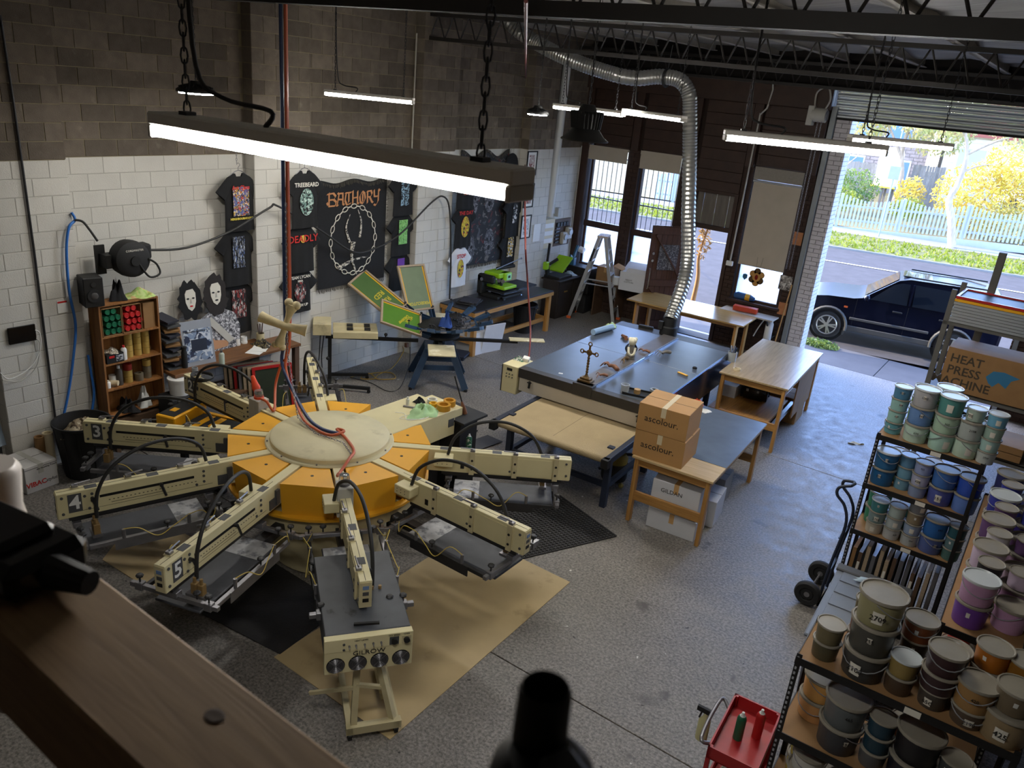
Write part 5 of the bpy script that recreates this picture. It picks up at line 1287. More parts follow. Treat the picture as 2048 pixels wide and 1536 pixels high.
# things on and under the tables
def carton(loc, rz, w, d, h, label, body='kraft', group=None, tape=True, words=None, wsize=0.1, flaps=False, tapem='tape_clear'):
 t = thing('carton', label, 'box', loc, rz, group)
 g = G(); g.b2((0, 0, 0), (w, d, h), 0.004); g.build('carton_body', body, t)
 if tape:
  g = G(); g.b2((w * 0.5 - 0.03, -0.002, h - 0.12), (w * 0.5 + 0.03, d + 0.002, h + 0.002)); g.build('packing_tape', tapem, t)
  g = G(); g.b2((0.0, d / 2 - 0.003, h), (w, d / 2 + 0.003, h + 0.0012)); g.build('flap_seam', 'joint_dark', t)
 if words:
  for (body_, sz, x, z, face) in words:
   if face == 'f': text(body_, sz, 'ink_black', t, (x, -0.0015, z), (PI / 2, 0, 0), off=0.0)
   elif face == 'r': text(body_, sz, 'ink_black', t, (w + 0.0015, x, z), (PI / 2, 0, PI / 2))
 return t
M('kraft', '#b58a55', 0.75, var=0.07, scale=4); M('kraft_dark', '#8f6b42', 0.78, var=0.1); M('tape_clear', '#c79d68', 0.25); M('carton_white', '#cfd0d4', 0.65, var=0.04); M('tape_pale', '#d9c9a6', 0.3)
bx = Vector((6.13, 8.14, 0.9)); hb = 0.345
carton(tuple(bx), TA + R(2), 0.63, 0.56, hb, 'lower brown cardboard carton lettered ascolour on the steel topped table', 'kraft', 'brown clothing cartons', words=[('ascolour.', 0.115, 0.30, 0.17, 'f')], tapem='tape_pale')
carton((bx.x - 0.0, bx.y - 0.01, 0.9 + hb + 0.003), TA + R(3), 0.62, 0.56, hb, 'upper brown cardboard carton lettered ascolour, crossed with printed tape', 'kraft', 'brown clothing cartons', words=[('ascolour.', 0.115, 0.30, 0.17, 'f')], tapem='tape_pale')
for z in (0.9, 0.9 + hb + 0.003):
 pass
# white cartons under the steel topped table
carton((6.436, 8.200, 0.000)[:2] + (0.0,), TA + R(1), 0.62, 0.42, 0.26, 'white carton on the floor under the steel topped table', 'carton_white', 'white clothing cartons under the table')
carton((6.436, 8.200, 0.000)[:2] + (0.263,), TA + R(3), 0.60, 0.42, 0.40, 'white carton lettered GILDAN under the steel topped table', 'carton_white', 'white clothing cartons under the table', words=[('GILDAN', 0.075, 0.25, 0.28, 'f')])
carton((6.62, 8.68, 0.0), TA + R(4), 0.48, 0.5, 0.36, 'white carton with open lid behind the lettered GILDAN carton', 'carton_white', 'white clothing cartons under the table')
carton((6.55, 9.3, 0.0), TA + R(2), 0.42, 0.4, 0.40, 'dull grey carton farthest back under the steel topped table', M('carton_grey', '#8b8680', 0.7), 'white clothing cartons under the table')
# vacuum cleaner under the belt
t = thing('vacuum_cleaner', 'grey and yellow drum vacuum cleaner under the dryer belt end', 'vacuum cleaner', (5.575, 8.896, 0.000)[:2] + (0,), 0.5)
g = G(); g.lathe([(0, 0.08), (0.17, 0.08), (0.18, 0.12), (0.18, 0.3), (0.16, 0.33)], 20); g.build('drum', 'ink_black', t, smooth=40)
g = G(); g.lathe([(0.16, 0.33), (0.165, 0.4), (0.13, 0.46), (0, 0.48)], 20); g.build('motor_head', M('vac_olive', '#8a7d3c', 0.5), t, smooth=40)
g = G(); g.tube(spline([(0.12, 0, 0.45), (0.3, 0.1, 0.4), (0.35, 0.3, 0.15), (0.1, 0.42, 0.05), (-0.2, 0.3, 0.04)], 6), 0.022, 8); g.build('hose', 'hose_black', t, smooth=60)
for a in range(4):
 g = G(); g.ball((0.17 * math.cos(a * PI / 2 + 0.7), 0.17 * math.sin(a * PI / 2 + 0.7), 0.04), 0.04, 8, 6); g.build('castor', 'vac_olive', t)
# bits on the steel top
crumple('rag', (6.020, 10.339, 0.920)[:2] + (0.904,), (0.09, 0.07), 0.07, 'signal_orange', 'bright orange rag behind the cardboard cartons', 'rag', 21)
crumple('rag', (6.226, 10.169, 0.910)[:2] + (0.904,), (0.08, 0.07), 0.03, 'plain_white', 'white rag at the far corner of the steel topped table', 'rag', 22)
# on the packing table
def jar(loc, label):
 t = thing('pen_jar', label, 'jar', loc)
 g = G(); g.lathe([(0, 0), (0.07, 0), (0.075, 0.16), (0.068, 0.16), (0.064, 0.01), (0, 0.01)], 20); g.build('jar', 'clear_tub', t, smooth=40)
 for i in range(7):
  a = i * 0.9; g = G(); g.cyl((0.02 * math.cos(a), 0.02 * math.sin(a), 0.015), (0.055 * math.cos(a), 0.055 * math.sin(a), 0.22 + 0.01 * i), 0.007, n=6); g.build('pen', ('ink_black', 'air_blue', 'mid_steel', 'plain_white')[i % 4], t)
 return t
jar((5.804, 12.160, 1.080), 'clear jar of pens and cutters on the packing table corner')
ring('tape_roll', (6.043, 11.800, 1.080), 0.045, 0.06, 0.03, 'tape_pale', 'clear tape roll lying beside the jar of pens', 'tape', 'tape rolls around the dryer')
# suitcase and cartons under the packing table
t = thing('suitcase', 'black moulded suitcase with ribbon under the packing table', 'suitcase', (6.153, 12.688, 0.000)[:2] + (0.42,), TA + R(5))
M('gloss_black', '#101012', 0.18)
g = G(); g.box((0, 0, 0.17), (0.42, 0.56, 0.33), None, 0.06); g.build('shell', 'gloss_black', t, smooth=50)
for y in (-0.14, 0.14):
 g = G(); g.b2((-0.215, y - 0.02, 0.0), (0.215, y + 0.02, 0.345)); g.build('strap', 'ink_black', t)
g = G(); g.tube(spline([(-0.05, -0.1, 0.34), (-0.12, -0.14, 0.42), (-0.02, -0.06, 0.36), (0.08, -0.14, 0.42), (0.02, -0.06, 0.34)], 5), 0.018, 6); g.build('ribbon_bow', 'ink_black', t, smooth=50)
for x in (-0.12, 0.05):
 g = G(); g.b2((x, -0.285, 0.16), (x + 0.04, -0.278, 0.2)); g.build('clasp', 'mid_steel', t)
g = G(); g.b2((-0.46, -1.05, 0.38), (0.5, 0.95, 0.42)); o = g.build('low_shelf', 'pine_y', None, (6.153, 12.688, 0.000)[:2] + (0,), TA); tag(o, 'slatted timber shelf board under the packing table', 'shelf')
carton((5.639, 12.281, 0.000)[:2] + (0,), TA, 0.3, 0.85, 0.62, 'tall white carton between the dryer and the packing table', 'carton_white', 'white clothing cartons under the table', tape=False)
carton((6.25, 13.0, 0.0), TA, 0.55, 0.55, 0.45, 'large brown carton far under the packing table', 'kraft_dark', 'brown clothing cartons', tape=True)

# ================================================================== stepladder
t = thing('stepladder', 'aluminium double sided stepladder with orange feet below the window', 'ladder', (1.22, 15.78, 0), R(18))
M('ladder_alu', '#b9bbbd', 0.38, metal=0.7, var=0.06); M('foot_orange', '#d9622a', 0.6)
HT = 1.93
for sx in (-1, 1):
 for sy in (-1, 1):
  g = G(); g.bar((sx * 0.52, sy * 0.28, 0.04), (sx * 0.07, sy * 0.17, HT), 0.075, 0.03, (0, 1, 0)); g.build('rail', 'ladder_alu', t)
  g = G(); g.box((sx * 0.53, sy * 0.285, 0.03), (0.1, 0.05, 0.06), None, 0.006); g.build('rubber_foot', 'foot_orange', t)
 for k in range(1, 7):
  f = k / 7.0; x = sx * (0.52 - 0.45 * f); w = 0.28 - 0.11 * f
  g = G(); g.b2((x - 0.04, -w, 0.04 + (HT - 0.04) * f - 0.03), (x + 0.04, w, 0.04 + (HT - 0.04) * f), 0.003); g.build('tread', 'ladder_alu', t)
g = G(); g.b2((-0.12, -0.19, HT - 0.01), (0.12, 0.19, HT + 0.035), 0.008); g.build('top_cap', speckle('cap_print', '#c9b9a8', ['#b0503a', '#dcd8cf'], 18, 0.55), t)
for sy in (-1, 1):
 g = G(); g.bar((-0.33, sy * 0.22, 0.86), (0.33, sy * 0.22, 0.86), 0.012, 0.025); g.build('spreader', 'ladder_alu', t)
g = G(); g.b2((-0.02, -0.016, 0), (0.02, -0.014, 0.3)); o = g.build('warning_label', 'ink_black', t, (-0.2, -0.222, 1.38)); o.rotation_euler = (0, 0.23, 0)

# ================================================================== goods under the street windows
t = thing('low_bench', 'dark brown bench board on brackets under the street windows', 'bench', (0.95, 15.98, 0), 0)
g = G(); g.b2((0, 0, 0.80), (1.35, 0.5, 0.84), 0.003); g.build('bench_top', M('bench_brown', '#5b4636', 0.5, var=0.15), t)
for x in (0.05, 0.62, 1.27):
 g = G(); g.b2((x, 0.05, 0), (x + 0.03, 0.48, 0.8)); g.build('side_panel', 'bench_brown', t)
cb = thing('carton', 'large white carton with raised flaps on the bench under the street windows', 'box', (1.769, 15.837, 0.840)[:2] + (0.84,), R(12), 'cartons by the street windows')
g = G(); g.b2((-0.02, -0.1, 0), (0.62, 0.34, 0.42), 0.004); g.build('carton_body', 'carton_white', cb)
g = G(); g.bar((0.3, 0.12, 0.42), (0.3, 0.52, 0.54), 0.62, 0.006); g.build('flap', 'carton_white', cb)
g = G(); g.bar((0.02, 0.1, 0.43), (-0.2, 0.1, 0.5), 0.4, 0.006); g.build('flap', 'kraft', cb)
g = G(); g.poly([(0.1, -0.1, 0.42), (0.62, -0.1, 0.42), (0.56, -0.02, 0.5), (0.14, -0.02, 0.5)]); g.poly([(0.1, -0.098, 0.42), (0.14, -0.018, 0.5), (0.56, -0.018, 0.5), (0.62, -0.098, 0.42)]); g.build('flap', 'carton_white', cb)
text('GILDAN', 0.07, 'ink_black', cb, (0.622, 0.12, 0.22), (PI / 2, 0, PI / 2)); text('HEAVY\nCOTTON', 0.05, 'ink_black', cb, (0.2, -0.102, 0.22), (PI / 2, 0, 0))
carton((1.0, 16.05, 0.843), R(4), 0.42, 0.36, 0.34, 'brown carton behind the stepladder on the window bench', 'kraft_dark', 'cartons by the street windows')
g = G(); g.lathe([(0, 0), (0.09, 0), (0.09, 0.18), (0, 0.18)], 16); o = g.build('paper_cylinder', 'plain_white', None, (1.52, 16.1, 0.843), smooth=40); tag(o, 'white paper roll standing beside the brown carton on the bench', 'roll')
t = thing('storage_crate', 'black crate on the floor under the window bench', 'crate', (0.35, 15.9, 0), R(5))
g = G(); g.b2((0, 0, 0), (0.5, 0.4, 0.42), 0.012); g.build('crate_body', 'rubber', t)
g = G(); g.b2((-0.01, -0.01, 0.42), (0.51, 0.41, 0.45), 0.006); g.build('lid', 'ink_black', t); g = G(); g.b2((0.05, -0.004, 0.1), (0.1, 0.0, 0.15)); g.build('sticker', 'plain_white', t)
t = thing('speaker_cabinet', 'tall black cabinet in the dark corner behind the stepladder', 'cabinet', (0.2, 16.0, 0.46), 0)
g = G(); g.b2((0, 0, 0), (0.65, 0.4, 0.6), 0.01); g.build('cabinet_body', 'ink_black', t); g = G(); g.b2((0.02, -0.006, 0.02), (0.63, 0.0, 0.58)); g.build('grille', 'rubber', t)

# ================================================================== heat press bench
hbn = thing('heat_press_bench', 'long timber framed bench with black top carrying the green heat press', 'bench', (0.22, 11.40, 0), 0)
M('bench_black', '#26262a', 0.35, var=0.1)
g = G(); g.b2((0, 0, 0.875), (0.86, 2.72, 0.90), 0.003); g.build('bench_top', 'bench_black', hbn)
g = G(); g.b2((0.83, 0, 0.80), (0.87, 2.72, 0.876), 0.003); g.b2((0, -0.005, 0.80), (0.86, 0.03, 0.876), 0.003); g.build('edge_board', 'pine_y', hbn)
for x in (0.06, 0.8):
 for y in (0.08, 2.64):
  g = G(); g.b2((x - 0.045, y - 0.045, 0), (x + 0.045, y + 0.045, 0.80), 0.004); g.build('leg', 'pine', hbn)
for y in (0.08, 2.64):
 g = G(); g.b2((0.06, y - 0.02, 0.22), (0.8, y + 0.02, 0.32)); g.build('stretcher', 'pine_x', hbn)
g = G(); g.b2((0.1, 0.08, 0.2), (0.14, 2.64, 0.3)); g.b2((0.72, 0.6, 0.22), (0.76, 2.64, 0.30)); g.build('stretcher', 'pine_y', hbn)
M('press_lime', '#8fc31f', 0.4, var=0.05)
hp_ = thing('heat_press', 'lime green and black swing arm heat press on the bench', 'heat press', (0.40, 12.75, 0.90), 0)
# local: x away from wall, y along bench; the upright stands at low y near the wall
g = G(); g.b2((-0.10, -0.34, 0.05), (0.02, -0.06, 0.44), 0.02); g.b2((-0.10, -0.34, 0.30), (0.30, -0.22, 0.46), 0.03); g.b2((-0.08, -0.3, 0.0), (0.42, -0.1, 0.06), 0.01); g.build('upright', 'ink_black', hp_)
g = G(); g.cyl((0.02, -0.345, 0.36), (0.02, -0.35, 0.36), 0.035, n=16); g.build('pivot_badge', 'mid_steel', hp_)
g = G(); g.b2((-0.05, -0.2, 0.40), (0.34, 0.18, 0.50), 0.02); g.b2((0.22, -0.05, 0.34), (0.38, 0.2, 0.5), 0.02); g.build('arm_cover', 'press_lime', hp_)
g = G(); g.b2((0.38, 0.02, 0.36), (0.385, 0.16, 0.48)); g.build('control_face', M('mint', '#9fe0b0', 0.4), hp_); g = G(); g.b2((0.385, 0.05, 0.4), (0.388, 0.12, 0.45)); g.build('display', 'ink_black', hp_)
g = G(); g.b2((-0.12, -0.16, 0.185), (0.46, 0.28, 0.245), 0.012); g.build('heat_platen', 'press_lime', hp_)
g = G(); g.b2((-0.14, -0.18, 0.12), (0.48, 0.30, 0.145), 0.004); g.b2((-0.02, 0.3, 0.15), (0.5, 0.95, 0.165), 0.003); g.build('lower_platen', 'ink_black', hp_); g = G(); g.b2((-0.145, -0.185, 0.11), (0.485, 0.305, 0.12)); g.b2((-0.025, 0.295, 0.14), (0.505, 0.955, 0.15)); g.build('platen_edge', 'polished', hp_)
g = G(); g.b2((0.05, -0.04, 0.0), (0.3, 0.14, 0.11)); g.b2((-0.1, -0.2, 0.0), (0.5, -0.14, 0.04)); g.b2((0.42, -0.2, 0.02), (0.47, 0.5, 0.06)); g.build('base_frame', 'ink_black', hp_)
for x, y in ((0.0, -0.1), (0.18, 0.04), (0.3, -0.05)):
 g = G(); g.cyl((x, y, 0.245), (x, y, 0.4), 0.03, n=12); g.build('press_column', 'dark_steel', hp_)
for a in (0, 1):
 g = G(); g.cyl((0.385 - 0.1 * a, -0.12, 0.36), (0.40 - 0.1 * a, -0.14, 0.36), 0.04, n=14); g.build('gauge', 'mid_steel', hp_)
g = G(); g.cyl((0.05, 0.1, 0.52), (0.2, 0.5, 0.56), 0.035, n=12); g.build('ram', 'ink_black', hp_); g = G(); g.cyl((0.1, 0.0, 0.53), (0.18, 0.75, 0.68), 0.011, n=8); g.ball((0.18, 0.76, 0.68), 0.02, 8, 6); g.build('lever', 'mid_steel', hp_)
for x, y in ((0.45, -0.17), (0.45, 0.46)):
 g = G(); g.cyl((x, y, -0.0), (x, y, 0.03), 0.028, 0.014, n=10); g.build('levelling_foot', 'polished', hp_)
# folded garment
t = thing('folded_shirt', 'folded charcoal shirt lying on the heat press bench', 'shirt', (0.58, 11.85, 0.90), R(20))
g = G(); g.box((0, 0, 0.02), (0.42, 0.5, 0.04), None, 0.015); g.build('lower_fold', 'cloth_black', t); g = G(); g.box((0.02, -0.02, 0.055), (0.36, 0.4, 0.03), (0, 0.03, 0.1), 0.012); g.build('upper_fold', M('cloth_charcoal', '#2c2d36', 0.9, var=0.2), t)
# black waste bin
def bin_(loc, r0, r1, h, label, liner=True):
 t = thing('waste_bin', label, 'bin', loc)
 g = G(); n = 28
 g.lathe([(0, 0), (r0, 0), (r1, h), (r1 + 0.02, h), (r1 + 0.02, h - 0.03), (r1 + 0.012, h - 0.035)], n); g.lathe([(r1 - 0.004, h), (r0 - 0.004, 0.02), (0, 0.02)], n); g.build('bin_body', 'rubber', t, smooth=40)
 rb = None
 for i in range(10):
  a = 2 * PI * i / 10; g = G(); g.bar((r0 * math.cos(a), r0 * math.sin(a), 0.03), (r1 * math.cos(a), r1 * math.sin(a), h - 0.06), 0.02, 0.012, (math.cos(a), math.sin(a), 0)); g.build('rib', 'rubber', t)
 for s in (-1, 1):
  g = G(); g.box((s * (r1 + 0.03), 0, h - 0.04), (0.05, 0.12, 0.03), None, 0.008); g.build('handle', 'rubber', t)
 return t
bin_((0.72, 13.62, 0), 0.19, 0.25, 0.62, 'black ribbed waste bin under the heat press bench')
# white carton leaning under the bench and board stack
carton((0.55, 11.55, 0.0), R(-4), 0.5, 0.35, 0.45, 'pale carton with arrows under the near end of the heat press bench', 'carton_white', 'cartons under the heat press bench')
g = G(); g.box((0, 0, 0.3), (0.02, 0.5, 0.6), (0, 0.18, 0), 0.0); o = g.build('cardboard_sheet', 'carton_white', None, (1.15, 11.95, 0.0), R(-12)); tag(o, 'white carton panel leaning out from the heat press bench', 'cardboard', 'cartons under the heat press bench')
# drawers and second press in the corner
t = thing('drawer_cabinet', 'dark brown drawer cabinet in the corner beyond the black bin', 'cabinet', (0.04, 14.98, 0), 0)
g = G(); g.b2((0.2, 0, 0), (0.62, 1.25, 0.86), 0.006); g.build('cabinet_body', M('cabinet_dark', '#2c2521', 0.55, var=0.15), t)
for i in range(2):
 g = G(); g.b2((0.62, 0.03 + i * 0.61, 0.05), (0.635, 0.60 + i * 0.61, 0.82), 0.003); dd = g.build('drawer', 'cabinet_dark', t); g = G(); g.b2((0.635, 0.25 + i * 0.61, 0.6), (0.655, 0.37 + i * 0.61, 0.63)); g.build('handle', 'brass', dd)
g = G(); g.b2((0.15, -0.02, 0.86), (0.66, 1.27, 0.89), 0.003); g.build('cabinet_top', 'cabinet_dark', t)
t = thing('heat_press', 'open clamshell heat press with green platen on the corner cabinet', 'heat press', (0.38, 15.3, 0.89), 0)
g = G(); g.b2((-0.18, -0.25, 0.0), (0.24, 0.3, 0.06), 0.008); g.build('lower_platen', 'ink_black', t)
g = G(); g.bar((-0.1, -0.22, 0.02), (-0.12, -0.28, 0.36), 0.1, 0.06); g.bar((-0.1, -0.2, 0.3), (0.0, -0.02, 0.42), 0.05, 0.05); g.build('hinge_frame', 'ink_black', t)
g = G(); g.box((0.02, 0.1, 0.30), (0.38, 0.5, 0.05), (0.62, 0, 0), 0.01); g.build('heat_platen', 'press_lime', t)
g = G(); g.bar((-0.1, -0.3, 0.3), (-0.12, -0.24, 0.78), 0.03, 0.05); g.build('lever', 'ink_black', t); g = G(); g.b2((-0.14, -0.42, 0.2), (-0.04, -0.28, 0.38), 0.02); g.build('control_cover', 'press_lime', t)
t = thing('cap_press', 'small blue cap press with white guard behind the clamshell press', 'heat press', (0.3, 16.1, 0.89), 0)
M('teal_blue', '#2f5f7c', 0.45)
g = G(); g.b2((-0.06, -0.06, 0), (0.06, 0.06, 0.35), 0.01); g.bar((0, 0, 0.3), (0.02, 0.12, 0.62), 0.05, 0.06); g.bar((0, 0, 0.3), (0.02, -0.18, 0.42), 0.04, 0.05); g.build('frame', 'teal_blue', t); g = G(); g.box((0.08, 0.2, 0.52), (0.16, 0.14, 0.1), (0.4, 0.2, 0), 0.02); g.build('guard', 'plain_white', t); g = G(); g.b2((-0.12, -0.14, 0), (0.2, 0.2, 0.03), 0.006); g.build('base', 'ink_black', t)
crumple('plastic_bag', (0.45, 15.75, 0.892), (0.16, 0.14), 0.08, M('bag_blue', '#9fb4c6', 0.35), 'pale blue plastic bag on the corner cabinet', 'bag', 31)

# ================================================================== manual rotary press (blue)
M('press_blue', '#27405c', 0.45, var=0.12); M('cream_platen', '#cdc29c', 0.55, var=0.1, scale=6, col2='#e2dac0', mix=(0.55, 0.62))
HX, HY = 1.47, 9.95
mp = thing('manual_press', 'dark blue manual rotary screen press standing on a splayed frame', 'press', (HX, HY, 0), R(43))
for sx in (-1, 1):
 for sy in (-1, 1):
  g = G(); g.bar((sx * 0.20, sy * 0.20, 0.66), (sx * 0.46, sy * 0.42, 0.03), 0.11, 0.04, (0, 1, 0)); g.build('leg', 'press_blue', mp)
  g = G(); g.cyl((sx * 0.47, sy * 0.43, 0), (sx * 0.47, sy * 0.43, 0.03), 0.03, n=10); g.build('foot', 'ink_black', mp)
g = G(); g.b2((-0.25, -0.25, 0.62), (0.25, 0.25, 0.68), 0.01); g.b2((-0.34, -0.24, 0.30), (0.34, -0.2, 0.38)); g.b2((-0.34, 0.2, 0.30), (0.34, 0.24, 0.38)); g.build('base_frame', 'press_blue', mp)
g = G(); g.lathe([(0, 0.66), (0.12, 0.66), (0.09, 0.8), (0.3, 0.84), (0.34, 0.86), (0.34, 0.90), (0.1, 0.92), (0.1, 1.0), (0.36, 1.02), (0.40, 1.05), (0.2, 1.1), (0, 1.1)], 28); g.build('hub', 'ink_black', mp, smooth=40)
for k, (a, r1, w, l) in enumerate(((0, 1.25, 0.17, 0.62), (-90, 0.55, 0.44, 0.55), (90, 0.9, 0.4, 0.5))):
 aa = R(a); d = Vector((math.cos(aa), math.sin(aa), 0))
 g = G(); g.bar(d * 0.1 + Vector((0, 0, 0.80)), d * (r1 + 0.1) + Vector((0, 0, 0.80)), 0.06, 0.05); arm_ = g.build('platen_arm', 'ink_black', mp)
 g = G(); g.box((0, 0, 0), (l, w, 0.022), None, 0.006); pl_ = g.build('platen', 'cream_platen', mp, tuple(d * (r1 + l / 2 - 0.05) + Vector((0, 0, 0.84))), aa)
def press_screen(ang, r0, z0, r1, z1, wd, label, words, face, up=0.0, emul='emulsion'):
 """screen held in a raised print head; x along the frame outwards, y across, z face normal"""
 a = R(ang); p = Vector((HX + r0 * math.cos(a), HY + r0 * math.sin(a), z0)); q = Vector((HX + r1 * math.cos(a), HY + r1 * math.sin(a), z1))
 x = (q - p).normalized(); L_ = (q - p).length; y = Vector((0, 0, 1)).cross(x).normalized(); z = x.cross(y)
 if up: 
  rm = Matrix.Rotation(up, 3, x); y = rm @ y; z = rm @ z
 t = thing('print_screen', label, 'screen', tuple(p), 0, 'screens clamped in the blue press'); t.rotation_euler = Matrix((x, y, z)).transposed().to_euler()
 h = wd / 2; f = 0.035
 for lo, hi in (((0, -h, -0.02), (L_, -h + f, 0.02)), ((0, h - f, -0.02), (L_, h, 0.02)), ((0, -h + f, -0.02), (f, h - f, 0.02)), ((L_ - f, -h + f, -0.02), (L_, h - f, 0.02))):
  g = G(); g.b2(lo, hi, 0.003); g.build('frame_bar', 'frame_wood', t)
 g = G(); g.b2((f, -h + f, -0.004), (L_ - f, h - f, 0.0)); g.build('mesh', emul, t)
 for s in (-1, 1):
  g = G(); g.b2((f, s * (h - f - 0.012) - 0.012, 0.0), (L_ - f, s * (h - f - 0.012) + 0.012, 0.0015)); g.build('edge_tape', 'tape_yellow', t)
 for (w_, sz, lx, ly, rot) in words: text(w_, sz, 'stencil_yellow', t, (lx, ly, 0.003), (0, 0, R(rot)), ext=0.0005, off=0.002)
 for s in (-1, 1):
  g = G(); g.b2((-0.16, s * h * 0.75 - 0.035, -0.035), (0.10, s * h * 0.75 + 0.035, -0.022), 0.003); g.b2((-0.16, s * h * 0.75 - 0.035, -0.03), (-0.0, s * h * 0.75 - 0.028, 0.05)); g.b2((-0.16, s * h * 0.75 + 0.028, -0.03), (0.0, s * h * 0.75 + 0.035, 0.05)); g.build('clamp', 'press_blue', t)
  g = G(); g.cyl((0.03, s * h * 0.75, 0.02), (0.03, s * h * 0.75, 0.07), 0.007, n=6); g.cyl((0.03, s * h * 0.75, 0.07), (0.03, s * h * 0.75, 0.085), 0.022, n=8); g.build('clamp_knob', 'ink_black', t)
 return t
M('frame_wood', '#a39078', 0.75, var=0.15, scale=10, stretch=(1, 6, 6)); M('emulsion', '#4d6b3a', 0.4, var=0.08); M('emulsion_grey', '#6d7b5c', 0.4, var=0.08); M('emulsion_lime', '#547f2c', 0.4, var=0.06); M('stencil_yellow', '#c9b832', 0.5)
press_screen(165, 0.62, 1.12, 1.02, 1.84, 0.56, 'grey green screen lettered PERSECUTOR standing almost upright on the blue press', [('PERSECUTOR', 0.075, 0.13, 0.0, 90)], 1, 0.0, 'emulsion_grey')
press_screen(203, 0.75, 1.15, 1.55, 1.66, 0.5, 'dark green screen with orange block letters tilted up behind the lime screen', [('RED', 0.13, 0.45, 0.0, 90), ('RED', 0.13, 0.3, 0.0, 90)], 1, -0.45)
press_screen(232, 0.33, 1.03, 1.02, 1.28, 0.62, 'lime green screen with yellow script facing up at the front of the blue press', [('Deceiver', 0.09, 0.32, 0.02, 60), ('of light', 0.08, 0.22, -0.03, 60)], 1, -0.4, 'emulsion_lime')
# empty print heads with clamps
for k, a in enumerate((-75, -45, -15, 15, 45, 75, 105)):
 aa = R(a - 43); d = Vector((math.cos(aa), math.sin(aa), 0)); s_ = Vector((-d.y, d.x, 0))
 g = G(); g.bar(d * 0.25 + Vector((0, 0, 1.02)), d * 0.62 + Vector((0, 0, 1.10)), 0.10, 0.03); hd = g.build('print_head', 'mid_steel', mp)
 g = G()
 for sg in (-1, 1): g.bar(d * 0.6 + s_ * 0.16 * sg + Vector((0, 0, 1.1)), d * 0.86 + s_ * 0.2 * sg + Vector((0, 0, 1.2)), 0.06, 0.055)
 g.bar(d * 0.6 - s_ * 0.2 + Vector((0, 0, 1.1)), d * 0.6 + s_ * 0.2 + Vector((0, 0, 1.1)), 0.03, 0.03); g.build('head_clamp', 'press_blue', hd)
 g = G()
 for sg in (-1, 1): g.cyl(d * 0.8 + s_ * 0.19 * sg + Vector((0, 0, 1.19)), d * 0.8 + s_ * 0.19 * sg + Vector((0, 0, 1.27)), 0.007, n=6); g.cyl(d * 0.8 + s_ * 0.19 * sg + Vector((0, 0, 1.265)), d * 0.8 + s_ * 0.19 * sg + Vector((0, 0, 1.285)), 0.022, n=8)
 for q in range(3): g.tube([d * (0.3 + 0.1 * q) + s_ * (0.05 * math.cos(t_)) + Vector((0, 0, 1.08 + 0.035 * math.sin(t_))) for t_ in [2 * PI * i / 8 for i in range(8)]], 0.008, 4, closed=True)
 g.build('head_spring', 'dark_steel', hd)
crumple('rag', (HX + 0.25, HY - 0.15, 1.1), (0.11, 0.1), 0.24, M('cloth_blue', '#27468a', 0.85, var=0.15), 'bright blue rag draped over the blue press hub', 'rag', 41)
crumple('rag', (HX + 0.05, HY + 0.34, 1.12), (0.13, 0.11), 0.08, 'cloth_black', 'black rag lying between the empty heads of the blue press', 'rag', 42)
# flash dryer of the manual press
fd = thing('flash_dryer', 'cream flash dryer box on a black stand beside the blue press', 'flash cure unit', (0.55, 8.78, 0), R(48))
g = G(); g.b2((-0.30, -0.25, 0.87), (0.42, 0.28, 0.98), 0.006); g.build('heater_box', 'cream_dirty', fd)
g = G(); g.b2((-0.62, -0.20, 0.90), (-0.33, 0.24, 1.09), 0.006); g.build('control_box', 'cream_dirty', fd)
for y in (-0.1, 0.1):
 g = G(); g.b2((-0.08, y - 0.05, 0.98), (0.30, y + 0.05, 1.01), 0.004); g.build('lamp_cover', 'ink_black', fd); g = G(); g.b2((0.02, y - 0.052, 0.985), (0.2, y + 0.052, 1.014)); g.build('lamp_guard', 'cream_dirty', fd)
g = G(); g.bar((-0.42, -0.05, 0.84), (1.1, -0.05, 0.80), 0.06, 0.05); g.bar((-0.35, -0.05, 0.84), (-0.35, -0.05, 0.06), 0.06, 0.06); g.build('stand', 'ink_black', fd)
g = G(); g.bar((-0.35, -0.3, 0.08), (0.3, -0.45, 0.08), 0.05); g.bar((-0.35, 0.2, 0.08), (0.3, 0.2, 0.08), 0.05); g.bar((-0.35, -0.3, 0.08), (-0.35, 0.2, 0.08), 0.05); g.build('stand_base', 'ink_black', fd)
for x, y in ((0.28, -0.45), (0.28, 0.2), (-0.35, -0.3), (-0.35, 0.2)):
 g = G(); g.cyl((x, y - 0.012, 0.03), (x, y + 0.012, 0.03), 0.03, n=10); g.build('castor', 'ink_black', fd)
for x in (-0.38, 0.55):
 g = G(); g.cyl((x, -0.1, 0.5 if x < 0 else 0.86), (x, -0.16, 0.5 if x < 0 else 0.92), 0.012, n=6); g.ball((x, -0.17, 0.5 if x < 0 else 0.93), 0.03, 8, 6); g.build('clamp_knob', 'ink_black', fd)
for k in (0, 1):
 g = G(); g.tube(spline([(-0.5 + 0.06 * k, -0.05, 0.9), (-0.52 + 0.04 * k, -0.1, 0.5), (-0.55 + 0.1 * k, -0.12, 0.15), (-0.4, -0.2, 0.02)], 5), 0.01, 6); g.build('power_cord', 'hose_black', fd, smooth=60)
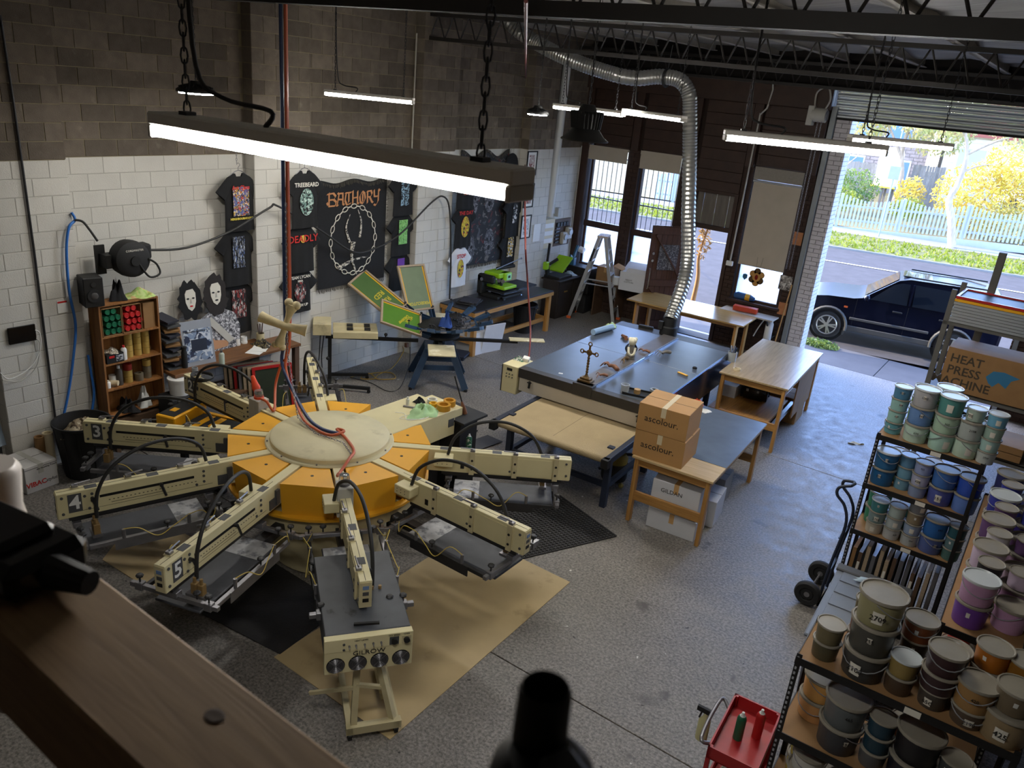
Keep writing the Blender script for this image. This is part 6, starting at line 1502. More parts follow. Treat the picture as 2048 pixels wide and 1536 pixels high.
# yellow extension lead on the floor
cable('extension_lead', [(0.706, 9.870, 0.450), (0.522, 10.077, 0.250), (0.503, 9.838, 0.012), (0.602, 9.374, 0.012), (0.733, 9.231, 0.012), (0.913, 9.476, 0.012), (0.651, 9.621, 0.012), (0.449, 9.270, 0.012), (0.533, 9.035, 0.012), (0.688, 9.215, 0.012), (0.414, 9.305, 0.012), (0.377, 8.926, 0.012)], 0.008, M('lead_yellow', '#b8953f', 0.5), 'looped yellow extension lead on the floor by the blue press', 'cord')
cable('power_lead', [(0.785, 9.967, 0.450), (0.949, 9.780, 0.200), (1.260, 9.235, 0.012), (1.231, 8.965, 0.012), (0.767, 9.018, 0.012), (0.377, 8.926, 0.012)], 0.007, 'hose_black', 'black power lead dropping from the socket by the blue press', 'cord')
g = G(); g.b2((-0.03, -0.03, -0.04), (0.03, 0.03, 0.04), 0.006); o = g.build('plug_adapter', 'copper_brown', None, (0.710, 9.956, 0.470)); tag(o, 'brown plug adapter hanging on the leads beside the blue press', 'plug')
g = G(); g.b2((-0.3, -0.2, 0.05), (0.3, 0.2, 0.09), 0.006); 
for x, y in ((-0.25, -0.15), (0.25, -0.15), (-0.25, 0.15), (0.25, 0.15)): g.cyl((x, y, 0), (x, y, 0.05), 0.03, n=8)
o = g.build('floor_dolly', 'navy', None, (0.779, 11.191, 0.000)[:2] + (0.0,), R(20)); tag(o, 'low blue dolly board on the floor behind the blue press', 'dolly')
t = thing('paint_brush', 'long handled dark brush standing on the press console shelf', 'brush', loc_cab(1.85, -0.3, 1.17)); t.rotation_euler = (0.25, -0.2, 0)
g = G(); g.cyl((0, 0, 0.15), (0, 0, 0.52), 0.009, n=8); g.build('handle', 'ink_black', t); g = G(); g.lathe([(0.0, 0), (0.03, 0), (0.026, 0.12), (0.012, 0.17), (0, 0.17)], 10); g.build('bristle_head', 'copper_brown', t)

# ---- leaves and litter on the floor
g = G(); g.grid(lambda u, v: (0.26 * u - 0.13, (0.09 * v - 0.045) * math.sin(PI * min(1, u + 0.12)), 0.012 + 0.012 * math.sin(u * 9 + v * 4)), 10, 4); o = g.build('crumpled_paper', 'cream_platen', None, (7.823, 13.035, 0.000), 0.6, smooth=60); tag(o, 'crumpled pale paper scrap on the floor near the ink shelves', 'paper')
# ---- items at the right street window
g = G(); g.b2((0, 0, 0), (0.5, 0.16, 0.1), 0.006); o = g.build('red_box', M('red_card', '#c2452a', 0.5, var=0.1), None, (4.35, 16.05, 0.92), 0.12); tag(o, 'flat red box on the narrow shelf under the blind window', 'box')
t = thing('wall_shelf', 'narrow white shelf board under the blind window', 'shelf', (4.1, 15.95, 0.88))
g = G(); g.b2((0, 0, 0), (1.15, 0.42, 0.03), 0.003); g.build('shelf_board', M('shelf_pale', '#b5aea2', 0.5), t)
for x in (0.1, 1.0):
 g = G(); g.bar((x, 0.42, -0.3), (x, 0.1, -0.01), 0.03, 0.03); g.build('bracket', 'dark_steel', t)
t = thing('fire_extinguisher', 'white cylinder extinguisher with hose beside the roller door jamb', 'extinguisher', (5.12, 16.28, 0.35))
g = G(); g.lathe([(0, 0), (0.075, 0), (0.08, 0.02), (0.08, 0.4), (0.05, 0.47), (0.02, 0.49), (0, 0.49)], 16); g.build('cylinder', 'plain_white', t, smooth=40); g = G(); g.tube(spline([(0, 0, 0.5), (-0.05, -0.04, 0.54), (-0.12, -0.08, 0.46), (-0.2, -0.12, 0.26), (-0.25, -0.14, 0.1)], 5), 0.013, 6); g.build('hose', 'plain_white', t, smooth=60); g = G(); g.b2((-0.02, -0.05, 0.49), (0.02, 0.04, 0.53)); g.build('valve_handle', 'ink_black', t); g = G(); g.b2((-0.09, 0.05, 0.1), (0.09, 0.25, 0.14)); g.build('wall_bracket', 'dark_steel', t)
t = thing('broom', 'wooden broom handle leaning against the steel roller door jamb', 'broom', (5.3, 16.2, 0)); g = G(); g.cyl((0, 0, 0.03), (0.05, 0.22, 1.62), 0.014, n=8); g.build('handle', 'pine', t); g = G(); g.box((0, 0, 0.03), (0.3, 0.05, 0.06), None, 0.01); g.build('broom_head', 'copper_brown', t)
t = thing('sun_catcher', 'stained glass sun catcher hanging in the blind window', 'ornament', (4.60, 16.42, 1.62))
M('glass_amber', '#b98a4a', 0.2, var=0.2); M('glass_red', '#7a1b14', 0.2); M('glass_dark', '#5c4422', 0.3)
for i in range(6):
 a = 2 * PI * i / 6 + 0.5; g = G(); g.lathe([(0, -0.006), (0.075, -0.006), (0.075, 0.006), (0, 0.006)], 12); o = g.build('petal', 'glass_dark' if i % 2 else 'glass_amber', t, (0.1 * math.cos(a), 0, 0.12 * math.sin(a))); o.rotation_euler = (PI / 2, 0, 0)
g = G(); g.lathe([(0, -0.009), (0.09, -0.009), (0.09, 0.009), (0, 0.009)], 14); o = g.build('body', 'glass_amber', t); o.rotation_euler = (PI / 2, 0, 0); g = G(); g.lathe([(0, -0.012), (0.035, -0.012), (0.035, 0.012), (0, 0.012)], 12, sy=1.6); o = g.build('jewel', 'glass_red', t); o.rotation_euler = (PI / 2, 0, 0); g = G(); g.cyl((-0.03, 0, 0.1), (-0.06, 0, 0.42), 0.002, n=4); g.cyl((0.03, 0, 0.1), (0.06, 0, 0.42), 0.002, n=4); g.build('cord', 'ink_black', t)
g = G(); g.prism([(-0.05, 0.05), (-0.05, -0.02), (0, -0.07), (0.05, -0.02), (0.05, 0.05), (0, 0.065)], -0.003, 0.003, Matrix.Rotation(PI / 2, 4, 'X')); o = g.build('shield_sticker', 'teal_blue', None, (4.3, 16.585, 1.55)); tag(o, 'small teal shield shaped alarm sticker on the blind window', 'sticker')
t = thing('roll_bag', 'blue and yellow rolled bag lying on the sill of the blind window', 'bag', (4.42, 16.45, 1.08), 0.1); g = G(); g.tube([(-0.22, 0, 0.07), (-0.15, 0, 0.08), (0.1, 0, 0.075), (0.22, 0, 0.05)], [0.05, 0.075, 0.07, 0.04], 10); g.build('bag_body', M('bag_cobalt', '#28558c', 0.6), t, smooth=60); g = G(); g.tube([(0.02, 0, 0.075), (0.12, 0, 0.07)], 0.076, 10); g.build('bag_band', 'tape_yellow', t, smooth=60)
# roller door motor, chain and switch
t = thing('door_motor', 'grey roller door chain hoist motor on the wall beside the opening', 'motor', (5.18, 16.34, 4.92))
g = G(); g.cyl((-0.12, 0, 0), (0.14, 0, 0), 0.13, n=18); g.b2((-0.2, -0.1, -0.2), (-0.08, 0.1, 0.16), 0.01); g.build('motor_body', 'light_grey_paint', t, smooth=40); g = G(); g.cyl((0.14, 0, 0), (0.16, 0, 0), 0.09, n=16); g.build('end_cover', 'mid_steel', t); g = G(); g.tube(spline([(-0.1, -0.05, 0.15), (-0.1, -0.08, 0.4), (0.08, -0.08, 0.5), (0.16, -0.05, 0.3), (0.1, -0.02, 0.12)], 5), 0.018, 6); g.build('conduit_loop', 'light_grey_paint', t, smooth=60)
for k, x in enumerate((5.2, 5.27)):
 g = G(); link_chain(g, [(x, 16.28, 4.9), (x, 16.3, 1.95)], 0.05, 0.004, 0.012); o = g.build('hoist_chain', 'mid_steel'); tag(o, ('loose chain strand of the roller door hoist nearer the blind', 'loose chain strand of the roller door hoist nearer the jamb')[k], 'chain', 'hoist chains by the roller door')
def conduit(name, pts, r, label, mat='light_grey_paint'):
 g = G(); g.tube(pts, r, 8); o = g.build(name, mat, smooth=50); tag(o, label, 'conduit'); return o
conduit('conduit', [(4.02, 16.40, 4.85), (4.02, 16.40, 4.7), (3.98, 16.40, 1.86)], 0.018, 'grey conduit running down to the switch by the doorway'); conduit('conduit', [(4.02, 16.4, 4.82), (4.15, 16.36, 4.95), (4.2, 16.34, 5.3), (4.22, 16.2, 5.45)], 0.018, 'grey conduit bend rising over the timber beam')
g = G(); g.b2((-0.07, -0.03, -0.05), (0.07, 0.03, 0.05), 0.008); o = g.build('power_socket', 'plain_white', None, (3.98, 16.39, 1.80)); tag(o, 'white twin power socket on the brick pier by the doorway', 'socket')
for k, (x, z) in enumerate(((5.25, 2.55), (5.25, 1.08))):
 g = G(); g.b2((-0.09, -0.01, -0.13), (0.09, 0.0, 0.13)); o = g.build('notice_sheet', M('notice_orange', '#b4764a', 0.7, var=0.2, scale=10), None, (x, 16.48, z)); tag(o, ('small orange notice pinned high beside the roller door', 'small orange notice pinned low beside the broom')[k], 'notice')
g = G(); g.b2((-0.13, -0.01, -0.15), (0.13, 0.0, 0.15)); o = g.build('notice_sheet', speckle('notice_mix', '#8d8780', ['#d8d4cc', '#4a4642'], 14, 0.52), None, (5.2, 16.48, 1.62)); tag(o, 'grey printed notice sheet between the two orange notices', 'notice')
# red hose hanging to the dryer
cable('air_hose', [(6.538, 4.519, 5.500), (-7.141, 24.192, 4.400), (2.524, 10.621, 3.100), (3.196, 9.880, 2.200), (3.458, 9.703, 1.500), on_dryer(-0.04, 0.3, 1.22)], 0.014, 'air_red', 'dark red air hose hanging from the roof to the dryer control box')

# ================================================================== things on the block wall (local x runs along the wall, -y faces the room)
H2 = PI / 2
M('shirt_black', '#151517', 0.9, var=0.25, scale=5); M('shirt_white', '#d6d8dc', 0.85, var=0.05)
def shirt(y, zt, h, label, x=0.05, prints=(), mat='shirt_black', w=0.25, hanger=False, seed=0):
 """short sleeved shirt hanging flat against the wall: body and two sleeves as flattened tubes"""
 t = thing('t_shirt', label, 'shirt', (x, y, zt), H2, 'band shirts hung on the wall')
 rr = random.Random(seed); ph = rr.uniform(0, 6)
 def body(u, v):
  a = 2 * PI * u; z = -h + h * v
  hw = w * (1.0 - 0.05 * math.sin(v * 3)) if v < 0.86 else w * (1.0 - 0.62 * ((v - 0.86) / 0.14) ** 1.5)
  d = 0.032 * (1 - 0.55 * max(0, (v - 0.8) / 0.2)); rp = 0.007 * math.sin(9 * math.cos(a) + ph) * (1 - v)
  return (hw * math.cos(a), d * math.sin(a) + rp, z - (0.045 if v > 0.97 and abs(math.cos(a)) < 0.5 else 0))
 g = G(); g.grid(body, 28, 14, closed_u=True); g.build('body', mat, t, smooth=60)
 for s in (-1, 1):
  g = G()
  def slv(u, v, s=s):
   a = 2 * PI * u; c = Vector((s * (w * 0.60 + 0.15 * v), 0, -0.135 - 0.17 * v)); e = Vector((s * 0.75, 0, 0.66))
   return c + e * (0.088 + 0.012 * v) * math.cos(a) + Vector((0, 0.026 * math.sin(a), 0))
  g.grid(slv, 14, 4, closed_u=True); g.build('sleeve', mat, t, smooth=60)
 for p in prints:
  if p[0] == 'patch':
   _, x0, z0, x1, z1, m = p; g = G(); g.grid(lambda u, v: (x0 + (x1 - x0) * u, -0.042 - 0.006 * math.cos((x0 + (x1 - x0) * u) * 6), z0 + (z1 - z0) * v), 4, 4); g.build('print', m, t)
  elif p[0] == 'oval':
   _, cx, cz, rx, rz_, m = p; g = G(); g.poly([(cx + rx * math.cos(a), -0.0465, cz + rz_ * math.sin(a)) for a in [2 * PI * i / 20 for i in range(20)]]); g.build('print', m, t)
  else:
   _, s_, size, cx, cz, m = p; text(s_, size, m, t, (cx, -0.05, cz), (H2, 0, 0), 'lettering', off=0.002)
 if hanger:
  g = G(); g.tube(spline([(-0.17, 0, -0.05), (0, 0, 0.04), (0.17, 0, -0.05)], 4), 0.006, 6); g.tube(spline([(0, 0, 0.04), (0, 0, 0.08), (0.03, 0, 0.11), (0.0, 0, 0.14), (-0.025, 0, 0.115)], 5), 0.004, 5); link_chain(g, [(0, 0.03, 0.13), (0, 0.03, 0.27)], 0.03, 0.003, 0.009); g.build('hanger', 'mid_steel', t)
 return t
PR = speckle
p_multi = PR('print_multi', '#1a1a1c', ['#b33a3a', '#d9d0c0', '#c9a23a', '#4f5f9a'], 18, 0.52); p_blue = PR('print_blue', '#141518', ['#5f74a8', '#c8d0dc'], 22, 0.56, aniso=(3, 1, 0.6)); p_bw = PR('print_bw', '#151517', ['#c9c6c0', '#8f2f2c'], 20, 0.54, aniso=(2, 1, 0.5))
p_teal = PR('print_teal', '#101314', ['#b9d0c6', '#6f8f86'], 20, 0.5); p_green = PR('print_green', '#7fbf6a', ['#3f6f3a', '#a5d98f'], 34, 0.56); p_lace = PR('print_lace', '#14161a', ['#8fb0c4'], 30, 0.5); p_yel = PR('print_yellow', '#c9b32a', ['#23221c', '#b03028'], 16, 0.56); p_ora = PR('print_orange', '#b0503a', ['#d9c7b0', '#1b1b1b'], 20, 0.53)
M('ink_red', '#c02a24', 0.7); M('ink_yellow', '#d4c04a', 0.7); M('ink_cream', '#d8d4c8', 0.7); M('ink_purple', '#6a3aa0', 0.7); M('ink_rust', '#c58a5c', 0.8)
zc = [3.48, 2.70, 1.93]
shirt(6.94, zc[2], 0.80, 'lowest black shirt with white and red column print beside the cutout figures', 0.05, [('patch', -0.1, -0.55, 0.14, -0.12, p_bw)], seed=3)
shirt(6.95, zc[1], 0.82, 'middle black shirt with blue spidery print in the stack nearest the hose reel', 0.10, [('patch', -0.1, -0.55, 0.1, -0.1, p_blue)], seed=2)
shirt(6.98, zc[0], 0.80, 'top black shirt with colourful arched print beside the first wall pier', 0.15, [('patch', -0.13, -0.58, 0.13, -0.18, p_multi), ('txt', 'Art Class', 0.075, 0, -0.19, 'ink_red'), ('txt', 'NEIGHBOURHOODS', 0.04, 0, -0.62, 'ink_yellow')], hanger=True, seed=1)
shirt(7.93, 2.03, 0.70, 'lowest black shirt with white snarling face print on the first pier', 0.25, [('oval', 0.0, -0.36, 0.11, 0.17, p_bw), ('txt', 'TEAM LYCAN', 0.065, 0, -0.13, 'ink_cream'), ('txt', 'MMA', 0.045, 0, -0.19, 'ink_cream'), ('txt', 'EAT EM UP', 0.06, 0, -0.58, 'ink_cream')], seed=6)
shirt(7.95, 2.70, 0.72, 'middle black shirt lettered DEADLY in red on the first pier', 0.30, [('txt', 'DEADLY', 0.15, 0, -0.2, 'ink_red'), ('oval', 0, -0.2, 0.05, 0.06, 'ink_yellow')], seed=5)
shirt(7.98, 3.51, 0.84, 'top black shirt lettered TREEBEARD with pale bell jar print', 0.35, [('txt', 'TREEBEARD', 0.085, 0, -0.2, 'ink_cream'), ('oval', 0, -0.45, 0.13, 0.2, p_teal)], hanger=True, seed=4)
shirt(10.38, 1.96, 0.7, 'lowest black shirt with purple print next to the tapestry lettered BATHORY', 0.05, [('patch', -0.08, -0.32, 0.1, -0.1, 'ink_purple')], seed=9)
shirt(10.35, 2.68, 0.76, 'middle black shirt with bright green panel next to the tapestry lettered BATHORY', 0.10, [('patch', -0.1, -0.55, 0.12, -0.12, p_green)], seed=8)
shirt(10.32, 3.40, 0.76, 'top black shirt with pale blue lace print next to the tapestry lettered BATHORY', 0.15, [('patch', -0.1, -0.58, 0.1, -0.12, p_lace)], seed=7)
shirt(11.83, 1.95, 0.78, 'white shirt with yellow and red print beside the demon tapestry', 0.28, [('txt', 'STOP', 0.11, 0, -0.18, 'ink_red'), ('oval', 0.0, -0.42, 0.09, 0.18, p_yel)], 'shirt_white', 0.22, seed=12)
shirt(11.86, 2.76, 0.82, 'black shirt with yellow crest below red words beside the demon tapestry', 0.30, [('txt', 'THE DAY', 0.1, 0, -0.16, 'ink_red'), ('oval', 0, -0.42, 0.12, 0.2, p_yel)], seed=11)
shirt(11.83, 3.5, 0.82, 'black shirt with orange print half hidden by the nearest lamp', 0.33, [('patch', -0.12, -0.55, 0.12, -0.3, p_ora)], seed=10)
shirt(13.72, 2.0, 0.7, 'lower black shirt with yellow lettered print beyond the demon tapestry', 0.08, [('patch', -0.1, -0.5, 0.1, -0.08, PR('print_gold', '#141414', ['#d6d2c6', '#c9a02a'], 18, 0.5))], seed=14)
shirt(13.70, 2.78, 0.85, 'upper black shirt with white figure print beyond the demon tapestry', 0.13, [('patch', -0.06, -0.55, 0.08, -0.15, PR('print_white', '#161616', ['#d5d2cc'], 14, 0.53))], seed=13, hanger=False)
g = G(); g.lathe([(0, -0.02), (0.2, -0.02), (0.22, 0), (0.2, 0.02), (0, 0.02)], 20); link_chain(g, [(0, -0.2, 0), (0, -0.42, 0)], 0.04, 0.004, 0.012); o = g.build('round_cushion', 'shirt_black', None, (0.06, 13.6, 3.42)); o.rotation_euler = (H2, 0, H2 + PI); o.rotation_euler = (0, H2, 0); tag(o, 'round black disc hanging from a chain above the far shirts', 'ornament')
# ---- tapestries
M('tap_black', '#1c1c1f', 0.92, var=0.2, scale=60); M('fringe', '#4d4942', 0.95, var=0.3, scale=40)
def tapestry(y0, y1, z0, z1, label, mat, wave=0.03):
 t = thing('tapestry', label, 'tapestry', (0.02, (y0 + y1) / 2, z1), H2); w = (y1 - y0) / 2; h = z1 - z0
 tp = lambda x: wave * math.cos(x / w * 2 * PI) - wave
 for s in (0, 1):
  g = G() if s == 0 else g
  g.grid(lambda u, v: (-w + 2 * w * u, -0.012 - 0.006 * math.sin(u * 12) - 0.012 * (1 - s), -h + (h + tp(-w + 2 * w * u)) * v), 24, 8)
 g.build('cloth', mat, t, smooth=60)
 rr = random.Random(2); g = G()
 def tuft(p, d):
  g.bar(p, Vector(p) + Vector(d) * rr.uniform(0.8, 1.2) + Vector((rr.uniform(-.012, .012), -0.01, rr.uniform(-.01, .01))), 0.008, 0.006)
 n = int(2 * w / 0.022)
 for i in range(n):
  x = -w + 2 * w * (i + 0.5) / n; tuft((x, -0.02, tp(x)), (0, -0.006, -0.07)); tuft((x, -0.02, -h), (0, 0, -0.06))
 n = int(h / 0.024)
 for i in range(n):
  z = -h * (i + 0.5) / n; tuft((-w, -0.02, z), (-0.035, 0, 0)); tuft((w, -0.02, z), (0.035, 0, 0))
 o = g.build('fringe', 'fringe', t); o['kind'] = 'stuff'
 return t
tp = tapestry(8.50, 10.02, 1.55, 3.30, 'black fringed tapestry lettered BATHORY inside the chain ring', 'tap_black')
# broad pen lettering: strokes swept with a slanted nib
def nib(g, strokes, ox, oz, sc, nw=0.26, ang=40):
 nx, nz = nw * math.cos(R(ang)) / 2, nw * math.sin(R(ang)) / 2
 for st in strokes:
  for (a, b), (c, d) in zip(st, st[1:]):
   q = [(a - nx, b - nz), (a + nx, b + nz), (c + nx, d + nz), (c - nx, d - nz)]
   g.poly([(ox + sc * x, -0.034, oz + sc * z) for x, z in q])
LET = {'B': (1.0, [[(0.1, 1.05), (0.1, 0), (0.75, 0), (0.85, 0.3), (0.6, 0.5), (0.15, 0.5)], [(0.6, 0.5), (0.8, 0.75), (0.55, 1.0), (-0.1, 0.95)], [(-0.12, 0.3), (0.0, 0.1)]]),
       'A': (0.9, [[(0.0, 0.05), (0.2, 0.9), (0.05, 1.0)], [(0.2, 0.95), (0.6, 0.95), (0.62, 0.1), (0.78, 0.02)], [(0.1, 0.5), (0.62, 0.45)], [(-0.1, 0.02), (0.12, 0.0)]]),
       'T': (0.8, [[(0.0, 0.95), (0.7, 0.98)], [(0.1, 0.9), (0.0, 0.35), (0.2, 0.0), (0.65, 0.1)], [(0.4, 0.95), (0.4, 0.2)]]),
       'H': (0.9, [[(0.1, 1.1), (0.1, 0.05), (0.0, 0.0)], [(0.1, 0.5), (0.6, 0.55)], [(0.62, 1.05), (0.62, 0.1), (0.75, 0.0)], [(-0.05, 1.0), (0.1, 1.08)]]),
       'O': (0.85, [[(0.3, 1.0), (0.02, 0.6), (0.1, 0.1), (0.4, 0.0), (0.65, 0.4), (0.55, 0.85), (0.3, 1.0)], [(0.35, 0.85), (0.35, 0.15)]]),
       'R': (0.85, [[(0.1, 1.0), (0.1, 0.0)], [(0.0, 0.95), (0.5, 1.0), (0.62, 0.75), (0.45, 0.5), (0.12, 0.5)], [(0.35, 0.5), (0.6, 0.1), (0.75, 0.0)]]),
       'Y': (0.8, [[(0.05, 1.05), (0.1, 0.5), (0.5, 0.5)], [(0.58, 1.1), (0.55, 0.1), (0.3, -0.25), (0.05, -0.15)], [(0.6, 1.05), (0.75, 0.95)]])}
g = G(); x = -0.56
for ch in 'BATHORY':
 w_, st = LET[ch]; nib(g, st, x, -0.41, 0.2, 0.2); x += w_ * 0.2 - 0.01
g.build('lettering', 'ink_rust', tp)
g = G()
for i in range(32):
 a = 2 * PI * i / 32; c = Vector((0.50 * math.cos(a), -0.034, -1.0 + 0.56 * math.sin(a))); tg = Vector((-0.5 * math.sin(a), 0, 0.54 * math.cos(a))).normalized(); nr = Vector((tg.z, 0, -tg.x))
 if i % 2 == 0: g.tube([c + tg * 0.062 * math.cos(b) + nr * 0.036 * math.sin(b) for b in [2 * PI * k / 10 for k in range(10)]], 0.0085, 4, closed=True)
 else: g.bar(c - tg * 0.045, c + tg * 0.045, 0.004, 0.018, nr)
g.build('chain_print', 'ink_cream', tp)
g = G()
for (pts, r_) in (([(-0.05, -0.035, -1.05), (-0.1, -0.035, -0.85), (-0.05, -0.035, -0.68)], 0.016), ([(0.08, -0.035, -1.0), (0.1, -0.035, -0.8), (0.05, -0.035, -0.62)], 0.016), ([(0.0, -0.035, -1.05), (-0.02, -0.035, -1.25), (0.05, -0.035, -1.5)], 0.028), ([(-0.2, -0.035, -1.38), (0.0, -0.035, -1.3), (0.2, -0.035, -1.28)], 0.03)): g.tube(spline(pts, 5), [r_ * (1 - 0.08 * k) for k in range(11)], 5)
o = g.build('centre_print', PR('print_bone', '#2c2b2c', ['#cfc9bd'], 30, 0.46), tp); o.scale = (1.7, 1, 1.25); o.location = (0, 0, 0.28)
tapestry(11.99, 13.52, 1.45, 3.72, 'large fringed tapestry with grey and red demon faces', PR('demon_print', '#1a191b', ['#4c4a4e', '#5e2322', '#6f6763'], 5, 0.6), 0.07)
g = G()   # faces suggested on the demon cloth as pale ovals with hollow eyes
dm = [o for o in bpy.data.objects if o.name.startswith('tapestry') and 'demon' in o.get('label', '')][0]
for fx, fz in ((-0.33, -1.0), (0.2, -0.95), (0.28, -1.85), (-0.35, -1.95)):
 g = G(); g.poly([(fx + 0.17 * math.cos(a), -0.034, fz + 0.28 * math.sin(a)) for a in [2 * PI * i / 18 for i in range(18)]]); g.build('face_print', PR('face_grey', '#4f4d52', ['#232125', '#7d797c'], 13, 0.52), dm)
 for ex, ez, er in ((-0.06, 0.06, 0.03), (0.06, 0.06, 0.03), (0, -0.11, 0.045)):
  g = G(); g.poly([(fx + ex + er * math.cos(a), -0.036, fz + ez + er * 1.2 * math.sin(a)) for a in [2 * PI * i / 10 for i in range(10)]]); g.build('face_print', 'tap_black', dm)
# ---- framed pictures, notice, switchboard
for k, (z, nm) in enumerate(((3.44, 'highest'), (2.78, 'middle'), (2.12, 'lowest'))):
 t = thing('framed_picture', '%s of three black framed prints on the far wall pier' % nm, 'picture', (0.205, 14.10, z), H2, 'framed prints on the far pier')
 g = G()
 for lo, hi in (((-.18, -.02, -.25), (-.155, 0, .25)), ((.155, -.02, -.25), (.18, 0, .25)), ((-.18, -.02, .225), (.18, 0, .25)), ((-.18, -.02, -.25), (.18, 0, -.225))): g.b2(lo, hi)
 g.build('frame', 'ink_black', t); g = G(); g.b2((-.155, -.008, -.225), (.155, -.004, .225)); g.build('mount', 'plain_white', t)
 g = G(); g.b2((-.1, -.010, -.17), (.1, -.008, .17)); g.build('print', PR('art_%d' % k, ('#b8a6a4', '#a88f86', '#b9c0c4')[k], (['#7a3a3a', '#d8d4d0'], ['#a34a34', '#4a4650'], ['#5c6468', '#e0e2e2'])[k], 9, 0.52), t)
g = G(); g.b2((-.13, -.01, -.19), (.13, 0, .19)); o = g.build('notice_sheet', 'plain_white', None, (0.205, 14.55, 1.95), H2); tag(o, 'plain white notice sheet beside the lowest framed print', 'notice')
t = thing('switchboard', 'cream switchboard box with breaker rows on the far wall', 'switchboard', (0.0, 15.12, 1.85), H2)
g = G(); g.b2((-.26, -.14, -.33), (.26, 0, .33), 0.008); g.build('enclosure', M('switch_cream', '#cfc3a0', 0.5), t)
for z in (-.2, -.03, .14):
 g = G(); g.b2((-.2, -.146, z), (.2, -.14, z + .1)); g.build('breaker_row', 'plain_white', t)
for i, (y, z, w_, h_) in enumerate(((15.05, 2.35, .1, .14), (15.3, 2.4, .09, .12), (15.6, 2.3, .07, .1))):
 g = G(); g.b2((-w_, -.1, -h_), (w_, 0, h_), 0.01); o = g.build('junction_box', 'light_grey_paint', None, (0.0, y, z), H2); tag(o, ('grey junction box above the switchboard, nearest the white pipe', 'grey junction box above the gap between switchboard and meters', 'small grey junction box directly over the meter board')[i], 'junction box', 'grey junction boxes')
t = thing('meter_board', 'dark electricity meter board with round glass meters', 'meter board', (0.0, 15.88, 1.8), H2)
g = G(); g.b2((-.34, -.04, -.3), (.34, 0, .32), 0.004); g.build('backboard', M('meter_brown', '#5b4a3e', 0.7, var=0.2), t)
for x, z in ((.02, -.12), (.22, -.02)):
 g = G(); g.b2((x - .1, -.14, z - .14), (x + .1, -.04, z + .14), .02); mt = g.build('meter', 'light_grey_paint', t); g = G(); g.cyl((x, -.14, z + .03), (x, -.17, z + .03), .07, n=16); g.build('dial', 'clear_tub', mt)
for i in range(4):
 g = G(); g.b2((-.28 + i * .13, -.08, .16), (-.19 + i * .13, -.04, .25)); g.build('fuse', 'ink_black', t)
for i in range(5):
 g = G(); g.b2((-.3, -.07, -.22 + i * .08), (-.14, -.04, -.18 + i * .08)); g.build('relay', 'dark_steel', t)
g = G(); g.cyl((0.12, 15.12, 2.25), (0.12, 15.22, 5.6), 0.09, n=16); o = g.build('downpipe', M('pipe_white', '#d5d6d4', 0.35), smooth=40); tag(o, 'fat white vertical pipe above the switchboard', 'pipe')
g = G(); g.b2((0.0, 14.86, 2.2), (0.05, 14.91, 5.5)); g.b2((0.0, 14.86, 2.2), (0.004, 14.95, 5.5)); o = g.build('slotted_angle', 'grey_steel'); tag(o, 'slotted steel angle beside the fat white pipe', 'bracket')
conduit('conduit', [(0.02, 16.36, 0.9), (0.02, 16.36, 3.75)], 0.012, 'thin pale conduit in the wall corner by the street window')
for k, (p, q) in enumerate((((-4.711, 25.023, 0.000)[:0] + (0.05, 10.58, 3.7), (0.05, 10.58, 1.3)),)): conduit('conduit', [(0.05, 10.60, 5.6), (0.05, 10.60, 1.2)], 0.014, 'grey conduit beside the second wall pier')
# ---- hose reel, blue hose, leads
t = thing('hose_reel', 'black plastic retractable hose reel bracketed to the wall', 'hose reel', (0.2, 5.13, 2.55), H2)
g = G(); g.b2((-.28, -.03, -.2), (-.16, 0, .16)); g.b2((-.24, -.2, -.1), (-.1, -.02, .06)); g.build('bracket', 'ink_black', t)
g = G(); g.lathe([(0, -.13), (.16, -.13), (.22, -.09), (.23, 0), (.22, .09), (.16, .13), (0, .13)], 24); o = g.build('case', 'rubber', t, (0.05, -.2, 0), smooth=40); o.rotation_euler = (H2, 0, 0)
g = G(); g.b2((0.1, -.29, -.02), (.3, -.11, .17), .02); g.build('hose_guide', 'rubber', t); text('CORDMASTER', .035, 'ink_cream', t, (0.05, -.335, .12), (H2, 0, 0))
g = G(); g.cyl((0.05, -.33, -.01), (0.05, -.35, -.01), .06, n=16); g.build('hub_cap', 'ink_black', t)
g = G(); g.tube(spline([(.1, -.32, -.05), (.2, -.36, -.22), (.34, -.36, -.2), (.32, -.34, -.08), (.22, -.33, .0)], 6), .013, 7); g.build('handle_loop', 'ink_black', t, smooth=60)
cable('reel_hose', [(0.36, 5.4, 2.62), (0.34, 6.0, 2.58), (0.3, 6.7, 2.72), (0.32, 7.35, 3.0), (0.34, 7.5, 3.02), (0.32, 8.3, 2.6), (0.2, 9.1, 2.15), (0.2, 9.6, 2.14), (0.24, 10.2, 2.35), (0.3, 10.9, 2.85), (0.36, 11.15, 2.95), (0.4, 11.3, 2.7), (0.4, 11.42, 1.8), (0.4, 11.46, 1.0)], 0.016, 'hose_black', 'long black hose looping from the reel along the wall to the bench')
bh = [(0.220, 4.627, 3.123), (0.240, 4.648, 3.037), (0.260, 4.560, 2.961), (0.260, 4.503, 2.702), (0.260, 4.480, 2.222), (0.260, 4.509, 1.779), (0.260, 4.432, 1.345), (0.260, 4.324, 0.909), (0.260, 4.213, 0.569)]
cable('air_hose', bh, 0.016, M('hose_blue', '#2f6fc0', 0.4), 'bright blue air hose hanging down the wall beside the hose reel')
cable('air_hose', [(0.260, 4.638, 3.042), (0.300, 4.703, 3.025), (0.340, 4.750, 2.940), (0.360, 4.826, 2.793)], 0.014, 'hose_black', 'short black hose joining the blue hose to the reel')
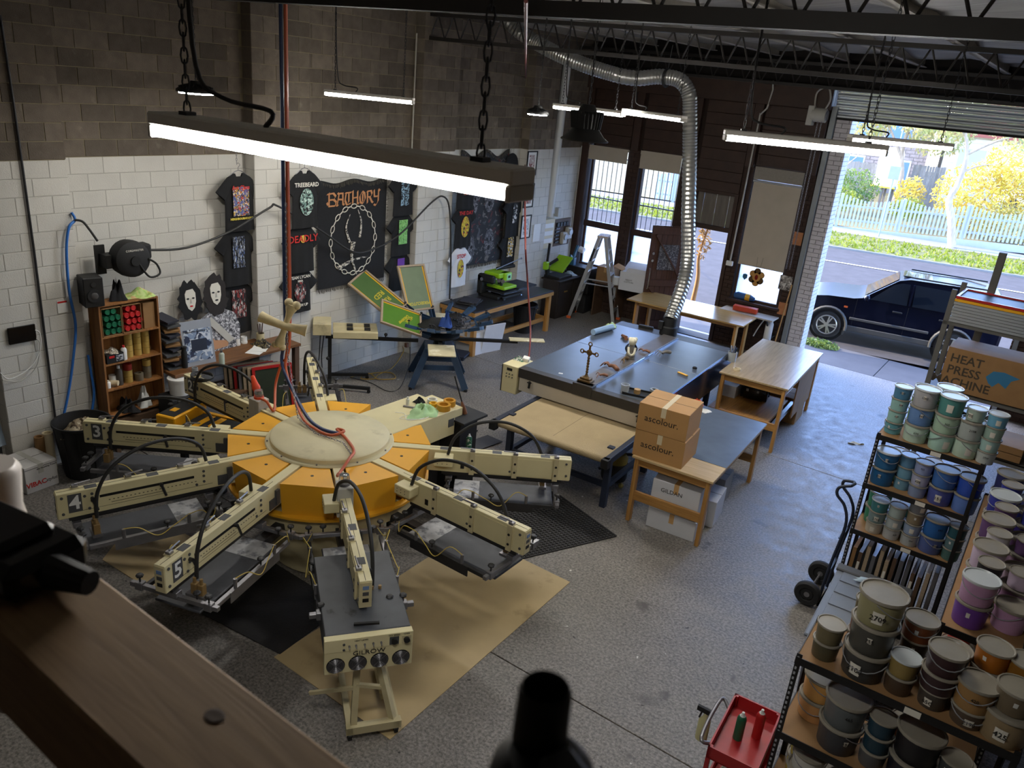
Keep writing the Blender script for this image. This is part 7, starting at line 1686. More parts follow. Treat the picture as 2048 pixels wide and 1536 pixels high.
cable('air_hose', [(0.240, 4.628, 1.360), (0.260, 4.632, 1.131), (0.280, 4.629, 0.832), (0.300, 4.534, 0.505)], 0.016, 'hose_blue', 'bright blue air hose tail beside the timber shelf')
conduit('conduit', [(0.220, 4.127, 5.175), (0.220, 4.148, 4.325), (0.220, 4.163, 2.732), (0.220, 4.160, 0.566)], 0.014, 'dark surface conduit running down the near wall pier', 'dark_steel')
t = thing('wall_tablet', 'small black tablet screen fixed to the near wall pier', 'tablet', (0.210, 3.914, 1.772), H2); g = G(); g.b2((-.15, -.025, -.1), (.15, 0, .1), .006); g.build('screen', 'gloss_black', t)
cable('power_lead', [(0.230, 4.057, 1.798), (0.240, 4.101, 1.742), (0.240, 4.078, 1.547), (0.240, 3.943, 1.358), (0.240, 3.712, 1.271), (0.240, 3.619, 1.375)], 0.006, 'plain_white', 'white lead curving below the tablet', 'cord'); cable('power_lead', [(0.230, 4.056, 1.699), (0.240, 4.085, 1.608), (0.240, 4.008, 1.343), (0.240, 3.815, 1.220), (0.240, 3.633, 1.279)], 0.006, 'light_grey_paint', 'grey lead curving below the tablet', 'cord')
t = thing('notice_sheet', 'small white and red notice on the near wall pier', 'notice', (0.205, 4.408, 2.017), H2); g = G(); g.b2((-.06, -.004, -.075), (.06, 0, .075)); g.build('sheet', 'plain_white', t); g = G(); g.b2((-.055, -.006, .045), (.055, -.004, .068)); g.build('heading', 'ink_red', t)
# ---- timber shelf with tins and tapes
SY0, SY1, SZ0, SZ1, SX0, SX1 = 4.70, 5.48, 0.50, 2.03, 0.21, 0.46
wood('shelf_wood', '#a4703c', '#7b4f28', 0.6, 2)
sh = thing('timber_shelf', 'open timber shelf unit full of tins and tape rolls', 'shelf', (SX0, SY0, SZ0), H2)
SW, SH_, SD = SY1 - SY0, SZ1 - SZ0, SX1 - SX0
for lo, hi in (((0, -SD, 0), (.022, 0, SH_)), ((SW - .022, -SD, 0), (SW, 0, SH_))): g = G(); g.b2(lo, hi); g.build('side_board', 'shelf_wood', sh)
shz = [0.03, 0.40, 0.74, 1.10, SH_ - .022]
for z in shz: g = G(); g.b2((0.022, -SD, z), (SW - .022, 0, z + .02)); g.build('shelf_board', 'shelf_wood', sh)
g = G(); g.b2((0, -.008, 0), (SW, 0, SH_)); g.build('back_board', 'shelf_wood', sh)
t = thing('shelf_stand', 'dark low stand carrying the timber shelf unit', 'stand', (0.2, 4.72, 0)); g = G(); g.b2((0.02, 0, 0.4), (.3, .75, .49)); g.build('top', 'bench_brown', t)
for x, y in ((.05, .05), (.27, .05), (.05, .7), (.27, .7)): g = G(); g.b2((x - .025, y - .025, 0), (x + .025, y + .025, .4)); g.build('leg', 'bench_brown', t)
def sloc(x, d, z): return (SX0 + d, SY0 + x, SZ0 + z)   # along shelf, out from the wall, up
M('tin_green', '#17694a', 0.35); M('tin_red', '#c62a2c', 0.35)
for k, (x0, mt, nm) in enumerate(((0.06, 'tin_green', 'green'), (0.32, 'tin_red', 'red'))):
 t = thing('tin_tray', 'shallow cardboard tray holding the %s capped cans' % nm, 'tray', sloc(x0 - 0.03, 0.05, 1.122), H2, 'card trays on the timber shelf')
 for lo, hi in (((0, -.2, 0), (.25, 0, .008)), ((0, -.2, 0), (.006, 0, .36)), ((.244, -.2, 0), (.25, 0, .36)), ((0, -.2, .352), (.25, 0, .36))): g = G(); g.b2(lo, hi); g.build('tray_side', 'kraft_dark', t)
 n = 0
 for r_ in range(4):
  for c_ in range(3 if r_ < 3 else 2):
   n += 1; t = thing('aerosol_can', '%s capped can, %s in the %s row up of its card tray' % (nm, (('first', 'middle', 'last') if r_ < 3 else ('first', 'last'))[c_], ('lowest', 'second', 'third', 'top')[r_]), 'can', sloc(x0 + 0.035 + c_ * 0.074 + (0.02 if r_ % 2 else 0), 0.07, 1.175 + r_ * 0.085), 0, '%s capped cans on the timber shelf' % nm)
   g = G(); g.cyl((0, 0, 0), (.17, 0, 0), .034, n=14); g.build('can', mt, t, smooth=40); g = G(); g.tube([(.172, .031 * math.cos(a), .031 * math.sin(a)) for a in [2 * PI * i / 14 for i in range(14)]], .003, 4, closed=True); g.build('rim', mt, t)
g = G(); g.b2((0, -.19, 0), (.15, 0, .34)); o = g.build('card_box', 'kraft_dark', None, sloc(0.585, 0.03, 1.122), H2); tag(o, 'plain brown card box beside the red capped cans', 'box')
M('tape_clearroll', '#b99a52', 0.3)
nm = ['bottom', 'second', 'third', 'top']
for c_ in range(3):
 for r_ in range(4): ring('tape_roll', sloc(0.40 + c_ * 0.115, 0.13, 0.761 + r_ * 0.082), 0.03, 0.05, 0.078, 'tape_clearroll', '%s amber tape roll in the %s column of the timber shelf' % (nm[r_], ('first', 'middle', 'last')[c_]), 'tape', 'amber tape rolls on the timber shelf', n=18)
for x, ns in ((0.36, ('tape_clearroll', 'tape_clearroll', 'tape_red')), (0.62, ('tape_brown', 'tape_brown', 'tape_clearroll'))):
 for r_, m_ in enumerate(ns): M('tape_red', '#9a2f22', .4); M('tape_brown', '#6f6552', .4); ring('tape_roll', sloc(x, 0.13, 0.421 + r_ * 0.085), 0.03, 0.055, 0.08, m_, '%s of three rolls in the %s stack on the lower timber shelf' % (('lowest', 'middle', 'topmost')[r_], 'red topped' if x < .5 else 'brown'), 'tape', 'tape rolls on the lower timber shelf', n=18)
ring('tape_roll', sloc(0.49, 0.16, 0.421), 0.03, 0.055, 0.1, 'tape_brown', 'single wide grey tape roll between the two roll stacks', 'tape', 'tape rolls on the lower timber shelf')
def bottle(loc, r, h, mat, label, capm='plain_white', neck=0.35, name='bottle', rot=None):
 t = thing(name, label, 'bottle', loc); 
 if rot: t.rotation_euler = rot
 g = G(); g.lathe([(0, 0), (r, 0), (r, h * .72), (r * .8, h * .8), (r * neck, h * .86), (r * neck, h * .9), (0, h * .9)], 16); g.build('body', mat, t, smooth=40)
 g = G(); g.lathe([(r * neck * 1.25, h * .86), (r * neck * 1.2, h), (0, h)], 14); g.build('cap', capm, t, smooth=40); return t
bottle(sloc(0.23, 0.15, 0.421), .045, .26, M('bottle_dark', '#4a443c', .5), 'dark bottle with white cap on the lower timber shelf'); bottle(sloc(0.30, 0.19, 0.761), .035, .19, 'plain_white', 'white glue bottle with red tip on the timber shelf', 'tin_red')
bottle(sloc(0.07, 0.17, 0.421), .03, .1, 'plain_white', 'tiny white bottle at the open corner of the lower timber shelf'); g = G(); g.cyl((0, 0, .05), (.12, .1, .05), .035, n=12); o = g.build('paper_roll', 'tape_pale', None, sloc(0.08, 0.09, 0.421)); tag(o, 'short cream roller lying on the lower timber shelf', 'roll')
ring('tape_roll', sloc(0.16, 0.12, 0.421), .02, .045, .14, 'tape_white', 'upright white paper roll on the lower timber shelf', 'roll')
t = thing('parts_box', 'black printed parts box with white pictures on the timber shelf', 'box', sloc(0.05, 0.08, 0.761), H2); g = G(); g.b2((0, -.16, 0), (.22, 0, .12)); g.build('box_body', 'ink_black', t); g = G(); g.b2((.12, -.163, .02), (.21, -.16, .1)); g.build('picture_panel', PR('panel_print', '#b9bcc2', ['#3a3d46'], 30, .5), t); g = G(); g.b2((.03, -.163, .07), (.1, -.16, .1)); g.build('red_panel', 'tin_red', t)
crumple('chain_heap', sloc(0.16, 0.15, 0.881), (.1, .09), .05, PR('bead_print', '#a79a86', ['#4a443a', '#d8d2c4'], 60, .5), 'heap of pale beads lying on the parts box', 'beads', 51)
crumple('glove_heap', sloc(0.3, 0.14, 0.052), (.2, .1), .16, 'cloth_black', 'dark gloves heaped on the lowest timber shelf', 'gloves', 52); crumple('plastic_bag', sloc(0.52, 0.18, 0.052), (.09, .09), .24, 'label_white', 'crumpled white bag on the lowest timber shelf', 'bag', 53)
t = thing('paint_pail', 'white paint pail with closed lid behind the yellow heat lamp unit', 'bucket', (0.66, 5.58, 0.72)); g = G(); g.lathe([(0, 0), (.13, 0), (.145, .2), (.152, .2), (.152, .225), (.14, .228), (0, .225)], 20); g.build('pail', 'plain_white', t, smooth=40); g = G(); g.tube([(.155 * math.cos(a), .155 * math.sin(a), .19) for a in [PI * i / 10 for i in range(11)]], .004, 5); g.build('handle', 'mid_steel', t)
t = thing('side_crate', 'black crate stand under the white paint pail', 'crate', (0.5, 5.35, 0)); g = G(); g.b2((0, 0, 0), (.34, .42, .72), .01); g.build('crate_body', 'rubber', t)
t = thing('studio_speaker', 'black studio monitor speaker on top of the timber shelf', 'speaker', (0.22, 4.60, 2.03), H2 - 0.2); g = G(); g.b2((0, -.25, 0), (.22, 0, .36), .008); g.build('cabinet', 'ink_black', t)
g = G(); g.cyl((.11, -.25, .14), (.11, -.262, .14), .078, n=22); g.build('woofer', 'rubber', t); g = G(); g.ball((.11, -.255, .14), .05, 14, 8, (1, .3, 1)); g.build('cone', M('cone_grey', '#4c4a4a', .4), t, smooth=60); g = G(); g.cyl((.11, -.25, .28), (.11, -.258, .28), .03, n=14); g.build('tweeter', 'dark_steel', t)
crumple('bag_straps', (0.33, 5.02, 2.03), (.1, .1), .24, 'cloth_black', 'black strappy bag slumped beside the studio speaker', 'bag', 54); crumple('folded_cloths', (0.34, 5.30, 2.03), (.13, .2), .1, PR('cloth_lime', '#c3d68a', ['#d9b27a', '#a9c86a'], 8, .52), 'pale lime folded cloths on top of the timber shelf', 'cloth', 55)
# ---- left work bench
wb = thing('work_bench', 'dark brown timber bench along the wall below the cutout figures', 'bench', (0.08, 5.50, 0), 0); wood('bench_oak', '#7d5530', '#5b3a1f', .5, 1)
g = G(); g.b2((0, 0, .96), (.62, 2.1, 1.0), .004); g.build('bench_top', 'bench_oak', wb)
for x, y in ((.05, .06), (.56, .06), (.05, 2.04), (.56, 2.04)): g = G(); g.b2((x - .04, y - .04, 0), (x + .04, y + .04, .96)); g.build('leg', 'bench_brown', wb)
g = G(); g.b2((.03, .05, .45), (.58, 2.05, .48)); g.build('lower_shelf', 'bench_brown', wb)
# standees: generic painted performers printed on shaped board
def standee(loc, label, sc, head, body, hairc, parts_, rz=H2):
 t = thing('cardboard_standee', label, 'cardboard cutout', loc, rz, 'cardboard cutout figures on the bench'); t.rotation_euler = (-0.12, 0, rz)
 def layer(nm, pts, m, y): g = G(); g.prism([(x * sc, z * sc) for x, z in ccw(list(pts))], y, y + .006, Matrix(((1, 0, 0, 0), (0, 0, 1, 0), (0, 1, 0, 0), (0, 0, 0, 1)))); g.build(nm, m, t)
 el = lambda cx, cz, rx, rz_, n=18: [(cx + rx * math.cos(2 * PI * i / n), cz + rz_ * math.sin(2 * PI * i / n)) for i in range(n)]
 if body: layer('board', body, parts_[0], 0)
 rq = random.Random(int(sc * 100)); layer('hair', [((.19 + rq.uniform(-.035, .03)) * math.cos(a_), .80 + (.29 + rq.uniform(-.05, .03)) * math.sin(a_)) for a_ in [2 * PI * i / 34 for i in range(34)]], hairc, -.007)
 layer('face', [(-.08, .9), (-.05, .95), (.05, .96), (.085, .9), (.08, .78), (.05, .69), (0, .65), (-.05, .69), (-.08, .78)], 'ink_cream', -.014); layer('lips', el(0, .72, .026, .012, 8), parts_[1], -.021); layer('nose', [(-.012, .76), (.014, .76), (.004, .83)], 'light_grey_paint', -.021)
 for s in (-1, 1): layer('eye', el(s * .042, .83, .02, .012, 8), 'ink_black', -.021)
 if body and len(parts_) > 2: layer('arm', [(-.3, .1), (-.34, .3), (-.26, .42), (-.2, .3), (-.1, .16), (.12, .12), (.1, .04), (-.2, .02)], parts_[2], -.010); layer('sash', [(-.2, .45), (-.12, .5), (.22, .12), (.12, .08)], 'light_grey_paint', -.014)
 return t
M('skin_print', '#b98a66', .7); M('silver_print', '#8f9094', .5, var=.3, scale=14); M('board_back', '#8d7f6a', .8)
bod = [(-.3, 0), (-.36, .3), (-.26, .5), (-.1, .58), (.1, .58), (.27, .5), (.34, .3), (.3, 0)]
standee((0.22, 6.55, 1.0), 'tall cutout of a long haired performer in silver clothes on the bench', 1.02, None, bod, 'hair_dark' if M('hair_dark', '#241f1e', .8) else '', (PR('star_print', '#77777c', ['#3a3a40', '#c9c9cc'], 22, .52), 'ink_black', 'skin_print'))
standee((0.20, 6.16, 1.0), 'cutout of a black haired performer with red lips behind the printed film', .98, None, [(-.2, .2), (-.26, .5), (.26, .5), (.2, .2)], 'shirt_black', ('skin_print', 'ink_red'))
st3 = standee((0.28, 5.78, 1.02), 'tilted cutout head of a dark haired performer above the paper stack', .82, None, [(-.2, .2), (-.24, .5), (.24, .5), (.2, .2)], 'hair_dark', ('skin_print', 'ink_red')); st3.rotation_euler = (-0.1, -0.5, H2)
# stack of folded card between shelf and bench
rr = random.Random(4)
for i in range(11):
 g = G(); z = .02 * math.sin(i); g.box((0, 0, 0), (.32, .19, .022), (0, .12, .3 * math.sin(i * 2.1)), .0); g.box((.02, 0, .02), (.28, .19, .006), (0, .2, .3 * math.sin(i * 2.1))); o = g.build('folded_card', ('plate_grey', 'cloth_charcoal', 'kraft_dark')[i % 3], None, (0.36, 5.63 + .03 * math.sin(i * 1.7), 1.02 + i * .066)); tag(o, '%s in the leaning pile of folded cards beside the timber shelf' % ('lowest card', 'second card', 'third card', 'fourth card', 'fifth card', 'sixth card', 'seventh card', 'eighth card', 'ninth card', 'tenth card', 'topmost card')[i], 'card', 'folded cards beside the timber shelf')
t = thing('printed_film', 'clear printed film sleeve with blue grey picture on the bench', 'film', (0.56, 5.98, 1.0)); t.rotation_euler = (-.18, 0, H2 - .1); g = G(); g.b2((-.22, -.004, 0), (.22, 0, .62)); g.build('sleeve', M('film_grey', '#9aa0aa', .25), t); g = G(); g.b2((-.19, -.007, .06), (.19, -.004, .5)); g.build('print', PR('film_print', '#7d90ad', ['#26304a', '#c3cbd6'], 9, .52), t); text('Melbourne Bedding Co.', .04, 'ink_black', t, (0, -.009, .47), (H2, 0, 0)); g = G(); g.b2((-.1, -.010, .2), (.12, -.007, .36)); g.build('dark_panel', 'navy', t)
bottle((0.520, 5.760, 1.000), .04, .3, 'ink_black', 'black drink bottle on the bench before the printed film', 'ink_black', .7); bottle((0.711, 6.202, 1.000), .038, .2, M('bottle_mint', '#b5bfae', .4), 'pale mint spray bottle on the open end of the bench', 'plate_grey')
ring('tape_roll', (0.714, 5.782, 1.000), .03, .04, .05, 'tape_grey', 'small grey tape roll beside the black drink bottle', 'tape')
for k, p in enumerate(((0.179, 6.835, 1.000), (0.167, 6.967, 1.000))):
 t = thing('white_pot', ('nearer of two squat white pots on the bench', 'farther of two squat white pots on the bench')[k], 'pot', p, 0, 'white pots on the bench'); g = G(); g.lathe([(0, 0), (.05, 0), (.052, .03), (.045, .032), (.045, .1), (.038, .1), (.036, .02), (0, .02)], 18); g.build('pot', 'plain_white', t, smooth=40)
for k, p in enumerate((((0.567, 6.886, 1.000)), ((0.510, 6.992, 1.000)))): g = G(); g.b2((-.11, -.15, 0), (.11, .15, .003)); o = g.build('paper_sheet', 'plain_white', None, (p[0], p[1], 1.001 + .004 * k), .5 + .2 * k); tag(o, ('lower of two white sheets on the bench', 'upper of two white sheets on the bench')[k], 'paper', 'white sheets on the bench')
t = thing('tool_tin', 'tan tin of brushes standing at the pier end of the bench', 'tin', (0.25, 7.2, 1.0)); g = G(); g.lathe([(0, 0), (.06, 0), (.06, .13), (.055, .13), (.055, .01), (0, .01)], 16); g.build('tin', 'cream_dirty', t, smooth=40)
for i in range(5): g = G(); g.cyl((.01 * i - .02, 0, .02), (.03 * i - .06, .02 * (i % 2), .26 + .01 * i), .008, n=6); g.build('brush', ('bench_brown', 'ink_black')[i % 2], t)
crumple('tool_heap', (0.42, 7.1, 1.0), (.16, .12), .09, PR('tool_print', '#3a352e', ['#8a7a4a', '#1b1a18'], 30, .5), 'dark heap of small tools at the pier end of the bench', 'tools', 61)
# screens stored under the bench end
for i in range(7):
 t = thing('stored_screen', '%s of the green screens leaning under the wall bench' % ('first', 'second', 'third', 'fourth', 'fifth', 'sixth', 'last')[i], 'screen', (0.55 + .055 * i, 6.72 + .04 * i, 0.0), R(74), 'screens leaning under the wall bench'); t.rotation_euler = (-.14, 0, R(74))
 g = G()
 for lo, hi in (((-.3, -.015, 0), (-.26, .015, .82)), ((.26, -.015, 0), (.3, .015, .82)), ((-.26, -.015, 0), (.26, .015, .04)), ((-.26, -.015, .78), (.26, .015, .82))): g.b2(lo, hi)
 g.build('frame', ('frame_wood', 'frame_wood', 'can_red', 'mid_steel')[i % 4], t); g = G(); g.b2((-.26, -.002, .04), (.26, .002, .78)); g.build('mesh', M('mesh_dark', '#26301f', .5, var=.2), t)
# coil of black cable on arm two, rubbish bin, box, rolls by the pier
t = thing('cable_coil', 'coil of black cable resting on the end of print arm two', 'cable', (CX - 2.30, CY + .02, PT + .004))
for k in range(5): g = G(); g.tube([((.13 + .006 * k) * math.cos(a), (.13 - .004 * k) * math.sin(a), .012 + .008 * k + .004 * math.sin(3 * a + k)) for a in [2 * PI * i / 22 for i in range(22)]], .007, 5, closed=True); g.build('cable_loop', 'hose_black', t, smooth=60)
bin_((0.62, 4.28, 0), 0.24, 0.31, 0.70, 'big black rubbish bin behind the print arm marked 3'); crumple('rubbish', (0.62, 4.28, 0.56), (.24, .24), .15, PR('rubbish_print', '#8a7a60', ['#4a3a2c', '#b8ab90'], 10, .5), 'brown paper rubbish filling the big black bin', 'rubbish', 62)
t = carton((0.83, 3.52, 0), R(100), .38, .46, .34, 'white and red carton lettered VIBAC on the floor by the rubbish bin', M('vibac_white', '#c9c7c4', .6), None, tape=True, tapem='light_grey_paint'); 
t.location = (0.716, 3.530, 0.000)[:2] + (0,); t.rotation_euler = (0, 0, math.atan2((0.683, 3.875, 0.000)[1] - (0.716, 3.530, 0.000)[1], (0.683, 3.875, 0.000)[0] - (0.716, 3.530, 0.000)[0])); text('VIBAC', .085, 'ink_red', t, (.12, -.002, .1), (H2, 0, 0), off=.002); text('stylus', .06, 'ink_black', t, (.3, -.002, .1), (H2, 0, 0), shear=.2); text('the Finishing Touch', .03, 'ink_black', t, (.26, -.002, .28), (H2, 0, 0)); g = G(); g.b2((0, -.0015, .3), (.38, 0, .306)); g.build('stripe', 'plate_grey', t)
for k, (p, r_, h_, m_) in enumerate((((0.127, 3.918, 0.000), .055, .48, 'kraft_dark'), ((0.226, 4.020, 0.000), .06, .5, 'tape_pale'), ((0.156, 3.758, 0.000), .055, .3, 'plain_white'))): ring('paper_roll', (max(p[0], .28), p[1], 0), .035, r_, h_, m_, ('tall brown cardboard tube against the near pier', 'tall cream roll beside the rubbish bin', 'short white roll behind the lettered VIBAC carton')[k], 'roll', 'rolls standing by the near pier')
t = thing('slotted_rack', 'black slotted steel rack at the edge of the near wall pier', 'rack', (0.24, 2.72, 0)); 
for x, y in ((.0, .0), (.35, 0), (0, .62), (.35, .62)): g = G(); g.b2((x, y, 0), (x + .035, y + .035, 1.75)); g.build('post', 'ink_black', t)
for z in (.3, .8, 1.3, 1.7): g = G(); g.b2((0, 0, z), (.385, .655, z + .03)); g.build('shelf', 'bench_brown', t)

# ================================================================== ink shelving
M('rack_black', '#161617', 0.45); M('rack_board', '#8d6b45', 0.75, var=0.1, scale=5)
def hole_strip(g, x, y, z0, z1, nrm):
 z = z0
 while z < z1:
  if nrm == 'y': g.b2((x + .007, y - .0012, z), (x + .019, y + .0005, z + .02))
  else: g.b2((x - .0012, y + .007, z), (x + .0005, y + .019, z + .02))
  z += .04
def rack(label, loc, rz, w, d, h, levels):
 t = thing('shelf_rack', label, 'shelf', loc, rz, 'black slotted shelf racks')
 for i, (x, y) in enumerate(((0, 0), (w - .035, 0), (0, d - .035), (w - .035, d - .035))):
  g = G(); g.b2((x, y, 0), (x + .035, y + .004, h)) if y == 0 else g.b2((x, y + .031, 0), (x + .035, y + .035, h)); g.b2((x, y, 0), (x + .004, y + .035, h)) if x == 0 else g.b2((x + .031, y, 0), (x + .035, y + .035, h)); p = g.build('post', 'rack_black', t)
  if i == 0:
   g = G(); hole_strip(g, x, y, .03, h - .02, 'y'); hole_strip(g, x, y, .03, h - .02, 'x'); hs = g.build('slot_holes', M('slot_pale', '#9c9fa6', .6), p); hs['kind'] = 'stuff'
 for z in levels:
  g = G(); g.b2((.004, .004, z - .012), (w - .004, d - .004, z)); g.build('shelf_board', 'rack_board', t)
  for lo, hi in (((0, -.003, z - .05), (w, .004, z + .004)), ((0, d - .004, z - .05), (w, d + .003, z + .004)), ((-.003, 0, z - .05), (.004, d, z + .004)), ((w - .004, 0, z - .05), (w + .003, d, z + .004))): g = G(); g.b2(lo, hi); g.build('edge_beam', 'rack_black', t)
  g = G(); g.b2((w * .52, -.006, z - .045), (w * .52 + .09, -.003, z - .002)); g.build('price_tag', 'ink_cream', t)
 return t
_bk = {}
M('lid_haze', '#8a8478', 0.35, var=0.1, scale=8); M('lid_clear', '#b9bfc2', 0.2); M('tub_handle', '#85868a', 0.5)
WORDS = ['629', '504', '5753', '693', '545', '1262', '360', '2108', '755', '2709', '65C', '2190', '428', '425', '151', '465', '2765', '5']
_wi = [0]
def bucket(loc, r, h, colr, label, group, lidm='lid_haze', tagk=0, rz=0.0, open_=False):
 """ink tub: tapered body, snap lid, wire handle, sticker or marker number"""
 t = thing('ink_bucket', label, 'bucket', loc, rz, group)
 mn = 'ink_tub_' + colr.lstrip('#'); M(mn, colr, 0.4, var=0.1, scale=9)
 key = (round(r, 3), round(h, 3))
 if key not in _bk:
  g = G(); g.lathe([(0, 0), (r * .86, 0), (r * .88, .006), (r * .97, h * .88), (r * 1.0, h * .89), (r * 1.0, h * .93), (r * .97, h * .935), (r * .97, h * .96)], 22); b = g.build('tub', mn, t, smooth=40)
  g = G(); g.lathe([(r * 1.0, h * .89), (r * 1.055, h * .9), (r * 1.06, h * .96), (r * 1.03, h), (r * .97, h * 1.0), (r * .93, h * .955), (0, h * .955)], 22); l = g.build('lid', lidm, t, smooth=40)
  g = G(); g.tube([(r * 1.03 * math.cos(a), -r * 1.03 * math.sin(a) * .98, h * .86 - h * .42 * math.sin(a)) for a in [PI * i / 10 for i in range(11)]], .0035, 5); hd = g.build('handle', 'tub_handle', t, smooth=60)
  _bk[key] = (b.data, l.data, hd.data)
 else:
  for nm_, me, m in (('tub', _bk[key][0], mn), ('lid', _bk[key][1], lidm), ('handle', _bk[key][2], 'tub_handle')):
   if nm_ == 'handle' and (r < .09 or random.random() < .45): continue
   o = bpy.data.objects.new(nm_, me); COL.objects.link(o); o.parent = t
   if nm_ == 'handle': o.rotation_euler = (0, 0, random.uniform(0, 6.2))
   else: o.material_slots[0].link = 'OBJECT'; o.material_slots[0].material = MATS[m]
 if tagk:
  a0 = -H2 + (.25 if tagk % 2 else -.2); q = .5 if tagk < 3 else .22; z0, z1 = (.2 * h, .62 * h) if tagk < 3 else (.45 * h, .68 * h)
  if tagk != 5:
   g = G(); g.grid(lambda u, v: ((r * (.885 + .08 * v) + .004) * math.cos(a0 - q / 2 + q * u), (r * (.885 + .08 * v) + .004) * math.sin(a0 - q / 2 + q * u), z0 + (z1 - z0) * v), 5, 1); g.build('sticker', 'ink_cream' if tagk != 4 else 'label_white', t)
  if tagk in (2, 3, 5):
   w_ = WORDS[_wi[0] % len(WORDS)]; _wi[0] += 1
   rad = r * .93 + .008; text(w_, .42 * (z1 - z0) + .012, 'ink_black', t, (rad * math.cos(a0), rad * math.sin(a0), (z0 + z1) / 2), (H2, 0, a0 + H2), 'marker_number')
 return t
ORD = ['first', 'second', 'third', 'fourth', 'fifth', 'sixth', 'seventh', 'eighth', 'ninth', 'tenth', 'eleventh', 'twelfth']
LEV = {1: ['single'], 2: ['lower', 'upper'], 3: ['lowest', 'middle', 'topmost'], 4: ['lowest', 'second', 'third', 'topmost']}
CN = {}
def stacks(z, place, group, rows):
 """rows: list of (x, y, [(colour name, hex, r, h, tag, lid)], row word)"""
 for i, (x, y, st, row) in enumerate(rows):
  zz = z
  for k, (cn, hx, r, h, tg) in enumerate(st):
   lid = 'lid_clear' if tg >= 10 else 'lid_haze'
   bucket((x, y, zz), r, h, hx, '%s ink bucket, %s in %s stack, %s, %s' % (cn, LEV[len(st)][k], ORD[i], row, place), group, lid, tg % 10, random.uniform(-.35, .35)); zz += h * .985
S_, B_ = (.085, .125), (.115, .185)
def c(n, h, s, t=0): return (n, h, s[0], s[1], t)
RA = rack('far black shelf rack of blue and green ink buckets beside the hand truck', (8.73, 8.02, 0), R(-1), 0.95, 0.46, 2.12, (2.1, 1.56, 1.03, .12))
yA, yB = 8.14, 8.37
stacks(2.102, 'far rack top shelf', 'ink buckets on the far rack', [
 (8.83, 8.2, [c('teal', '#5f9aa6', S_, 4), c('pale teal', '#93bdb6', S_, 3), c('pale teal', '#8fb8b2', S_, 3), c('steel blue', '#4d7fa0', S_, 13)], 'front row'),
 (9.04, 8.16, [c('pale green', '#b5cfc0', B_, 5), c('bluish', '#6387bb', B_, 3), c('pale grey', '#a9a9ac', B_, 13)], 'front row'),
 (9.27, 8.13, [c('pale green', '#a7cbbd', B_, 1), c('sage', '#a5c0a8', B_, 5), c('teal', '#4f8a86', B_, 11)], 'front row'),
 (9.48, 8.14, [c('pale green', '#b6cdbb', B_, 1), c('misty grey', '#aab2ae', B_, 5), c('grey green', '#9fb0a4', S_, 12)], 'front row'),
 (9.66, 8.12, [c('pale grey', '#b4bcb8', S_, 5), c('pale teal', '#9fbfba', S_, 1), c('grey green', '#8fa89c', S_, 1), c('sky blue', '#6aa6c4', S_, 11)], 'front row'),
 (8.98, 8.39, [c('olive green', '#7f9a3c', S_), c('lime', '#8fb35a', S_), c('lime', '#9bb562', S_), c('olive', '#8f9a5c', S_)], 'back row'),
 (9.2, 8.38, [c('leaf green', '#6f9a45', B_), c('leaf green', '#74a04a', B_), c('grass green', '#6aa55a', B_, 11)], 'back row'),
 (9.45, 8.38, [c('lime green', '#86ad4c', B_), c('olive green', '#7d9a48', B_)], 'back row')])
stacks(1.562, 'far rack second shelf', 'ink buckets on the far rack', [
 (8.86, 8.16, [c('deep teal blue', '#1f5f92', B_, 3), c('deep teal blue', '#2a6a9c', B_, 13)], 'front row'),
 (9.05, 8.2, [c('grey blue', '#6a97ae', S_, 4), c('grey blue', '#6d9cb4', S_, 0), c('grey blue', '#5f8eb0', S_, 10)], 'front row'),
 (9.2, 8.13, [c('lavender grey', '#8293b4', S_), c('lavender', '#a9adc6', S_, 2), c('lavender', '#8f9cc4', S_, 5)], 'front row'),
 (9.40, 8.14, [c('violet blue', '#4f5aa0', B_, 2), c('mid blue', '#3f6cb0', B_, 0)], 'front row'),
 (9.62, 8.13, [c('soft blue', '#5f7fc4', B_, 5), c('royal blue', '#2f52b4', B_, 0)], 'front row'),
 (8.93, 8.4, [c('lime', '#86b05c', B_), c('cream', '#c8c2a4', S_)], 'back row'), (9.25, 8.4, [c('navy', '#1d2b58', B_), c('navy', '#22305c', S_)], 'back row'), (9.5, 8.4, [c('dark blue', '#243f80', B_), c('dark blue', '#2a468a', S_)], 'back row')])
stacks(1.032, 'far rack third shelf', 'ink buckets on the far rack', [
 (8.92, 8.13, [c('cream', '#b9b4a4', S_, 1), c('grey', '#7f9494', S_, 2), c('dark teal', '#3f7a80', S_, 13)], 'front row'),
 (9.09, 8.13, [c('off white', '#b4b8b8', S_, 5), c('pale grey', '#aab4b4', S_, 1), c('pale grey', '#a4b2ae', S_, 0)], 'front row'),
 (9.26, 8.13, [c('pale grey', '#adb3b4', S_, 5), c('bluish grey', '#8fa0ba', S_, 1), c('brown grey', '#8a7c64', S_, 4), c('grey', '#878a90', S_, 1)], 'front row'),
 (9.45, 8.15, [c('slate blue', '#5568a4', B_, 3), c('bright blue', '#2a66ac', B_, 5)], 'front row'),
 (9.64, 8.13, [c('dark sea green', '#4d706c', S_, 0), c('slate', '#5f7a80', S_, 4), c('dark teal', '#2a5560', S_, 0)], 'front row'),
 (8.88, 8.36, [c('emerald', '#3f8f6c', B_, 4), c('emerald', '#46987a', B_, 10)], 'back row'), (9.15, 8.4, [c('mint', '#6fb09a', B_), c('mint', '#7ab89f', S_)], 'back row'), (9.5, 8.4, [c('navy', '#1f3560', B_)], 'back row')])
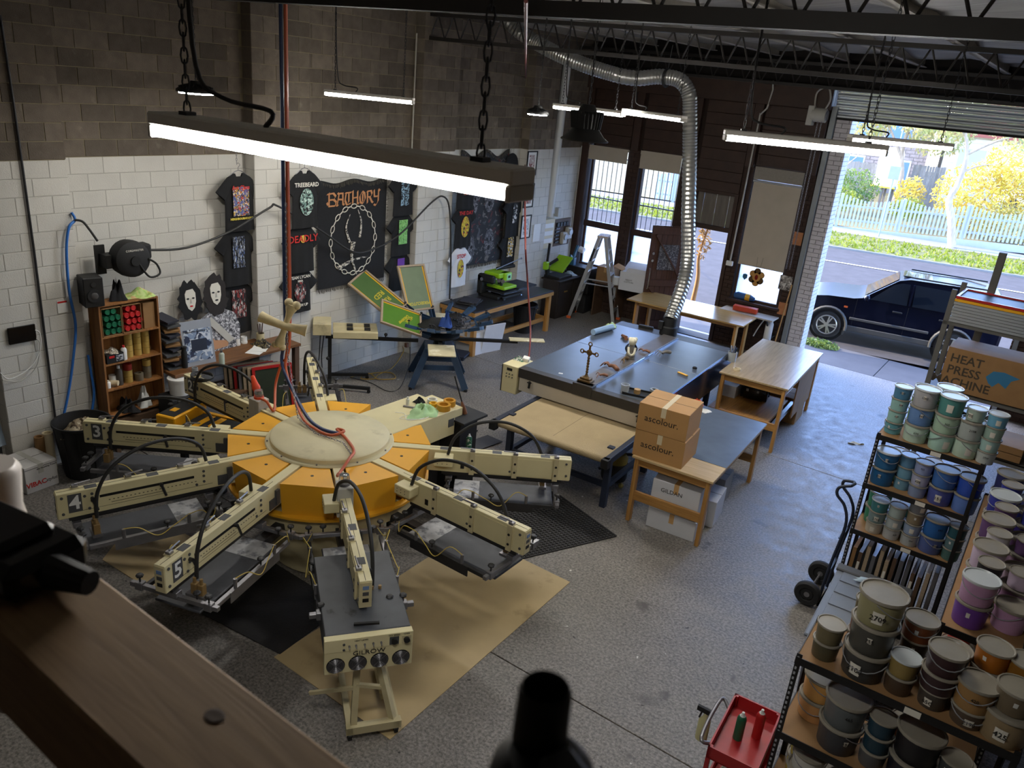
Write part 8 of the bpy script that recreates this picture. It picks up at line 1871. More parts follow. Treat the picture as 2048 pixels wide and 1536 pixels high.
# screens stored on edge in the bottom of the far rack
rr = random.Random(9)
for i in range(13):
 h = rr.uniform(.62, .78); t = thing('stored_screen', '%s timber screen frame from the aisle, stored on edge under the far rack' % (ORD + ['thirteenth'])[i], 'screen', (8.80 + i * .064, 8.06, .122), 0, 'screens stored under the far rack')
 g = G(); m_ = ('frame_wood', 'bench_brown', 'kraft_dark', 'mid_steel')[rr.randrange(4)]
 for lo, hi in (((0, 0, 0), (.036, .03, h)), ((0, .4, 0), (.036, .43, h)), ((0, .03, 0), (.036, .4, .03)), ((0, .03, h - .03), (.036, .4, h))): g.b2(lo, hi)
 g.build('frame', m_, t); g = G(); g.b2((.016, .03, .03), (.02, .4, h - .03)); g.build('mesh', 'mesh_dark', t)
 if i % 4 == 1: g = G(); g.b2((.006, -.002, .3), (.03, 0, .55)); g.build('label_strip', 'ink_cream', t)
# ---- rack along the side (purples)
RC = rack('side black shelf rack of purple and lilac ink buckets', (10.25, 5.55, 0), R(90), 2.55, 0.5, 1.82, (1.8, 1.2, .6, .12))
pur = [('navy', '#23285c'), ('violet blue', '#5a5f9c'), ('royal blue', '#2f3590'), ('indigo', '#3a2f80'), ('plum', '#5c3f6c'), ('mauve', '#9c7f9c'), ('pale lilac', '#c4b2c8'), ('lilac pink', '#b78fb8'), ('lilac pink', '#b890b4'), ('deep purple', '#6a3f98')]
rows = []
for i in range(9):
 k = 9 - i; y = 5.72 + i * .268; s = B_ if i % 2 == 0 else S_
 a = pur[k % 10]; b = pur[(k - 1) % 10]
 st = [c(a[0], a[1], s, (4, 0, 5)[i % 3]), c(b[0], b[1], s, (10, 0, 4)[i % 3])] + ([c('white', '#bdb9bf', S_, 0)] if i in (3,) else [c('black', '#202024', S_, 0)] if i == 1 else [c(a[0], a[1], S_, 0)] if i in (5, 7) else [])
 rows.append((9.90 + .03 * (i % 2), y, st, 'front row'))
stacks(1.802, 'side rack', 'ink buckets on the side rack', rows)
stacks(1.802, 'side rack', 'ink buckets on the side rack', [(10.13, 5.85 + i * .29, [c(pur[(8 - i) % 10][0], pur[(8 - i) % 10][1], B_, 0), c(pur[(7 - i) % 10][0], pur[(7 - i) % 10][1], S_, 0)][:1 + i % 2], 'wall row') for i in range(8)])
stacks(1.202, 'side rack lower shelf', 'ink buckets on the side rack', [(9.90, 5.8 + i * .3, [c(('red', 'scarlet', 'pink', 'crimson')[i % 4], ('#b8342a', '#c8402c', '#c98a8c', '#8f2f30')[i % 4], B_, 0), c(('scarlet', 'red', 'rose', 'red')[i % 4], ('#c8402c', '#b8342a', '#b9787c', '#a8302c')[i % 4], S_, 0)], 'front row') for i in range(8)])
# ---- near rack (browns, greys, yellows)
RB = rack('near black shelf rack of brown and grey ink buckets beside the red trolley', (9.08, 4.50, 0), R(1), 1.24, 0.50, 1.83, (1.8, 1.2, .6, .12))
L_ = (.135, .20)
stacks(1.802, 'near rack top shelf', 'ink buckets on the near rack', [
 (9.21, 4.64, [c('dark olive', '#4f4a38', S_, 0), c('khaki brown', '#6b6248', S_, 0)], 'front row'),
 (9.44, 4.64, [c('charcoal', '#3b3b3a', L_, 2), c('slate grey', '#45443f', L_, 3), c('clear khaki', '#8f8a66', L_, 2)], 'front row'),
 (9.65, 4.63, [c('brown', '#4a3a2c', S_, 0), c('mustard', '#8c7846', S_, 10)], 'front row'),
 (9.84, 4.64, [c('dark grey', '#46403a', S_, 2), c('plum brown', '#38272a', (.105, .13), 0), c('plum brown', '#3a2528', (.105, .15), 0)], 'front row'),
 (10.03, 4.63, [c('umber', '#54463a', (.1, .12), 2), c('tan', '#9a7648', (.11, .17), 5)], 'front row'),
 (10.21, 4.64, [c('beige', '#8d7a5c', L_, 2), c('grey khaki', '#6d604c', (.105, .15), 4)], 'front row'),
 (9.36, 4.88, [c('rust brown', '#6a4630', S_, 4), c('rust brown', '#7a4a30', S_, 4), c('olive brown', '#5c5230', S_, 4)], 'back row'),
 (9.66, 4.88, [c('black brown', '#2c2118', S_, 4), c('dark brown', '#30241c', S_, 4), c('chestnut', '#7a4426', (.1, .14), 4)], 'back row'),
 (9.87, 4.88, [c('olive', '#5c5238', (.1, .14), 0), c('olive brown', '#5f543a', (.1, .14), 4)], 'back row'),
 (10.06, 4.88, [c('dark amber', '#7a4a1c', (.1, .13), 0), c('amber', '#8a5620', (.1, .13), 4), c('amber orange', '#a8641f', (.1, .14), 4)], 'back row'),
 (10.23, 4.88, [c('ochre', '#8a6422', (.1, .13), 0), c('ochre', '#946a24', (.1, .13), 4), c('ochre brown', '#8c5f24', (.1, .13), 0)], 'back row')])
stacks(1.202, 'near rack second shelf', 'ink buckets on the near rack', [
 (9.42, 4.65, [c('dark grey', '#3c3d42', L_, 3), c('grey', '#5c6264', L_, 5)], 'front row'), (9.64, 4.64, [c('grey', '#56585a', S_, 0), c('dark teal', '#1f3a48', S_, 0), c('dark teal', '#223c4c', S_, 0)], 'front row'),
 (9.85, 4.65, [c('black blue', '#1c1e2a', L_, 0), c('black', '#1b1a1e', L_, 0)], 'front row'), (10.06, 4.64, [c('dark grey', '#404446', L_, 0), c('grey', '#3f4244', S_, 2)], 'front row'), (10.23, 4.64, [c('black', '#1d1d20', (.11, .18), 4)], 'front row'),
 (9.23, 4.82, [c('peach', '#cf9a64', (.12, .17), 0), c('apricot', '#d8a25c', (.12, .17), 0)], 'back row'), (9.75, 4.88, [c('rust orange', '#a5532a', S_, 0), c('rust orange', '#ad5a2c', S_, 0)], 'back row'), (10.1, 4.88, [c('rust red', '#7c3a26', S_, 0)], 'back row')])
stacks(.602, 'near rack third shelf', 'ink buckets on the near rack', [(9.30, 4.64, [c('white', '#c4c2bb', (.12, .16), 5), c('white', '#bfbdb6', (.12, .16), 5), c('white', '#cbc9c2', (.11, .15), 0)], 'front row'), (9.55, 4.66, [c('yellow', '#c9b62a', (.12, .18), 0), c('yellow', '#c4b02c', (.12, .18), 0)], 'front row'), (9.82, 4.65, [c('lemon', '#d0c03a', (.12, .18), 0)], 'front row'), (9.25, 4.88, [c('yellow', '#c9b82e', (.12, .2), 0), c('yellow', '#cdbd34', (.12, .2), 0)], 'back row'), (10.1, 4.66, [c('olive yellow', '#8f8430', (.12, .2), 0)], 'front row')])
# ---- grey plastic tubs behind the near rack
t = thing('storage_tub', 'grey plastic storage tub with ribbed lid between the two ink racks', 'storage tub', (8.87, 6.15, 0), R(2)); M('tub_grey', '#6c727c', .45, var=.08); g = G(); g.prism([(.04, 0), (.56, 0), (.6, .84), (0, .84)], -1.25, -.05, Matrix.Rotation(PI / 2, 4, 'X')); g.build('tub_body', 'tub_grey', t)
g = G(); g.b2((-.03, .0, .84), (.63, 1.3, .875), .012); ld = g.build('lid', 'tub_grey', t)
for i in range(5): g = G(); g.b2((.03, .12 + i * .23, .875), (.57, .3 + i * .23, .885), .004); g.build('lid_panel', 'tub_grey', ld)
g = G(); g.b2((-.04, 1.22, .86), (.64, 1.34, .9), .01); g.build('latch_bar', 'plate_grey', ld)
crumple('rag', (9.15, 7.35, .9), (.2, .05), .04, M('rag_blue', '#a8bccb', .8), 'pale blue rag lying along the grey storage tub lid', 'rag', 71, rz=.3); g = G(); g.b2((-.12, -.008, 0), (.12, .008, .012)); o = g.build('spatula', 'plain_white', None, (9.35, 7.2, .887), -.5); tag(o, 'white plastic spatula on the grey storage tub lid', 'tool')
# ---- hand truck leaning on the far rack
t = thing('hand_truck', 'dark blue hand truck with black rubber wheels leaning on the far rack', 'hand truck', (8.53, 8.22, 0))
for k, y in enumerate((-.26, .26)):
 g = G(); g.lathe([(.0, -.035), (.06, -.035), (.07, -.025), (.08, -.04), (.125, -.045), (.14, -.02), (.14, .02), (.125, .045), (.08, .04), (.07, .025), (.06, .035), (0, .035)], 24); o = g.build('wheel', 'rubber', t, (-.03, y, .14), smooth=40); o.rotation_euler = (H2, 0, 0); g = G(); g.cyl((0, 0, -.04), (0, 0, .04), .03, n=12); g.build('hub', 'mid_steel', o)
g = G(); g.cyl((-.03, -.26, .14), (-.03, .26, .14), .012, n=8); g.build('axle', 'mid_steel', t)
for s in (-1, 1):
 g = G(); g.tube(spline([(.08, s * .16, .06), (.10, s * .16, .5), (.14, s * .15, 1.0), (.08, s * .12, 1.2), (-.02, s * .12, 1.3), (-.02, s * .1, 1.38), (.08, s * .06, 1.42)], 5), .016, 8); g.build('side_rail', 'navy', t, smooth=60)
g = G(); g.tube([(.08, -.06, 1.42), (.1, 0, 1.43), (.08, .06, 1.42)], .016, 8); g.build('grip', 'navy', t)
for x, z in ((.1, .45), (.12, .85)): g = G(); g.bar((x, -.16, z), (x, .16, z), .03, .01); g.build('cross_bar', 'navy', t); g = G(); g.b2((.08, -.22, .01), (.26, .22, .02)); g.build('toe_plate', 'navy', t)
# ---- red trolley with spray cans
t = thing('tool_trolley', 'red steel tool trolley beside the near ink rack', 'trolley', (8.72, 4.32, 0), R(4)); M('trolley_red', '#a51f22', .4, var=.12, scale=8, col2='#7c1517', mix=(.6, .7))
for z in (.86, .42): g = G(); g.b2((0, 0, z), (.34, .62, z + .012)); g.b2((0, 0, z), (.012, .62, z + .1)); g.b2((.328, 0, z), (.34, .62, z + .1)); g.b2((0, 0, z), (.34, .012, z + .1)); g.b2((0, .608, z), (.34, .62, z + .1)); g.build('tray', 'trolley_red', t)
for x, y in ((0, 0), (.31, 0), (0, .59), (.31, .59)): g = G(); g.b2((x, y, .08), (x + .03, y + .03, .96)); g.build('leg', 'trolley_red', t); g = G(); g.cyl((x + .015, y + .005, .04), (x + .015, y + .03, .04), .04, n=10); g.build('castor', 'rubber', t)
g = G(); g.tube(spline([(0, .1, .9), (-.07, .08, .93), (-.07, .5, .95), (0, .48, .92)], 5), .014, 8); g.build('push_handle', 'mid_steel', t, smooth=60)
spray_can((8.83, 4.62, .873), 'can_green', 'label_white', 'green spray can standing in the red trolley tray'); spray_can((8.93, 4.72, .873), 'can_red', 'label_white', 'red and white spray can standing in the red trolley tray', h=.215)
t = thing('trigger_bottle', 'pale trigger spray bottle hooked on the red trolley handle', 'bottle', (8.56, 4.72, .62)); g = G(); g.lathe([(0, 0), (.045, 0), (.045, .16), (.02, .2), (.016, .23), (0, .23)], 14); g.build('body', M('bottle_yellowish', '#bdb98c', .4), t, smooth=40); g = G(); g.b2((-.07, -.012, .23), (.04, .012, .27)); g.bar((-.03, 0, .24), (-.045, 0, .17), .012); g.build('trigger_head', 'rubber', t)
t = thing('bag_roll', 'cream rag bundle on the lower tray of the red trolley', 'rag', (8.88, 4.6, .432)); g = G(); g.ball((0, 0, .1), .12, 12, 8, (1, 1.3, .8)); g.build('bundle', PR('bundle_print', '#c9c2b4', ['#a09684'], 8, .55), t, smooth=60)
# ---- timber rack with screens and the HEAT PRESS carton at the far side
tr = thing('screen_rack', 'grey steel rack stacked with screen frames near the roller door', 'rack', (8.58, 12.5, 0), R(-2)); M('rack_grey', '#5c5a55', .6, var=.15)
for x, y in ((0, 0), (0, .75), (1.9, 0), (1.9, .75)): g = G(); g.b2((x, y, 0), (x + .07, y + .05, 2.85), .003); g.build('post', 'rack_grey', tr)
for z in (.62, 1.42, 2.40): g = G(); g.b2((0, .0, z - .05), (1.97, .05, z)); g.b2((0, .75, z - .05), (1.97, .8, z)); g.b2((0, 0, z - .012), (1.97, .8, z)); g.build('shelf', 'rack_grey', tr)
g = G(); g.bar((.1, -.01, .65), (1.0, -.01, 1.25), .03, .05); g.build('diagonal_brace', 'rack_grey', tr)
for i in range(9):
 z = 2.402 + i * .042; t = thing('stored_screen', '%s silver screen frame up in the flat pile on the grey rack' % ORD[i], 'screen', (8.64 + .008 * (i % 3), 12.5, z), R(-2), 'screens lying flat on the grey rack'); g = G()
 for lo, hi in (((0, 0, 0), (1.4, .035, .036)), ((0, .7, 0), (1.4, .735, .036)), ((0, .035, 0), (.035, .7, .036)), ((1.365, .035, 0), (1.4, .7, .036))): g.b2(lo, hi)
 g.build('frame', 'alu' if i < 7 else ('yellow_flash' if i == 7 else 'can_red'), t); g = G(); g.b2((.035, .035, .01), (1.365, .7, .013)); g.build('mesh', 'mesh_dark', t)
t = thing('timber_post', 'short timber post standing up behind the flat pile of screens', 'post', (8.95, 13.3, 0)); g = G(); g.b2((0, 0, 0), (.1, .1, 3.35), .005); g.build('shaft', 'rack_grey', t)
hc = carton((8.75, 12.52, 1.425), R(-2), 1.15, .7, .62, 'brown carton lettered HEAT PRESS on the grey rack', 'kraft_dark', None, tape=False); text('HEAT\nPRESS\nMACHINE', .17, M('print_brown', '#3f3424', .7), hc, (.27, -.002, .30), (H2, 0, 0), off=.003)
g = G(); g.prism([(.55, .32), (.62, .42), (.75, .44), (.95, .40), (.86, .34), (.82, .22), (.72, .28), (.66, .2), (.6, .24)], 0, .002, Matrix(((1, 0, 0, 0), (0, 0, -1, 0), (0, 1, 0, 0), (0, 0, 0, 1)))); g.build('blue_map_print', M('map_blue', '#2f6f94', .7), hc)
for z in (.64, .75): carton((8.72, 12.54, z), R(-2), 1.3, .68, .1, 'flat brown carton on the bottom shelf of the grey rack, %s one' % ('lower' if z < .7 else 'upper'), 'kraft_dark', 'flat cartons on the grey rack', tape=False)

# ================================================================== lamps
M('lamp_body', '#efebe3', 0.45, var=0.03); M('lamp_cap', '#c9c4bb', 0.5)
LED = bpy.data.materials.new('led_diffuser'); MATS['led_diffuser'] = LED; LED.use_nodes = True
_b = LED.node_tree.nodes['Principled BSDF']; _b.inputs['Base Color'].default_value = (0.9, 0.88, 0.82, 1); _b.inputs['Emission Color'].default_value = (1.0, 0.965, 0.90, 1); _b.inputs['Emission Strength'].default_value = 120.0
def batten(a, b, label, w=0.12, h=0.085, ceil=5.9, chain=True, inset=0.14):
 """linear LED lamp from a to b (top edge), hung from two chains"""
 a = Vector(a); b = Vector(b); d = b - a; l = d.length; rz = math.atan2(d.y, d.x)
 t = thing('batten_light', label, 'ceiling light', (a + b) / 2, rz, 'linear lamps hung from the roof')
 t.rotation_euler = (0, -math.asin(d.z / l), rz)
 L2 = l / 2
 g = G(); g.b2((-L2, -w / 2, -h * 0.52), (L2, w / 2, 0.0), 0.006); g.build('housing', 'lamp_body', t)
 pr = [(-w / 2 + 0.004, -h * 0.52), (-w / 2 + 0.004, -h * 0.8), (-w / 2 + 0.02, -h * 0.97), (0, -h * 1.04), (w / 2 - 0.02, -h * 0.97), (w / 2 - 0.004, -h * 0.8), (w / 2 - 0.004, -h * 0.52)]
 g = G(); g.prism(pr, -L2 + 0.02, L2 - 0.02, Matrix(((0, 0, 1, 0), (1, 0, 0, 0), (0, 1, 0, 0), (0, 0, 0, 1)))); g.build('diffuser', 'led_diffuser', t)
 for s in (-1, 1):
  g = G(); g.b2((s * L2 - (0.02 if s > 0 else 0), -w / 2, -h * 1.0), (s * L2 + (0.02 if s < 0 else 0), w / 2, -h * 0.5), 0.004); g.build('end_cap', 'lamp_cap', t)
 for s in (-1, 1):
  x = s * (L2 - inset); top = ceil - t.location.z
  g = G()
  if chain: link_chain(g, [(x, 0, 0.0), (x, 0, top)], 0.04, 0.003, 0.011)
  else: g.cyl((x, 0, 0), (x, 0, top), 0.003, n=5)
  g.b2((x - 0.02, -0.02, 0), (x + 0.02, 0.02, 0.012)); g.build('hanger', 'dark_steel', t)
 g = G(); g.tube(spline([(-L2 * 0.3, 0, 0.0), (-L2 * 0.28, 0.01, 0.05), (-L2 * 0.6, 0.02, 0.07), (-L2 + inset + 0.03, 0.02, 0.16), (-L2 + inset, 0.02, 0.6), (-L2 + inset, 0.0, ceil - t.location.z)], 5), 0.008, 6); g.build('flex', 'hose_black', t, smooth=60)
 return t
batten((7.089, 1.637, 4.820), (8.571, 1.727, 4.820), 'linear lamp hanging nearest overhead, largest of all the lamps', chain=True)
batten((1.439, 7.395, 4.700), (2.515, 7.908, 4.700), 'linear lamp hanging in front of the upper block wall', 0.11, 0.075)
batten((3.300, 9.980, 4.774), (4.490, 9.831, 4.774), 'linear lamp hanging behind the black bell lamp', 0.11, 0.075)
batten((4.306, 10.195, 4.798), (5.411, 9.724, 4.798), 'linear lamp hanging beside the silver duct', 0.11, 0.075)
batten((7.397, 6.044, 4.825), (8.440, 6.646, 4.825), 'linear lamp hanging before the roller door jamb', 0.12, 0.08)
batten((7.473, 9.481, 4.806), (8.380, 10.270, 4.806), 'linear lamp hanging across the bright roller door opening', 0.11, 0.075)
M('bell_black', '#141414', 0.45)
def highbay(loc, r, label, bell=True, on=False):
 t = thing('high_bay_lamp', label, 'ceiling light', loc, 0, 'round high bay lamps')
 g = G()
 if bell: g.lathe([(0, 0.26), (0.06, 0.26), (0.09, 0.2), (0.5 * r + 0.02, 0.18), (0.55 * r, 0.05), (r * 0.8, -0.02), (r, -0.05), (r * 0.98, -0.06), (r * 0.6, -0.01), (0.0, 0.0)], 28)
 else: g.lathe([(0, 0.1), (0.05, 0.1), (0.07, 0.06), (r * 0.7, 0.045), (r, 0.01), (r, -0.015), (r * 0.9, -0.015), (0, -0.01)], 28)
 g.build('shade', 'bell_black', t, smooth=40)
 for i in range(24):
  a = 2 * PI * i / 24; g = G()
  if bell: g.bar((0.55 * r * math.cos(a), 0.55 * r * math.sin(a), 0.05), ((0.5 * r + 0.03) * math.cos(a), (0.5 * r + 0.03) * math.sin(a), 0.2), 0.006, 0.03)
  else: g.bar((0.3 * r * math.cos(a), 0.3 * r * math.sin(a), 0.06), (0.85 * r * math.cos(a), 0.85 * r * math.sin(a), 0.03), 0.005, 0.03)
  g.build('fin', 'bell_black', t)
 if on:
  g = G(); g.lathe([(0, -0.012), (r * 0.86, -0.017), (r * 0.86, -0.03), (0, -0.03)], 24); g.build('led_ring', 'led_diffuser', t)
 g = G(); g.tube([(0, 0, 0.1), (0.005, 0, 0.6), (-0.01, 0.01, 1.0), (0, 0, 1.35)], 0.006, 6); link_chain(g, [(0.01, 0, 0.2 if bell else 0.1), (0.01, 0, 1.3)], 0.04, 0.003, 0.01); g.build('suspension', 'hose_black', t)
highbay((5.833, 6.630, 4.620), 0.225, 'black bell shaped high bay lamp, unlit, hanging on a chain')
highbay((1.882, 5.236, 4.620), 0.2, 'flat black round lamp, lit, hanging above the largest linear lamp', False, True)
highbay((3.135, 9.808, 4.620), 0.16, 'flat black round lamp, lit, hanging near the far wall pier', False, True)

# ================================================================== mezzanine rail and things on it, close to the camera
wood('rail_wood', '#947753', '#7d6142', .7, 0, 2.5)
RZ = 4.45
rl = thing('mezzanine_rail', 'broad rough timber rail along the mezzanine edge, with a dark knot', 'rail', (9.0, 0.0, 0))
g = G(); g.b2((-.62, .258, RZ - .04), (2.6, .378, RZ), .004); g.build('cap_rail', 'rail_wood', rl)
g = G(); g.b2((-.62, .262, RZ - .13), (2.6, .30, RZ - .04), .003); g.build('front_batten', 'rail_wood', rl)
g = G(); g.lathe([(0, .0006), (.008, .0008), (.011, .0004)], 14, (.235, .335, RZ), .8); g.build('knot', M('knot_dark', '#3f2a1a', .8), rl)
for x in (-.58, .9, 2.3): g = G(); g.b2((x, .27, 3.2), (x + .09, .36, RZ - .04)); g.build('rail_post', 'rail_wood', rl)
g = G(); g.b2((8.0, -3.9, 3.2), (12.3, .36, 3.42)); struct(g.build('floor_mezzanine', M('mezz_board', '#4a3826', .8, var=.15)))
# black clamp at the far end of the rail
t = thing('work_clamp', 'black clamp lamp body gripping the mezzanine rail', 'clamp', (8.87, .33, RZ), R(10))
g = G(); g.b2((-.12, -.06, .0), (.075, .04, .048), .012); g.build('clamp_body', 'gloss_black', t); g = G(); g.b2((-.01, -.045, .04), (.04, .025, .06), .008); g.build('clamp_jaw', 'gloss_black', t); g = G(); g.cyl((.06, -.01, .022), (.12, 0, .02), .022, .014, n=12); g.build('screw_grip', 'rubber', t); g = G(); g.b2((-.1, -.05, 0), (.05, .02, .014)); g.build('clamp_pad', 'rubber', t)
# translucent bottle and cloth at the very edge
t = thing('plastic_jug', 'blurred translucent white jug with pink mark at the rail end', 'jug', (8.555, .42, RZ - .45)); g = G(); g.lathe([(0, 0), (.045, 0), (.05, .3), (.04, .36), (.045, .42), (.038, .43), (0, .43)], 16); g.build('jug_body', M('jug_white', '#b9b2ac', .4), t, smooth=40); g = G(); g.b2((-.01, -.053, .33), (.02, -.04, .35)); g.build('pink_mark', M('mark_pink', '#a84a8a', .5), t)
t2_ = thing('hanging_jeans', 'pale denim cloth hanging at the near wall rack', 'cloth', (.62, 3.3, 1.28), H2); g = G(); g.grid(lambda u, v: (-.1 + .22 * u * (1 - .3 * v), -.03 + .02 * math.sin(u * 9), -.62 + .62 * v), 8, 8); g.grid(lambda u, v: (-.1 + .22 * u * (1 - .3 * v), .01 + .02 * math.sin(u * 9), -.62 + .62 * v), 8, 8); g.build('cloth', M('denim', '#7d8a96', .85, var=.1), t2_, smooth=60)
# drink bottle with black spout lid standing on the rail
bt = thing('drink_bottle', 'pale steel drink bottle with black spout lid and carry loop on the rail', 'bottle', (9.59, .325, RZ), R(-25))
M('bottle_pale', '#dcd8cc', .45); M('lid_black', '#0c0c0d', .5)
BHT = .15
g = G(); g.lathe([(0, 0), (.058, 0), (.06, .006), (.06, BHT - .05), (.054, BHT - .025), (.037, BHT), (0, BHT)], 28); g.build('bottle_body', 'bottle_pale', bt, smooth=40)
g = G(); g.lathe([(.033, BHT - .004), (.034, BHT + .03), (.031, BHT + .045), (.022, BHT + .055), (0, BHT + .056)], 26); g.build('lid', 'lid_black', bt, smooth=40)
g = G(); g.lathe([(.0175, BHT + .04), (.0165, BHT + .09), (.0145, BHT + .094), (.0125, BHT + .09), (.011, BHT + .07), (0, BHT + .07)], 22, (-.013, .004, 0)); g.build('spout_cap', 'lid_black', bt, smooth=40)
g = G(); g.b2((.008, -.012, BHT + .045), (.036, .012, BHT + .068), .004); g.build('hinge_block', 'lid_black', bt)
g = G(); g.tube(spline([(.03, -.010, BHT + .06), (.05, -.010, BHT + .052), (.064, -.008, BHT + .03), (.066, -.006, BHT - .02), (.06, 0, BHT - .05), (.05, .006, BHT - .02), (.046, .008, BHT + .02), (.034, .01, BHT + .05)], 6), .0042, 8); g.build('carry_loop', 'lid_black', bt, smooth=60)

# ================================================================== parked car
car = thing('parked_car', 'dark navy five door off road wagon parked outside the roller door', 'car', sp(0, 0, 0), SA)
M('car_paint', '#0e1120', .2, spec=.2); M('car_grey', '#4f4c47', .55); M('car_glass', '#161b22', .05, spec=.2); M('tyre', '#35322e', .85); M('alloy', '#b9b2a4', .35, metal=.6); M('headlamp', '#c9d2d6', .1); M('lamp_orange', '#d2622a', .3)
# local: x towards the tail, y across (near side at y = 0 - .25), z up; wheels at x = 0 and 2.62
SIDE = [(-.80, .42), (-.86, .62), (-.80, .82), (-.62, .94), (-.1, 1.03), (.45, 1.06), (.62, 1.10), (1.28, 1.60), (1.5, 1.66), (2.6, 1.68), (3.3, 1.62), (3.42, 1.5), (3.52, 1.02), (3.5, .5), (3.4, .36), (3.0, .30), (-.5, .30)]
YN, YF = -.18, 1.52
def ywid(z): return .0 if z < 1.04 else (z - 1.04) / .64 * .17
pts = ccw([(x, z) for x, z in SIDE])
g = G(); n = len(pts); lay = []
for y, inn in ((YN + .04, .02), (YN, 0.0), (YF, 0.0), (YF - .04, .02)):
 lay.append(len(g.v)); cx_, cz_ = 1.3, .8
 g.v += [(x + (cx_ - x) * inn, y + ywid(z) * (1 if y < .6 else -1), z + (cz_ - z) * inn) for x, z in pts]
for a, b in zip(lay, lay[1:]): g._f = [g.f.append((a + i, a + (i + 1) % n, b + (i + 1) % n, b + i)) for i in range(n)]; g.mi += [0] * n
g.f.append(tuple(lay[0] + i for i in range(n))[::-1]); g.f.append(tuple(lay[-1] + i for i in range(n))); g.mi += [0, 0]
me_o = g.build('body', 'car_paint', car)
bm = bmesh.new(); bm.from_mesh(me_o.data); bmesh.ops.recalc_face_normals(bm, faces=bm.faces); bm.to_mesh(me_o.data); bm.free(); me_o.data.polygons.foreach_set('use_smooth', [True] * len(me_o.data.polygons)); me_o.data.set_sharp_from_angle(angle=R(28))
def glass(nm, poly, y=None):
 g = G(); g.poly([(x, YN - .006 + ywid(z), z) for x, z in poly]); return g.build(nm, 'car_glass', car)
glass('front_window', [(.78, 1.10), (1.55, 1.10), (1.52, 1.56), (1.36, 1.56), (1.2, 1.50)]); glass('rear_window', [(1.66, 1.10), (2.42, 1.10), (2.36, 1.56), (1.63, 1.57)]); glass('quarter_window', [(2.52, 1.12), (3.2, 1.14), (3.1, 1.54), (2.46, 1.57)])
g = G(); g.poly([(.66, .0, 1.13), (1.28, .13, 1.60), (1.28, YF - YN - .5, 1.60), (.66, YF - .18, 1.13)]); o = g.build('windscreen', 'car_glass', car); o.location = (-.012, 0, .012)
g = G(); g.b2((1.58, YN - .012 + .03, 1.1), (1.62, YN + .06, 1.58)); g.build('door_pillar', 'car_paint', car)
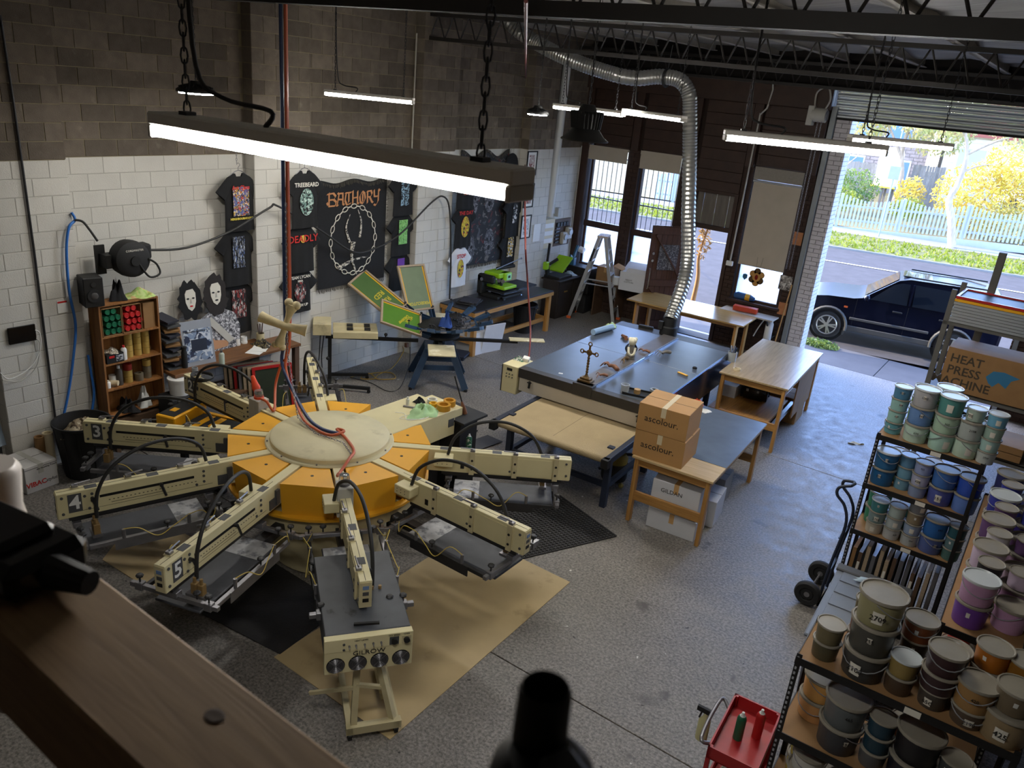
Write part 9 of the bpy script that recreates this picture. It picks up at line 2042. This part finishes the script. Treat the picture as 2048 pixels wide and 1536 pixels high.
# grey cladding, doors and handles
g = G(); g.b2((.42, YN - .02, .30), (2.2, YN + .03, .42), .01); g.build('sill_cladding', 'car_grey', car); g = G(); g.b2((.45, YN - .015, .56), (2.12, YN + .02, .62), .01); g.build('side_moulding', 'car_grey', car)
for x in (.52, 1.6, 2.48): g = G(); g.b2((x, YN - .002, .44), (x + .008, YN + .01, 1.06)); g.build('door_gap', 'ink_black', car)
for x in (1.3, 2.25): g = G(); g.b2((x, YN - .02, .90), (x + .2, YN, .94), .008); g.build('door_handle', 'ink_black', car)
for k, x in enumerate((0.0, 2.62)):
 g = G(); g.tube([(x + .42 * math.cos(a), YN - .012, .35 + .42 * math.sin(a)) for a in [PI * (-.05 + 1.1 * i / 14) for i in range(15)]], .035, 6); g.build('wheel_arch', 'car_grey', car, smooth=60)
 for y in (YN - .02, YF - .2):
  g = G(); g.lathe([(0, -.1), (.22, -.1), (.3, -.11), (.335, -.07), (.345, 0), (.335, .07), (.3, .11), (.22, .1), (0, .1)], 30); w_ = g.build('wheel', 'tyre', car, (x, y + .1, .345), smooth=40); w_.rotation_euler = (H2, 0, 0)
  g = G(); g.lathe([(.235, .101), (.22, .112), (.2, .098), (.2, .07), (0, .07)], 28); g.build('rim', 'alloy', w_, smooth=40)
  for i in range(5):
   for s in (-1, 1): a = 2 * PI * i / 5 + s * .16; g = G(); g.bar((.04 * math.cos(a), .04 * math.sin(a), .1), (.205 * math.cos(a), .205 * math.sin(a), .1), .034, .03); g.build('spoke', 'alloy', w_)
  g = G(); g.cyl((0, 0, .09), (0, 0, .122), .05, n=14); g.build('hub_cap', 'alloy', w_)
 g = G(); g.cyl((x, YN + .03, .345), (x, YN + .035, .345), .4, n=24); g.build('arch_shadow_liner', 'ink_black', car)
g = G(); g.b2((.36, YN - .01, .17), (.40, YN + .2, .36)); g.build('mud_flap', 'car_grey', car)
g = G(); g.ball((.72, YN - .12, 1.14), .1, 12, 8, (.7, .9, .8)); g.bar((.72, YN, 1.1), (.72, YN - .1, 1.12), .04); g.build('door_mirror', 'car_paint', car, smooth=60)
g = G(); g.prism([(-.83, .68), (-.56, .82), (-.60, .92), (-.80, .82)], -(YN + .38), -(YN - .015), Matrix.Rotation(PI / 2, 4, 'X')); g.build('headlamp', 'headlamp', car); g = G(); g.b2((.28, YN - .008, .82), (.36, YN, .86)); g.build('side_indicator', 'lamp_orange', car); g = G(); g.b2((-.9, YN + .05, .36), (-.76, YF - .05, .6), .04); g.build('bumper', 'car_grey', car)
for y in (.08, 1.2): g = G(); g.bar((1.5, y, 1.70), (3.1, y, 1.70), .03, .03); g.build('roof_rail', 'ink_black', car)
g = G(); g.b2((1.34, .3, 1.655), (1.95, 1.05, 1.68), .006); g.build('sunroof', 'car_glass', car); g = G(); g.cyl((.95, .3, 1.18), (1.0, .34, 1.0), .16, n=14); g.build('steering_wheel', 'ink_black', car)
# white car parked far across the street
wc = thing('white_car', 'white hatchback parked beyond the golden shrub', 'car', sp(7.2, 26.5, 1.2), SA); g = G(); g.prism(ccw([(-2.0, .3), (-2.0, .8), (-1.0, .95), (-.3, 1.42), (1.0, 1.45), (1.7, .95), (2.1, .85), (2.1, .3)]), -1.6, 0, Matrix.Rotation(PI / 2, 4, 'X')); g.build('body', 'plain_white', wc); g = G(); g.poly([(-.85, -.01, .97), (1.5, -.01, .97), (.95, -.01, 1.37), (-.25, -.01, 1.35)]); g.build('side_window', 'car_glass', wc)
for x in (-1.3, 1.35): g = G(); g.cyl((x, -.02, .32), (x, .18, .32), .32, n=18); g.build('wheel', 'tyre', wc)
